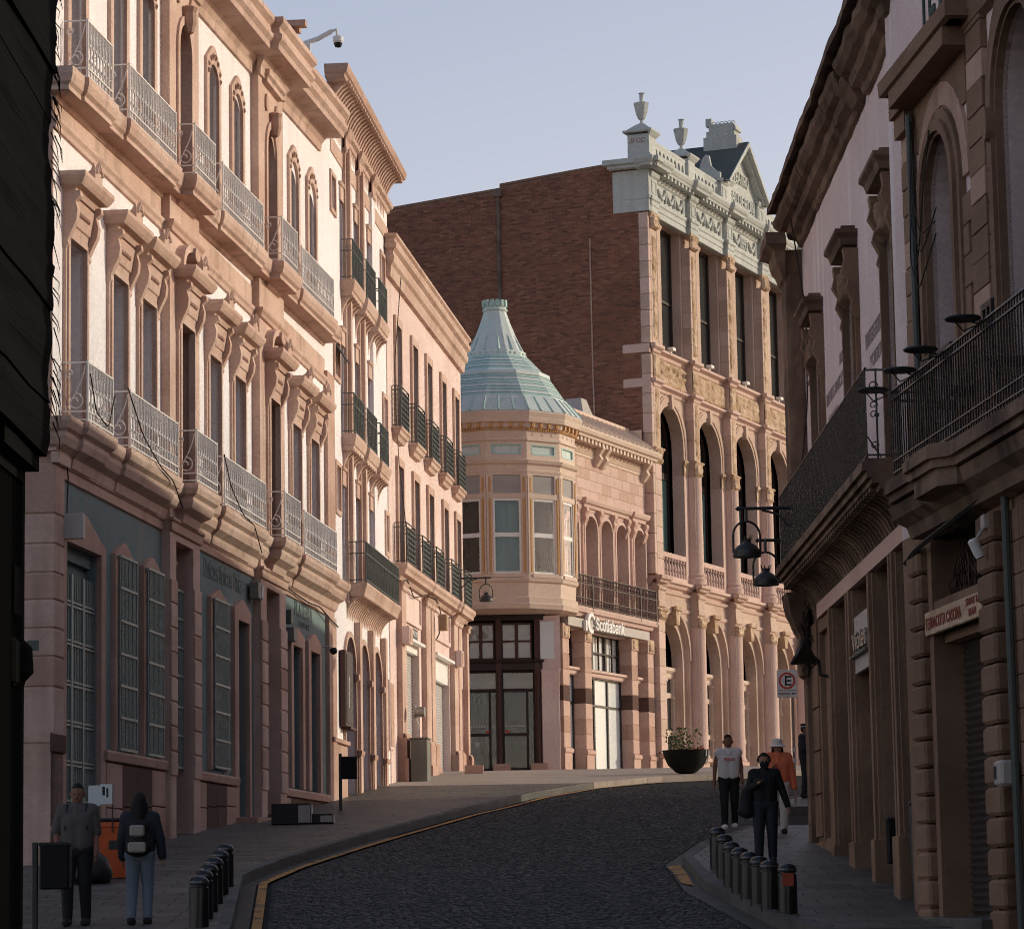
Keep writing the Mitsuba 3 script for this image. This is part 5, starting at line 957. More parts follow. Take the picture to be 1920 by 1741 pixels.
add(HR + '__corner_console', rough(MB().prof([(0, 3.5), (.1, 3.55), (.16, 3.9), (.12, 4.2), (.3, 4.6), (.36, 4.95), (0, 5.0)], -.9, -.5, y=-.1).box(-1.0, -.45, -.12, .5, -.5, 4.9), .03, 4, 2, 6), 'm_stone_old', FR)
s = thing('script_sign', 'pale rectangular panel with raised script letters over a doorway of the right hand house', 'sign')
add(s + '__panel', MB().rbox(6.45, 8.6, -.06, .0, 3.08, 3.92, .008), 'm_greypanel', FR); add(s + '__lettering', flatletters('Violet', .24, 1.75, True, .05), 'm_metal', FR @ tr(6.6, -.07, 3.40)); add(s + '__shelf', MB().box(6.5, 8.5, -.14, -.06, 3.30, 3.34), 'm_irongreen', FR)
k = thing('wall_lamp', 'dark cone shaped wall lamp fixed to the corner panel of the right hand house', 'lamp')
add(k + '__shade', MB().lathe([(.05, 0), (.09, .1), (.24, .34), (.23, .36), (.05, .12)], 0, 0, 14), 'm_iron', FR @ tr(2.6, -.25, 3.55) @ T4().rotate([1, 0, 0], 60), smooth=30); add(k + '__bracket', MB().tube([(2.6, 0, 3.3), (2.6, -.2, 3.35), (2.6, -.22, 3.6)], .03, 6), 'm_iron', FR)
m = MB()
for q in range(26):
    a0 = np.array([-.3 + .3 * rng.random(), -.1 - .1 * rng.random(), 3.6 + 1.2 * rng.random()]); d_ = rng.normal(size=3) * [.25, .10, .3]
    m.tube([a0, a0 + d_ * .5 + rng.normal(size=3) * .03, a0 + d_], [.014, .01, .004], 4)
single('dead_creeper', 'dry leafless creeper stems hanging at the far corner under the ribbed balcony', 'creeper', m, 'm_cable', FR)
cablething('two thin cables hanging at the far end of the right hand pinkish wall', [(.9, -.3, 11.2), (1.0, -.1, 9.6), (1.02, -.12, 8.0), (1.0, -.3, 6.5)], .014, FR)
m = MB().tube([(-.2, -.2, 11.7), (-.2, -.2, 12.15)], .03, 6).tube([(.1, -.1, 11.7), (.1, -.1, 12.3)], .025, 6)
k = add(HR + '__vent_pipe', m, 'm_iron', FR); labels[k] = {'label': 'two short roof vent pipes', 'kind': 'stuff'}

# ================================================================ right-hand house with quoins
HQ = thing('quoined_house', 'near brown stone house with toothed quoins, arched windows and dark roller shutter', 'building')
FQ = frame((4.93, 38.7), (.0895, -1))
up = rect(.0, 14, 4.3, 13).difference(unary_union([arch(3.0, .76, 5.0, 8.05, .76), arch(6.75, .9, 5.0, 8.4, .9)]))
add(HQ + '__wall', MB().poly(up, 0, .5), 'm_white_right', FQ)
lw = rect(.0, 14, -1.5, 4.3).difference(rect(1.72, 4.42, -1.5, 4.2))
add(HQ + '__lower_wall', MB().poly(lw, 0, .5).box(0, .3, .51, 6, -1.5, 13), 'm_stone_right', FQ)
add(HQ + '__inner_wall', MB().box(.3, 12, 1.1, 1.2, -1.5, 12), 'm_interior', FQ)
for u0, u1, w in ((.92, 1.56, .05), (4.55, 5.28, .08)):
    zs = list(np.arange(4.9, 10.4, .335))
    for k in range(len(zs) - 1):
        add(HQ + '__pilaster_stone', MB().rbox(u0 + (.04 if k % 5 == 3 else 0), u1, -w - .004 * (k % 3), .05, zs[k] + .005, zs[k + 1] - .005, .008), 'm_stone_right' if k % 4 else 'm_stone_b', FQ)
for c, hw, zsp, u0, u1 in ((3.0, .76, 8.05, 1.9, 4.1), (6.75, .9, 8.4, 5.5, 8.1)):
    w = add(HQ + '__arched_window', MB().poly(arch(c, hw + .30, 5.0, zsp, hw + .30).difference(arch(c, hw, 4.9, zsp, hw)), -.09, .05).poly(arch(c, hw + .17, 5.0, zsp, hw + .17).difference(arch(c, hw + .04, 4.9, zsp, hw + .04)), -.14, -.08), 'm_stone_right', FQ)
    add(w + '__outer_arch', MB().poly(arch(c, hw + .62, zsp, zsp, hw + .62).difference(arch(c, hw + .34, zsp - .1, zsp, hw + .34)), -.05, .03), 'm_stone_b' if c < 4 else 'm_stone_right', FQ)
    add(w + '__frame', MB().poly(arch(c, hw, 5.0, zsp, hw).difference(unary_union([rect(c - hw + .1, c - .04, 5.1 + .9 * q, 5.9 + .9 * q) for q in range(3)] + [rect(c + .04, c + hw - .1, 5.1 + .9 * q, 5.9 + .9 * q) for q in range(3)] + [arch(c, hw - .12, 7.85, zsp, hw - .12)])), .25, .32), 'm_wood', FQ)
    add(w + '__pane', MB().poly(arch(c, hw, 5.0, zsp, hw), .33, .34), 'm_darkglass', FQ)
    zs = np.arange(4.95, zsp + .05, .36)
    for k, z in enumerate(zs[:-1]):
        e = .26 if k % 2 else .0
        add(HQ + '__quoin', MB().rbox(c - hw - .62 - e, c - hw - .30, -.06, .05, z + .004, z + .356, .008), 'm_stone_right', FQ); add(HQ + '__quoin', MB().rbox(c + hw + .30, c + hw + .56 + e, -.06, .05, z + .004, z + .356, .008), 'm_stone_right', FQ)
add(HQ + '__ledge', MB().box(1.55, 4.5, -.33, 0, 9.5, 9.72).prof([(.3, 9.72), (.37, 9.74), (.38, 9.92), (0, 9.95)], 1.55, 4.5), 'm_stone_right', FQ)
add(HQ + '__ledge_bracket', MB().box(.95, 1.55, -.14, 0, 9.25, 9.5).box(.95, 1.6, -.2, 0, 9.5, 9.66), 'm_stone_right', FQ)
add(HQ + '__string_course', MB().prof([(0, 9.62), (.1, 9.66), (.12, 9.9), (0, 9.94)], 4.5, 13, (False, False)), 'm_stone_right', FQ)
add(HQ + '__spandrel', MB().box(1.65, 4.3, -.03, .0, 8.9, 9.5), 'm_stone_right', FQ)
add(HQ + '__medallion', MB().poly(Polygon([(5.75 + .11 * math.cos(a), 8.25 + .2 * math.sin(a)) for a in np.linspace(0, 6.2832, 13)[:-1]]), -.2, -.05), 'm_stone_right', FQ)
add(HQ + '__lettering', flatletters('TEX', .85, 1.3, False, .02), 'm_inkgreen', FQ @ tr(2.05, -.005, 10.0), label='big painted capitals above the ledge')
add(HQ + '__drainpipe', MB().tube([(1.66, -.10, 9.4), (1.68, -.10, 5.0)], .05, 8), 'm_irongreen', FQ)
for k in range(5): cablething(['thin cable loop drooping from the drainpipe over the near arched window', 'second cable loop drooping across the near arched window', 'long sagging cable loop below the others on the quoined house', 'cable stretched from the ledge to the near arched window frame', 'cable hanging beside the drainpipe of the quoined house'][k],
    [[(1.75, -.12, 9.3), (1.95, -.16, 8.3), (2.5, -.2, 7.7), (3.1, -.16, 7.75)], [(1.75, -.12, 9.2), (2.0, -.2, 7.9), (2.6, -.22, 7.45), (3.15, -.15, 7.9)], [(1.7, -.12, 8.6), (1.9, -.2, 7.5), (2.4, -.22, 7.05), (3.1, -.15, 7.6)], [(2.9, -.15, 8.9), (2.7, -.2, 8.2), (2.4, -.2, 7.6), (2.0, -.15, 7.4)], [(1.75, -.1, 9.3), (1.8, -.1, 8.0), (1.78, -.1, 6.5), (1.8, -.1, 5.2)]][k], .009, FQ)
# balcony of the quoined house
bow = Polygon([(3.2, 0), (3.2, -.5), (3.5, -.74), (4.75, -.74), (5.05, -.5), (5.05, 0)])
mB = MB()
for e, z0, z1 in ((-.06, 4.58, 4.68), (0, 4.68, 4.80), (-.03, 4.80, 4.85)): mB.flat(unary_union([rect(1.5, 9.5, -.54 - e, 0), bow.buffer(e, join_style=2)]), z0, z1)
mB.prof([(0, 4.12), (.2, 4.16), (.24, 4.3), (.38, 4.4), (.42, 4.56), (0, 4.58)], 1.6, 9.4).flat(bow.buffer(-.12, join_style=2), 4.38, 4.58)
b = add(HQ + '__balcony', mB, 'm_stone_old', FQ)
add(b + '__railing', ironrail([(1.7, 0), (1.7, -.45), (9.3, -.45)], 1.08, .12, .009, top=(1.0, .90), low=(.22, .08)), 'm_iron', FQ @ tr(0, 0, 4.85))
# rusticated door piers, sign, ivy opening, shutter
for u0, u1 in ((.84, 1.52), (4.46, 5.18)):
    for k in range(14):
        z = 4.06 - .335 * k
        if z - .33 > -1.2: add(HQ + '__door_stone', MB().rbox(u0, u1, -.15, .1, z - .325, z - .012, .035), 'm_stone_right', FQ)
add(HQ + '__door_jamb', MB().box(1.52, 1.74, -.04, .4, -1.5, 4.1).box(4.40, 4.46, -.04, .4, -1.5, 4.1), 'm_stone_right', FQ)
m = MB()
for z in np.arange(-.55, 2.86, .088): m.add([(1.74, .34, z), (4.42, .34, z), (4.42, .30, z + .044), (1.74, .30, z + .044), (4.42, .34, z + .088), (1.74, .34, z + .088)], [(0, 1, 2, 3), (3, 2, 4, 5)])
add(HQ + '__roller_shutter', m.box(1.72, 4.42, .35, .37, -1, 2.9), 'm_shutterdark', FQ)
add(HQ + '__doorstep', MB().rbox(1.4, 4.6, -.28, .3, -1.5, -.40), 'm_kerb', FQ)
add(HQ + '__lintel', MB().box(1.52, 4.46, -.02, .45, 3.24, 3.36).box(1.72, 4.42, .1, .4, 2.86, 2.98), 'm_stone_right', FQ)
s = thing('bar_sign', 'tan painted board naming the snack bar, above the dark roller shutter on the right', 'sign')
add(s + '__board', MB().rbox(1.5, 4.42, -.09, -.03, 2.96, 3.24, .008), 'm_ornament', FQ)
add(s + '__lettering', flatletters('TERRACOTA CASONA', .13, 1.85, True), 'm_inkred', FQ @ tr(1.56, -.092, 3.03)); add(s + '__lettering', flatletters('SNAK &', .08, .60, True), 'm_inkred', FQ @ tr(3.65, -.092, 3.13)); add(s + '__lettering', flatletters('BAR', .08, .36, True), 'm_inkred', FQ @ tr(3.78, -.092, 3.01))
m = MB()
for q in range(60):
    x0 = 1.8 + 2.5 * rng.random(); L = .3 + .6 * rng.random(); z0 = 3.36
    p = [np.array([x0, .18 + .1 * rng.random(), z0])]
    for _ in range(4): p.append(p[-1] + np.array([rng.normal() * .08, rng.normal() * .03, L / 4]))
    m.tube(p, [.012, .011, .009, .007, .004], 4)
single('dry_branches', 'dry bare branches standing in the dark opening above the snack bar board', 'branches', m, 'm_wood', FQ)
add(HQ + '__pipe', MB().tube([(5.62, -.09, 4.2), (5.66, -.09, -1.2)], .045, 8), 'm_irongreen', FQ)
for k in range(14):
    for x0, x1 in ((5.3, 5.95), (5.97, 6.8), (6.82, 7.7)): add(HQ + '__wall_stone', MB().rbox(x0, x1 - .01, -.03, .05, 4.0 - .36 * k - .352, 4.0 - .36 * k, .008), 'm_stone_right', FQ)
cablething('thick bundle of dark cables slung across the quoined house below its balcony', [(.6, -.1, 3.95), (1.6, -.18, 4.02), (3.2, -.2, 4.1), (4.8, -.18, 4.2), (6.4, -.2, 4.35), (8, -.2, 4.45)], .035, FQ)
k = thing('bullet_camera', 'pale security camera with dark lens hanging on the quoined house above the bar entrance', 'camera')
add(k + '__body', MB().lathe([(.001, -.12), (.055, -.12), (.06, -.06), (.06, .08), (.03, .1)], 0, 0, 12), 'm_signwhite', FQ @ tr(5.0, -.28, 3.66) @ T4().rotate([1, 0, 0], 25), smooth=30); add(k + '__lens', MB().lathe([(.001, -.135), (.05, -.13), (.052, -.09)], 0, 0, 12), 'm_blackplastic', FQ @ tr(5.0, -.28, 3.66) @ T4().rotate([1, 0, 0], 25)); add(k + '__mount', MB().rbox(4.92, 5.08, -.2, -.12, 3.86, 4.02).tube([(5, -.16, 3.9), (5, -.27, 3.75)], .018, 6), 'm_greypanel', FQ)
k = thing('gas_meter', 'small pale utility meter on the wall right of the roller shutter', 'meter'); add(k + '__case', MB().rbox(5.25, 5.6, -.24, -.05, 1.02, 1.3, .03), 'm_greypanel', FQ); add(k + '__dial', MB().box(5.3, 5.4, -.25, -.24, 1.1, 1.24), 'm_ink', FQ)
# drink tables hooked on the rail, stacked bar chairs
for u, w_, z_, lb in ((1.45, -.62, 5.98, 'round black drink table on the far end of the near balcony rail'), (2.9, -.60, 5.98, 'second round black drink table along the near balcony rail, left of the chair stack'), (4.3, -.66, 5.98, 'round black drink table above the stacked bar chairs on the near balcony'), (6.2, -.62, 5.98, 'round black drink table nearest the camera on the balcony rail')):
    k = thing('drink_table', lb, 'table', 'drink tables on the balcony rail')
    add(k + '__table_top', MB().lathe([(.001, 0), (.19, 0), (.2, .015), (.19, .03), (.001, .03)], u, w_, 16), 'm_iron', FQ @ tr(0, 0, z_)); add(k + '__bracket', MB().tube([(u, w_ - .1, z_), (u, w_, z_ - .12), (u, -.44, z_ - .05)], .01, 5).tube([(u - .15, w_ + .12, z_ + .01), (u - .1, -.44, z_ - .02)], .012, 5), 'm_iron', FQ)
for u, z1, lb in ((4.35, 1.18, 'tall black chair stack standing on the bowed end of the near balcony'), (3.3, 1.22, 'black high chair behind the near balcony rail, left of the chair stack'), (6.3, 1.30, 'black high chair behind the near balcony rail, close to the camera')):
    k = thing('bar_chair', lb, 'chair', 'black chairs on the balcony')
    y0 = -.36
    add(k + '__seat', MB().rbox(u - .22, u + .22, y0, y0 + .4, .62, .68), 'm_blackplastic', FQ @ tr(0, 0, 4.86))
    add(k + '__backrest', MB().poly(rect(u - .23, u + .23, .68, z1).difference(unary_union([rect(u - .15, u - .02, z1 - .16, z1 - .07), rect(u + .04, u + .16, z1 - .16, z1 - .07)])), y0 - .03, y0 + .01), 'm_blackplastic', FQ @ tr(0, 0, 4.86))
    for sx in (-1, 1):
        for yy in (y0 + .02, y0 + .36): add(k + '__leg', MB().tube([(u + sx * .2, yy, .64), (u + sx * .25, yy, 0)], .02, 5), 'm_blackplastic', FQ @ tr(0, 0, 4.86))

# ================================================================ dark near building on the left edge, and the house whose shadow falls up the street
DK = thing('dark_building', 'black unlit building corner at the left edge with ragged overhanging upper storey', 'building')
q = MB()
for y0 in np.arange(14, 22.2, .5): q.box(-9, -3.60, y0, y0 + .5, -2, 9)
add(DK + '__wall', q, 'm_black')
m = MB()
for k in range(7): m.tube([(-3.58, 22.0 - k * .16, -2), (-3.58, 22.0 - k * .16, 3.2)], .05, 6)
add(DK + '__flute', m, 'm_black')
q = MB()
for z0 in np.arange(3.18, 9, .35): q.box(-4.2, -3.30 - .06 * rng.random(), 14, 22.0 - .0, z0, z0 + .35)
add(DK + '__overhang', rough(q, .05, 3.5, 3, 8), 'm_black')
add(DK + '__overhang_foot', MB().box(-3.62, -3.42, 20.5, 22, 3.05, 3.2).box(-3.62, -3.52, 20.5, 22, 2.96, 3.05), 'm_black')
m = MB()
for k in range(70):
    z = 3.3 + 5 * rng.random(); x = -3.28 - .03 * rng.random(); L = .08 + .18 * rng.random()
    m.tube([(x - .03, 21.95, z), (x + .02 * rng.random(), 21.97, z - L * .5), (x + .025 * rng.random() + .01, 21.97, z - L)], [.006, .004, .002], 3)
k = add(DK + '__straw', m, 'm_black'); labels[k] = {'label': 'loose dark strands along the overhang', 'kind': 'stuff'}
add(DK + '__wall_box', MB().rbox(-3.62, -3.52, 21.6, 21.9, 1.98, 2.34).rbox(-3.62, -3.5, 21.5, 21.95, 1.48, 1.82, .03).lathe([(.02, 0), (.1, .08), (.09, .26), (.03, .32)], -3.52, 21.8, 9, 1.5), 'm_black')
SX = thing('side_street_house', 'plain stuccoed house on the side street behind the right hand balcony house', 'building')
P0, P1 = (6.0, 52.7), (12.8, 82.0); dd = np.array([P1[0] - P0[0], P1[1] - P0[1]]); LL = np.linalg.norm(dd)
FX = frame(P1, -dd)
holes = [rect(c - .55, c + .55, z, z + 2.4) for c in np.arange(2, LL - 1, 3.0) for z in (3.2, 7.4)]
add(SX + '__wall', MB().poly(rect(0, LL, -1, 12.0).difference(unary_union(holes)), 0, .4).box(0, LL, .4, 9, 10.9, 11.2).box(0, .4, .4, 9, -1, 11.2).box(LL - .4, LL, .4, 9, -1, 11.2), 'm_white_right', FX)
add(SX + '__inner_wall', MB().box(0, LL, .6, .7, -1, 11), 'm_darkwood', FX); add(SX + '__cornice', MB().prof([(0, 11.0), (.2, 11.05), (.3, 11.2), (.3, 11.3), (0, 11.35)], 0, LL), 'm_stone_right', FX)

# ================================================================ ground: base sheet, road of setts, pavements, kerbs
KL = [(-3.2, -30), (-3.2, 20), (-3.3, 30), (-3.5, 37.5), (-4.12, 46.3), (-3.82, 50.2), (-2.75, 58.8), (-1.22, 70.4), (.41, 79.9), (1.93, 85.7), (4.0, 89.8), (7.2, 92.6), (11.5, 98), (17, 112), (22, 130)]
KR = [(3.6, -30), (3.6, 30), (3.45, 35.5), (3.1, 38.8), (2.62, 43.9), (2.6, 49.1), (3.64, 56.5), (4.4, 58.8)]
def slopesheet(poly, dz, cuts=None):
    """a flat polygon laid on the street's slope"""
    m = MB(); ys = sorted(set(list(GY) + (cuts or [])))
    for a, b in zip(ys[:-1], ys[1:]):
        g = poly.intersection(sbox(-500, a, 500, b))
        for q in getattr(g, 'geoms', [g]):
            if q.geom_type != 'Polygon' or q.area < 1e-4: continue
            v, f = trimesh.creation.triangulate_polygon(q, engine='earcut')
            m.add([(x, y, gz(y) + dz) for x, y in v], f)
    return m
road = Polygon(KL + [(32, 130), (32, 60.2), (9, 60.2)] + KR[::-1])
pavL = Polygon(KL + [(22, 140), (-30, 140), (-30, -30)])
pavR = Polygon(KR + [(9, 60), (32, 60), (32, -30)])
pavC = Polygon([(5.75, 68.2), (13, 69.2), (18, 88), (14.5, 88), (10, 79), (7.0, 75.4), (5.85, 71)])
single('ground', 'bare earth under and around the street', 'ground', slopesheet(sbox(-400, -60, 400, 400), -.35), 'm_earth', kind='structure')
R_ = single('road', 'cobbled road of small dark setts climbing and curving to the right', 'road', slopesheet(road, -.16), 'm_joint', kind='structure')
setts = []
rowd = .118
for j, y in enumerate(np.arange(33.5, 86.0, rowd)):
    xl = np.interp(y, [p[1] for p in KL], [p[0] for p in KL]) + .42; xr = np.interp(y, [p[1] for p in KR], [p[0] for p in KR], right=5.5) - .30
    if y > 58: xr = 5.6 + max(0, y - 76) * .35
    x = xl + (.06 if j % 2 else 0)
    while x < xr:
        w = .115 + .05 * rng.random()
        setts.append((x, min(x + w - .016, xr), y + .01 * rng.random(), y + rowd - .016)); x += w
setts = np.array(setts)
def settmesh(rows, seed):
    r = np.random.default_rng(seed); k = len(rows); h = .016 + .012 * r.random(k)
    V = np.empty((k, 8, 3)); c = .022
    for i, (ax, ay, top) in enumerate([(0, 2, 0), (1, 2, 0), (1, 3, 0), (0, 3, 0), (0, 2, 1), (1, 2, 1), (1, 3, 1), (0, 3, 1)]):
        sx = (c if ax == 0 else -c) if top else 0; sy = (c if ay == 2 else -c) if top else 0
        V[:, i, 0] = rows[:, ax] + sx; V[:, i, 1] = rows[:, ay] + sy
    V[:, :, 2] = np.interp(V[:, :, 1], GY, GZ) - .16; V[:, 4:, 2] += h[:, None] + .006 * (r.random((k, 4)) - .5)
    F = np.array([(4, 5, 6), (4, 6, 7), (0, 1, 5), (0, 5, 4), (1, 2, 6), (1, 6, 5), (2, 3, 7), (2, 7, 6), (3, 0, 4), (3, 4, 7)])
    return V.reshape(-1, 3), (F[None] + 8 * np.arange(k)[:, None, None]).reshape(-1, 3)
vis = np.nonzero((setts[:, 2] > 37.2) & (np.abs(setts[:, 0]) < .17 * setts[:, 2]))[0]
order = vis[np.argsort(setts[vis, 2])]; sel = set(order[:300].tolist())
for q in order[:300]: add(R_ + '__cobble', settmesh(setts[q:q + 1], int(q)), 'm_cobble%d' % (q % 3))
rest = np.array([i for i in range(len(setts)) if i not in sel]); vv, ff = settmesh(setts[rest], 5)
colr = np.array([(.036, .034, .031), (.046, .042, .037), (.030, .029, .027)])[rng.integers(0, 3, len(rest))] * (.7 + .6 * rng.random((len(rest), 1)))
mat('m_cobblemix', two(P({'type': 'mesh_attribute', 'name': 'vertex_color'}, .6, .35)))
k = nk(R_ + '__cobble_rest'); scene[k] = mikit.ply((vv, ff), 'm_cobblemix', color=np.repeat(colr, 8, 0)); labels[k] = {'label': 'remaining setts up the slope', 'kind': 'stuff'}
# gutter stones along both kerbs
def offset(line, d): return np.array(LineString(line).parallel_offset(abs(d), 'right' if d > 0 else 'left').coords)
def along(line, step):
    L = LineString(line); s = np.arange(0, L.length, step); return [L.interpolate(q) for q in s], L
def slab(p, q, w, z, h, m, key):
    """a stone lying between points p and q of a line, w wide to its right"""
    p, q = np.array(p), np.array(q); d = (q - p) / np.linalg.norm(q - p); n = np.array([d[1], -d[0]]); e = .006
    c = [p + d * e, q - d * e, q - d * e + n * w, p + d * e + n * w]
    v = [(x, y, gz(y) + z) for x, y in c] + [(x, y, gz(y) + z + h) for x, y in c]
    add(key, MB().add(v, [(4, 5, 6, 7), (0, 1, 5, 4), (1, 2, 6, 5), (2, 3, 7, 6), (3, 0, 4, 7)]), m)
klv = [p for p in KL if p[1] >= 30 and p[1] <= 99]; krv = [p for p in KR if p[1] >= 30]
pts, L = along(klv, .33)
for a, b in zip(pts[:-1], pts[1:]):
    if 35.5 < a.y < 60: slab((a.x, a.y), (b.x, b.y), .20, -.155, .012, 'm_cobble1', R_ + '__gutter_stone')
pts, L = along(krv, .33)
for a, b in zip(pts[:-1], pts[1:]):
    if 34 < a.y < 57: slab((b.x, b.y), (a.x, a.y), .28, -.155, .012, 'm_cobble1', R_ + '__gutter_stone')
def ribbon(line, off, w, dz):
    c = LineString(line); o = np.array(c.parallel_offset(abs(off), 'right' if off > 0 else 'left').coords)
    g = LineString(o).buffer(w / 2, cap_style=2); return slopesheet(g, dz, list(np.arange(34, 100, 1.0)))
single('painted_line', 'worn yellow line painted along the left kerb of the cobbled road', 'road marking', ribbon([p for p in KL if 36 <= p[1] <= 90], .30, .13, -.128), 'm_yellow', kind='structure')
single('painted_patch', 'worn yellow patch painted on the setts beside the right kerb', 'road marking', slopesheet(Polygon([(2.33, 48.6), (2.56, 49.2), (2.52, 44.6), (2.36, 45.1)]), -.126), 'm_yellow', kind='structure')
# pavements
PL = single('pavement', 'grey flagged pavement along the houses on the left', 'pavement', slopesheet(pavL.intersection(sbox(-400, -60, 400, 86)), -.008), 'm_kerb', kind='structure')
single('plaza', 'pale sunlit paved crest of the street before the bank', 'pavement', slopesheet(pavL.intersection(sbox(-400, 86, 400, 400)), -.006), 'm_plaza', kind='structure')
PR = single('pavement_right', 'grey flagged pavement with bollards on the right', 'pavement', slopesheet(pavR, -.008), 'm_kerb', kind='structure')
PC = single('pavement_corner', 'raised pavement across the side street where a police officer stands', 'pavement', slopesheet(pavC, -.008), 'm_slab0', kind='structure')
def flags(poly, key, y0, y1, lx, ly, limit=300):
    fl = []
    for j, y in enumerate(np.arange(y0, y1, ly)):
        row = poly.intersection(sbox(-12, y, 12, y + ly - .012))
        if row.is_empty: continue
        a, _, b, _ = row.bounds
        for x in np.arange(a - (lx / 2 if j % 2 else 0), b, lx):
            g = poly.intersection(sbox(x, y, x + lx - .012, y + ly - .012))
            for q in getattr(g, 'geoms', [g]):
                if q.geom_type == 'Polygon' and q.area > .02: fl.append(q)
    fl = [q for q in fl if abs(q.centroid.x) < .172 * q.centroid.y + .3 and len(q.exterior.coords) < 12]
    fl.sort(key=lambda q: q.centroid.y); restm = MB()
    for i, q in enumerate(fl):
        v, f = trimesh.creation.triangulate_polygon(q, engine='earcut'); t = .004 * rng.random(2); n = len(v)
        top = [(x, y, gz(y) + .001 + .004 * rng.random()) for x, y in v]
        c = np.array(q.exterior.coords)[:-1]; e = len(c)
        m = MB().add(top, f); m.add([(x, y, gz(y) + .002) for x, y in c] + [(x, y, gz(y) - .01) for x, y in c], [(k, (k + 1) % e, (k + 1) % e + e, k + e) for k in range(e)])
        if i < limit: add(key + '__paving_slab', m, 'm_slab%d' % rng.integers(0, 3))
        else: restm.tm(m.mesh())
    if restm.n: k = add(key + '__paving_rest', restm, 'm_slab1'); labels[k] = {'label': 'remaining paving slabs up the street', 'kind': 'stuff'}
flags(pavL.intersection(Polygon([(-9, 36), (-9, 49), (-4.2, 86), (4, 86), (4, 36)])).buffer(-.0), PL, 36.5, 86, .62, .45)
flags(pavR.intersection(sbox(-2, 34, 5.6, 60)), PR, 35.5, 60, .62, .5)
def kerb(line, key, m, w=.16, drop=.17, y0=34, y1=100, step=.9):
    pts, L = along(line, step)
    for a, b in zip(pts[:-1], pts[1:]):
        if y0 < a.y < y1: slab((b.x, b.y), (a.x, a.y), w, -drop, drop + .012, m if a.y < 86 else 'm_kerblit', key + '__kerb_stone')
kerb(klv, PL, 'm_kerb'); kerb([(p[0], p[1]) for p in krv[::-1]] , PR, 'm_kerb')
kerb([(5.75, 68.2), (9.5, 68.65), (13, 69.2)][::-1], PC, 'm_kerb', step=.8); kerb([(5.75, 68.2), (5.85, 71), (7.0, 75.4), (10, 79)], PC, 'm_kerb', step=.8)

# ================================================================ street furniture
def post3(key, x, y, m): return tr(x, y, gz(y))
for side, lst in (('left', [(-3.91, 37.9), (-3.98, 39.15), (-4.02, 40.2), (-4.07, 41.4), (-4.12, 42.75), (-4.17, 44.05)]), ('right', [(3.34, 38.6), (3.17, 39.2), (3.10, 39.95), (3.03, 40.75), (2.97, 41.6), (2.94, 42.75), (2.95, 44.35), (2.96, 45.95)])):
    n = ['nearest', 'second', 'third', 'fourth', 'fifth', 'sixth', 'seventh', 'farthest']
    for i, (x, y) in enumerate(lst):
        far = i == len(lst) - 1; lb = 'black bollard with reddish sticker, nearest in the row on the right kerb' if (side == 'right' and i == 0) else '%s short black bollard in the row along the %s kerb' % ('farthest' if far else n[i], side)
        k = thing('bollard', lb, 'bollard', 'bollards along the %s kerb' % side); T = tr(x, y, gz(y) - .02)
        add(k + '__post', MB().lathe([(.12, 0), (.12, .50), (.105, .51), (.105, .53), (.12, .54), (.122, .57), (.10, .61), (.05, .635), (.001, .64)], 0, 0, 16), 'm_bollard', T, smooth=35)
        add(k + '__band', MB().lathe([(.122, .55), (.124, .56), (.122, .575)], 0, 0, 16), 'm_bollardband', T)
        if side == 'right' and i == 0: add(k + '__sticker', MB().box(-.07, .07, -.128, -.115, .36, .52), 'm_sticker', T)
def bin_(x, y, lb, w=.30, z=.30, h=.56, px=-.2, ph=1.0):
    k = thing('litter_bin', lb, 'litter bin', 'dark litter bins on posts'); T = tr(x, y, gz(y))
    add(k + '__bucket', MB().rbox(-w / 2, w / 2, -.13, .13, z, z + h, .02), 'm_litterbin', T); add(k + '__rim', MB().rbox(-w / 2 - .01, w / 2 + .01, -.14, .14, z + h - .04, z + h + .005, .01), 'm_blackplastic', T); add(k + '__post', MB().rbox(px - .035, px + .035, -.035, .035, -.1, ph, .01), 'm_iron', T)
bin_(-5.62, 37.6, 'dark litter bin on a post beside the man in the polo shirt', .36, .5, .56, -.25, 1.07)
bin_(-3.82, 70.2, 'small dark litter bin on a post before the arched doorways up the street', .36, .72, .5, -.2, 1.3)
bin_(5.2, 42.2, 'dark litter bin on the right pavement by the shop doorways', .34, .32, .62, .0, .9)
k = thing('iron_pole', 'thin dark iron pole standing beside the litter bin on the right pavement', 'pole'); add(k + '__shaft', MB().tube([(5.02, 39.2, -.4), (5.0, 39.2, .98)], .045, 8, True), 'm_iron'); add(k + '__knob', MB().lathe([(.001, 0), (.055, .03), (.001, .1)], 5.0, 39.2, 8, .97), 'm_iron')
k = thing('wheeled_bin', 'orange wheeled rubbish bin with dark lid against the left wall', 'bin'); T = tr(-5.98, 46.2, gz(46.2))
add(k + '__body', MB().add([(-.2, -.2, 0), (.2, -.2, 0), (.2, .2, 0), (-.2, .2, 0), (-.27, -.27, .78), (.27, -.27, .78), (.27, .27, .78), (-.27, .27, .78)], [(0, 1, 5, 4), (1, 2, 6, 5), (2, 3, 7, 6), (3, 0, 4, 7), (3, 2, 1, 0), (4, 5, 6, 7)]), 'm_orangebin', T); add(k + '__rim', MB().rbox(-.29, .29, -.29, .29, .74, .82), 'm_orangebin', T); add(k + '__lid', MB().rbox(-.27, .27, -.25, .29, .82, .88, .03), 'm_blackplastic', T); add(k + '__slot', MB().box(-.1, .12, -.262, -.22, .42, .55), 'm_blackplastic', T); [add(k + '__wheel', MB().tube([(x - .03, .2, .07), (x + .03, .2, .07)], .07, 12, True), 'm_blackplastic', T) for x in (-.2, .2)]
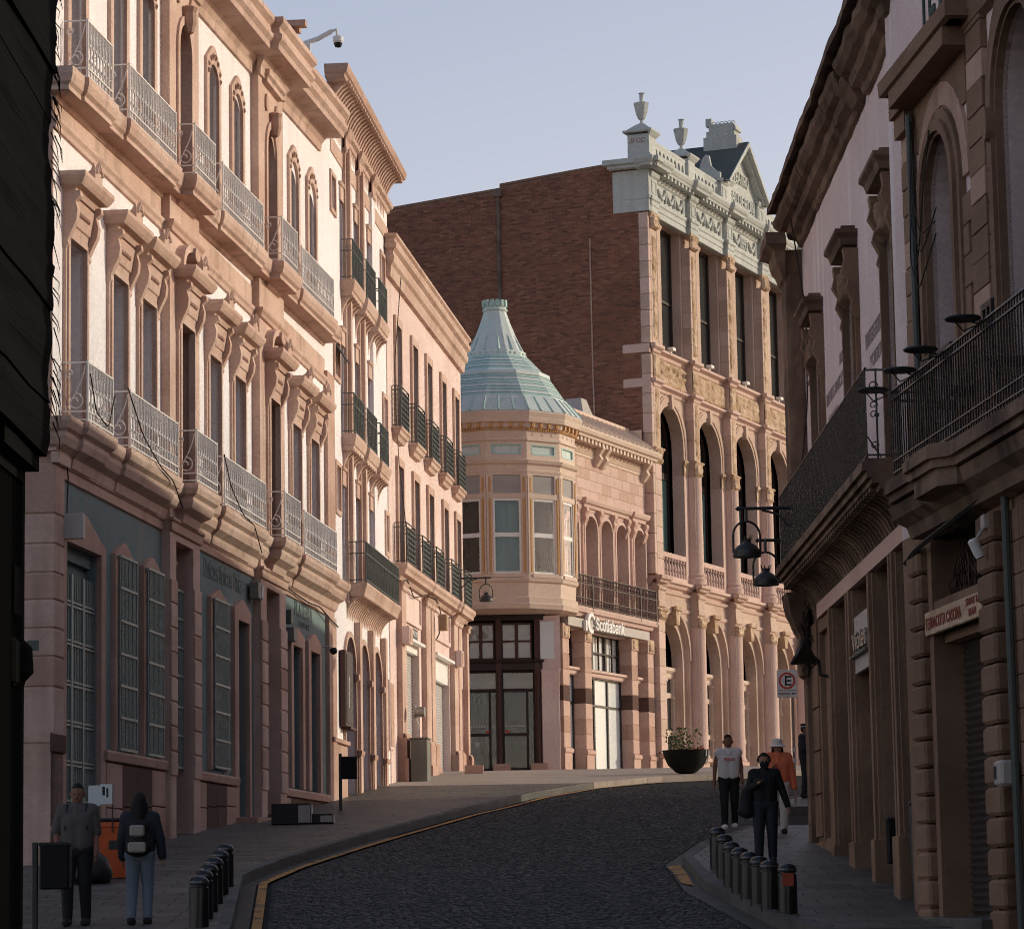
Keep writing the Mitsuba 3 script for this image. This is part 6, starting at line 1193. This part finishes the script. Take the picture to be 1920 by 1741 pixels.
k = thing('paper_sign', 'pale paper notice on a stick above the orange bin', 'sign'); add(k + '__sheet', MB().box(-.16, .02, -.01, 0, 0, .3).box(.02, .20, -.015, 0, .02, .32), 'm_paper', tr(-6.22, 45.9, gz(46) + 1.08)); add(k + '__mark', MB().box(.05, .09, -.02, -.015, .15, .28).box(.11, .14, -.02, -.015, .12, .26), 'm_ink', tr(-6.22, 45.9, gz(46) + 1.08)); add(k + '__stick', MB().tube([(.2, 0, -.4), (.2, 0, .32)], .012, 5), 'm_wood', tr(-6.22, 45.9, gz(46) + 1.08))
single('rubbish_bag', 'slumped black rubbish bag on the pavement beside the orange bin', 'bag', rough(MB().lathe([(.001, 0), (.30, .02), (.34, .15), (.26, .34), (.10, .48), (.03, .52)], 0, 0, 14), .05, 4, 1, 4), 'm_blackplastic', tr(-6.25, 45.2, gz(45.2)), True)
k = thing('utility_cabinet', 'grey green utility cabinet against the pink house pilaster', 'cabinet'); T = F3 @ tr(2.75, -.62, 2.3); add(k + '__case', MB().rbox(-.36, .36, -.22, .25, 0, 1.95), 'm_cabinet', T); add(k + '__lid', MB().rbox(-.39, .39, -.25, .28, 1.95, 2.0), 'm_cabinet', T); add(k + '__handle', MB().box(.365, .385, -.05, .02, .9, 1.15), 'm_iron', T)
single('stone_block', 'loose grey stone block on the pavement at the far end of the pink house', 'block', MB().rbox(-.3, .3, -.25, .25, 0, .28), 'm_stone_b', tr(-1.35, 97.0, gz(97) - .03))
for x, y, w, h, lb in ((-4.62, 63.2, .8, .42, 'dark crate against the last teal doorway ledge'), (-4.05, 63.3, .55, .2, 'low dark crate with pale side beside the taller crate')):
    k = thing('crate', lb, 'crate'); add(k + '__box', MB().rbox(-w / 2, w / 2, -.25, .25, 0, h), 'm_blackplastic', tr(x, y, gz(y))); add(k + '__side', MB().box(w / 2, w / 2 + .02, -.22, .22, .03, h - .03).box(w / 2 - .25, w / 2 - .01, -.262, -.25, .03, h - .04), 'm_greypanel', tr(x, y, gz(y)))
k = thing('parking_sign', 'white parking sign with black E in a red ring on a thin post', 'sign'); T = tr(6.18, 70, 0)
add(k + '__post', MB().tube([(.12, .04, gz(70)), (.12, .04, 4.86)], .03, 8), 'm_metal', T); add(k + '__panel', MB().rbox(-.23, .23, -.02, .01, 4.24, 4.87, .008), 'm_signwhite', T)
add(k + '__ring', MB().poly(Polygon([(.19 * math.cos(a), 4.62 + .19 * math.sin(a)) for a in np.linspace(0, 6.2832, 25)[:-1]]).difference(Polygon([(.15 * math.cos(a), 4.62 + .15 * math.sin(a)) for a in np.linspace(0, 6.2832, 25)[:-1]])), -.03, -.02), 'm_signred', T)
add(k + '__letter', flatletters('E', .21, .15, True), 'm_ink', T @ tr(-.075, -.022, 4.515)); add(k + '__lettering', flatletters('PRINCIPIA', .05, .26, True), 'm_ink', T @ tr(-.2, -.022, 4.30)); add(k + '__arrow', MB().poly(Polygon([(.1, 4.325), (.15, 4.29), (.15, 4.315), (.2, 4.315), (.2, 4.335), (.15, 4.335), (.15, 4.36)]), -.026, -.02).box(-.22, .22, -.026, -.02, 4.395, 4.405), 'm_ink', T); add(k + '__sticker', MB().box(.08, .16, 0, .01, 3.0, 3.12).box(.09, .17, 0, .01, 2.75, 2.86), 'm_paper', T)
k = thing('planter', 'big dark bowl planter with pale rim drips before the theatre', 'planter'); T = tr(5.1, 93.0, gz(93))
add(k + '__bowl', MB().lathe([(.22, 0), (.32, .04), (.55, .25), (.66, .5), (.70, .66), (.72, .70), (.62, .70), (.58, .62)], 0, 0, 20), 'm_litterbin', T, smooth=40); add(k + '__drip', MB().tube([(.68, -.22, .68), (.66, -.2, .45), (.58, -.16, .25)], .025, 5).tube([(.60, -.40, .68), (.58, -.38, .5)], .02, 5), 'm_signwhite', T)
mat('m_leaf', two(P(proc(lambda p, n, uv: mix((.05, .085, .03), (.10, .13, .045), noise(p.x * 9, p.y * 9, p.z * 9))), .6))); mat('m_flower', two(P((.45, .09, .035), .6)))
def leafy(n, cx, sx, h, sz, seed):
    r = np.random.default_rng(seed); m = MB()
    for _ in range(n):
        c = np.array([cx + r.normal() * sx, r.normal() * .22, .62 + h * r.random() ** 1.4]); a, b = r.normal(size=3), r.normal(size=3); a /= np.linalg.norm(a); b = np.cross(a, b); b /= np.linalg.norm(b)
        m.add([c - a * sz, c + b * sz * .5, c + a * sz, c - b * sz * .5], [(0, 1, 2, 3)])
    return m
single('shrub', 'leggy green shrub growing in the bowl planter', 'shrub', leafy(300, -.15, .22, .75, .06, 1).tube([(0, 0, .6), (.2, 0, 1.1), (.42, 0, 1.35)], .012, 4).tm(leafy(40, .42, .06, .75, .05, 2).mesh()), 'm_leaf', T); single('flowers', 'low red orange flowers at the right rim of the bowl planter', 'flowers', leafy(120, .38, .14, .16, .045, 3), 'm_flower', T)
def lantern(lb, T, L):
    k = thing('street_lantern', lb, 'lantern')
    add(k + '__bracket', MB().tube([(L, 0, 0), (-.12, 0, 0)], .028, 6, True).tube([(L, 0, -.35), (L * .7, 0, -.1), (L * .35, 0, -.03)], .02, 5).lathe([(.001, 0), (.05, .04), (.001, .09)], -.13, 0, 8, -.045).tube([(L, 0, .2), (L, 0, -.4)], .03, 5), 'm_iron', T)
    m = MB().tube([(0, 0, 0), (0, 0, -.22)], .03, 6)
    m.tube([(-.22, 0, -.72)] + [(.22 * math.cos(a), 0, -.45 + .24 * math.sin(a)) for a in np.linspace(np.pi, 0, 11)] + [(.22, 0, -.72)], .02, 5)
    add(k + '__hoop', m, 'm_iron', T); add(k + '__shade', MB().lathe([(.23, -.80), (.23, -.70), (.16, -.62), (.07, -.56), (.05, -.50), (.001, -.5)], 0, 0, 14), 'm_iron', T, smooth=30)
    m = MB()
    for q in range(7): a = 6.2832 * q / 7; m.tube([(.05 * math.cos(a), .05 * math.sin(a), -.55), (.10 * math.cos(a), .10 * math.sin(a), -.44)], [.014, .004], 4)
    add(k + '__crown', m, 'm_iron', T)
lantern('large black iron lantern hanging from a bracket at the corner of the right hand balcony', tr(3.82, 50.0, 6.13), .75); lantern('lower black iron lantern farther out behind the right hand balcony corner', tr(4.45, 54.0, 6.05), .6); lantern('black iron lantern hanging from the far corner of the pink house', T4().scale(1.035) @ tr(-.9, 98.3, 9.95) @ T4().scale(.95) @ T4().rotate([0, 0, 1], 180), .85)
k = thing('street_camera', 'pale dome camera on a long arm above the roof of the left houses', 'camera'); add(k + '__arm', MB().tube([(-5.15, 74, 20.8), (-4.62, 74, 20.98), (-4.3, 74, 21.16)], .06, 6).tube([(-4.3, 74, 21.16), (-4.17, 74, 21.2), (-4.15, 74, 21.02)], .045, 6).box(-5.0, -4.82, 73.9, 74.1, 20.2, 20.85), 'm_signwhite'); add(k + '__housing', MB().lathe([(.10, 0), (.13, .05), (.13, .16), (.05, .2)], -4.14, 74, 12, 20.85), 'm_signwhite', smooth=30); add(k + '__dome', MB().lathe([(.001, -.12), (.08, -.09), (.11, 0)], -4.14, 74, 12, 20.85), 'm_blackplastic', smooth=True)

# ================================================================ people
for n_, c in dict(skin=(.30, .155, .10), skindark=(.20, .10, .065), hair=(.012, .01, .01), greypolo=(.085, .075, .072), navy=(.02, .022, .03), jeans=(.13, .16, .20), black=(.013, .013, .014), whitecloth=(.62, .60, .58), orange=(.62, .16, .08), beige=(.50, .45, .40), shoe=(.02, .02, .02), hatwhite=(.66, .62, .60), bagtan=(.30, .27, .23)).items(): mat('p_' + n_, two(P(c, .8)))
def ball(p, r): return m3.Manifold.sphere(r, 12).translate([float(a) for a in p])
def bones(lst, edge=.035, it=6):
    man = None
    for p, q, r1, r2 in lst:
        h = m3.Manifold.batch_hull([ball(p, r1), ball(q, r2)]); man = h if man is None else man + h
    me = man.refine_to_length(edge).to_mesh(); t = trimesh.Trimesh(me.vert_properties[:, :3], me.tri_verts, process=True)
    trimesh.smoothing.filter_taubin(t, iterations=it); return t
def person(label, x, y, H, rot, J, wear, hair, face=True, extra=None, skin='p_skin'):
    """J overrides joints of a 1.72 m figure facing -y; wear: list of (name, material, bones key, swell)"""
    j = dict(pel=(0, 0, .96), chest=(0, 0, 1.28), neck=(0, 0, 1.46), head=(0, -.01, 1.60), sl=(-.18, 0, 1.41), sr=(.18, 0, 1.41), el=(-.23, .03, 1.14), er=(.23, .03, 1.14), wl=(-.24, -.06, .90), wr=(.24, -.06, .90), hl=(-.09, 0, .92), hr=(.09, 0, .92), kl=(-.10, -.02, .49), kr=(.10, -.02, .49), al=(-.105, .03, .09), ar=(.105, .03, .09)); j.update(J); j = {k: np.array(v, float) for k, v in j.items()}
    foot = lambda s: (j['a' + s] + [0, .03, -.04], j['a' + s] + [0, -.15, -.055], .045, .035)
    B = dict(torso=[(j['pel'] + [-.06, 0, .02], j['chest'] + [-.07, 0, 0], .115, .12), (j['pel'] + [.06, 0, .02], j['chest'] + [.07, 0, 0], .115, .12), (j['chest'], j['neck'], .12, .06), (j['sl'], j['sr'], .065, .065), (j['chest'] + [-.06, 0, 0], j['sl'], .1, .065), (j['chest'] + [.06, 0, 0], j['sr'], .1, .065)],
             upl=[(j['sl'], j['el'], .058, .044)], upr=[(j['sr'], j['er'], .058, .044)], lol=[(j['el'], j['wl'], .042, .030)], lor=[(j['er'], j['wr'], .042, .030)],
             hips=[(j['hl'], j['hr'], .105, .105)], legs=[(j['h' + s], j['k' + s], .088, .06) for s in 'lr'] + [(j['k' + s], j['a' + s], .058, .040) for s in 'lr'], feet=[foot('l'), foot('r')])
    hd = [(j['neck'], j['head'] + [0, .02, -.05], .052, .055), (j['head'] + [0, .015, .03], j['head'] + [0, -.02, -.045], .088, .066), (j['head'] + [0, -.035, -.085], j['head'] + [0, -.02, -.04], .038, .06), (j['head'] + [0, -.09, -.015], j['head'] + [0, -.075, .01], .012, .009), (j['head'] + [-.085, .01, -.01], j['head'] + [-.082, .015, .02], .014, .016), (j['head'] + [.085, .01, -.01], j['head'] + [.082, .015, .02], .014, .016)]
    hands = []
    for s, sg in (('l', 1), ('r', -1)):
        d = j['w' + s] - j['e' + s]; d /= np.linalg.norm(d); sd = np.array([0, -1, 0]) - d * d[1] * -1; sd = sd / (np.linalg.norm(sd) + 1e-9); pl = j['w' + s] + d * .05
        hands.append((j['w' + s], pl, .028, .034)); inn = np.cross(d, sd) * sg
        for q in range(4):
            b0 = pl + d * .03 + sd * (.03 - .02 * q); hands += [(b0, b0 + d * (.035 - .004 * abs(q - 1)), .0095, .009), (b0 + d * .035, b0 + d * .058 - inn * .014, .009, .007)]
        hands.append((pl + sd * .03, pl + sd * .055 + d * .035, .011, .009))
    sc = H / 1.72; T = tr(x, y, gz(y) + .0) @ T4().rotate([0, 0, 1], rot) @ T4().scale(sc)
    k = thing('person', label, 'person')
    add(k + '__body', bones(sum(B.values(), []) + hd + hands), skin, T, smooth=True)
    for nme, mt, keys, sw in wear:
        L = [(p, q, a + sw, b + sw) for kk in keys for p, q, a, b in B[kk]]; add(k + '__' + nme, bones(L, .04, 4), mt, T, smooth=True)
    h = j['head']
    if hair: add(k + '__hair', bones([(h + p, h + q, a, b) for p, q, a, b in hair], .03, 3), 'p_hair', T, smooth=True)
    if face: add(k + '__eyes', MB().lathe([(.001, -.008), (.011, 0), (.001, .008)], h[0] - .032, h[1] - .079, 6, h[2] + .012).lathe([(.001, -.008), (.011, 0), (.001, .008)], h[0] + .032, h[1] - .079, 6, h[2] + .012).box(h[0] - .025, h[0] + .025, h[1] - .083, h[1] - .07, h[2] - .058, h[2] - .05), 'p_hair', T)
    if extra: extra(k, h, T, j)
A = np.array
short = [(A([0, .03, .06]), A([0, .02, .085]), .082, .07), (A([0, .05, .0]), A([0, .04, .07]), .075, .08)]
longh = [(A([0, .02, .07]), A([0, .03, .05]), .088, .09), (A([0, .06, .04]), A([0, .09, -.28]), .09, .075), (A([-.05, .05, 0]), A([-.08, .05, -.25]), .06, .05), (A([.05, .05, 0]), A([.08, .05, -.25]), .06, .05)]
def e1(k, h, T, j): add(k + '__backpack_strap', bones([(j['sl'] + [.06, -.06, .06], j['chest'] + [-.13, -.12, -.1], .022, .02), (j['sr'] + [-.06, -.06, .06], j['chest'] + [.13, -.12, -.1], .022, .02)], .05, 2), 'p_navy', T); add(k + '__sleeve_cuff', MB().tube([j['el'] + [0, 0, .03], j['el'] + [.002, 0, .055]], .062, 10).tube([j['er'] + [0, 0, .03], j['er'] + [-.002, 0, .055]], .062, 10), 'p_whitecloth', T)
person('man in grey polo shirt and dark trousers walking towards the camera on the left pavement', -5.5, 38.6, 1.73, 0, dict(el=(-.27, .02, 1.15), wl=(-.22, -.12, .94), kl=(-.11, -.08, .50), al=(-.11, -.06, .09)), [('shirt', 'p_greypolo', ['torso', 'upl', 'upr'], .026), ('trousers', 'p_black', ['hips', 'legs'], .022), ('shoes', 'p_shoe', ['feet'], .014)], short, True, e1, 'p_skindark')
def e2(k, h, T, j): pass
person('woman with long dark hair, dark jacket and jeans walking away on the left pavement', -4.72, 38.6, 1.60, 180, dict(wl=(-.30, .02, .90), el=(-.27, .03, 1.14), kl=(-.10, -.07, .50), al=(-.10, -.02, .09), ar=(.105, .08, .09)), [('jacket', 'p_navy', ['torso', 'upl', 'upr', 'lol', 'lor'], .03), ('jeans', 'p_jeans', ['hips', 'legs'], .022), ('shoes', 'p_shoe', ['feet'], .014)], longh, True, e2)
b_ = thing('backpack', 'black and tan backpack on the back of the woman walking away', 'backpack'); T = tr(-4.72, 38.6 - .20, gz(38.6) + .86); add(b_ + '__bag', bones([(A([-.07, 0, .08]), A([.07, 0, .08]), .10, .10), (A([-.06, 0, .34]), A([.06, 0, .34]), .085, .085), (A([0, 0, .08]), A([0, 0, .34]), .12, .10)], .04, 3), 'p_black', T, smooth=True); add(b_ + '__pocket', MB().rbox(-.11, .11, -.15, -.08, .02, .15, .02), 'p_bagtan', T); add(b_ + '__flap', MB().rbox(-.09, .09, -.13, -.06, .22, .36, .02), 'p_bagtan', T)
def e3(k, h, T, j): add(k + '__shirt_print', flatletters('ROCK', .05, .2, True), 'm_signred', T @ tr(-.1, -.160, 1.26)); add(k + '__necklace', MB().tube([(-.07, -.08, 1.44), (-.04, -.125, 1.38), (0, -.14, 1.36), (.04, -.125, 1.38), (.07, -.08, 1.44)], .005, 4), 'm_metal', T)
person('young man in white sleeveless shirt and black jeans walking down the right side', 3.95, 57.6, 1.74, 0, dict(el=(-.25, .04, 1.14), wl=(-.27, .0, .88), kl=(-.10, -.08, .50), al=(-.10, -.10, .09), ar=(.10, .16, .12), kr=(.10, .02, .49)), [('tank_top', 'p_whitecloth', ['torso'], .022), ('jeans', 'p_black', ['hips', 'legs'], .018), ('shoes', 'p_whitecloth', ['feet'], .014)], short, True, e3, 'p_skindark')
def e4(k, h, T, j): add(k + '__face_mask', bones([(h + [-.03, -.05, -.045], h + [.03, -.05, -.045], .05, .05), (h + [0, -.05, -.09], h + [0, -.055, -.03], .042, .048)], .03, 2), 'p_black', T, smooth=True); add(k + '__headphones', MB().tube([h + [-.1, .0, 0]] + [h + [.1 * math.cos(a), .0, .03 + .09 * math.sin(a)] for a in np.linspace(np.pi, 0, 9)] + [h + [.1, .0, 0]], .014, 5), 'p_black', T)
person('woman in black with a face mask and headphones walking towards the camera', 3.78, 47.2, 1.64, 0, dict(el=(-.25, .0, 1.16), wl=(-.13, -.20, 1.24), er=(.28, .02, 1.15), wr=(.36, -.02, .90), kl=(-.11, -.05, .49), al=(-.12, -.03, .09)), [('sweater', 'p_black', ['torso', 'upl', 'upr', 'lol', 'lor'], .022), ('trousers', 'p_navy', ['hips', 'legs'], .028), ('shoes', 'p_shoe', ['feet'], .014)], short + [(A([0, .07, .0]), A([0, .09, -.06]), .06, .04)], True, e4)
b_ = thing('shoulder_bag', 'large black bag hanging at the side of the woman in black', 'bag'); add(b_ + '__bag', bones([(A([-.05, 0, .1]), A([.05, 0, .1]), .10, .10), (A([0, 0, .1]), A([0, 0, .38]), .12, .09)], .05, 3), 'p_black', tr(3.50, 47.2, gz(47.2) + .68), smooth=True); add(b_ + '__strap', MB().tube([(0, 0, .4), (.1, -.06, .68), (.16, 0, .72)], .015, 5), 'p_black', tr(3.50, 47.2, gz(47.2) + .68))
def e5(k, h, T, j): add(k + '__bucket_hat', MB().lathe([(.165, -.01), (.16, -.005), (.105, .035), (.095, .12), (.06, .145), (.001, .15)], h[0], h[1] + .01, 16, h[2] + .02), 'p_hatwhite', T, smooth=40)
person('woman in orange hooded jacket, white bucket hat and pale trousers on the right pavement', 4.72, 55.8, 1.66, 0, dict(el=(-.24, .0, 1.16), wl=(-.13, -.18, 1.22), er=(.25, .02, 1.12), wr=(.29, .0, .86), kr=(.09, -.07, .5), ar=(.08, -.05, .09)), [('jacket', 'p_orange', ['torso', 'upl', 'upr', 'lol', 'lor'], .034), ('trousers', 'p_beige', ['hips', 'legs'], .030), ('shoes', 'p_shoe', ['feet'], .014)], longh, True, e5)
def e6(k, h, T, j): add(k + '__cap', MB().lathe([(.10, 0), (.105, .04), (.12, .09), (.10, .11), (.001, .115)], h[0], h[1] + .01, 14, h[2] + .03).box(h[0] - .07, h[0] + .07, h[1] - .17, h[1] - .07, h[2] + .02, h[2] + .035), 'p_navy', T); add(k + '__cap_band', MB().lathe([(.107, .035), (.112, .05), (.108, .062)], h[0], h[1] + .01, 14, h[2] + .03), 'p_whitecloth', T); add(k + '__shoulder_patch', MB().box(-.22, -.12, -.09, .02, 1.475, 1.485), 'p_whitecloth', T)
person('police officer in dark uniform and peaked cap standing at the side street', 6.92, 73.8, 1.74, 60, dict(er=(.26, -.08, 1.16), wr=(.12, -.28, 1.16), el=(-.24, -.04, 1.15), wl=(-.18, -.22, 1.05)), [('jacket', 'p_navy', ['torso', 'upl', 'upr', 'lol', 'lor'], .034), ('trousers', 'p_navy', ['hips', 'legs'], .028), ('boots', 'p_shoe', ['feet'], .018)], short, True, e6, 'p_skindark')
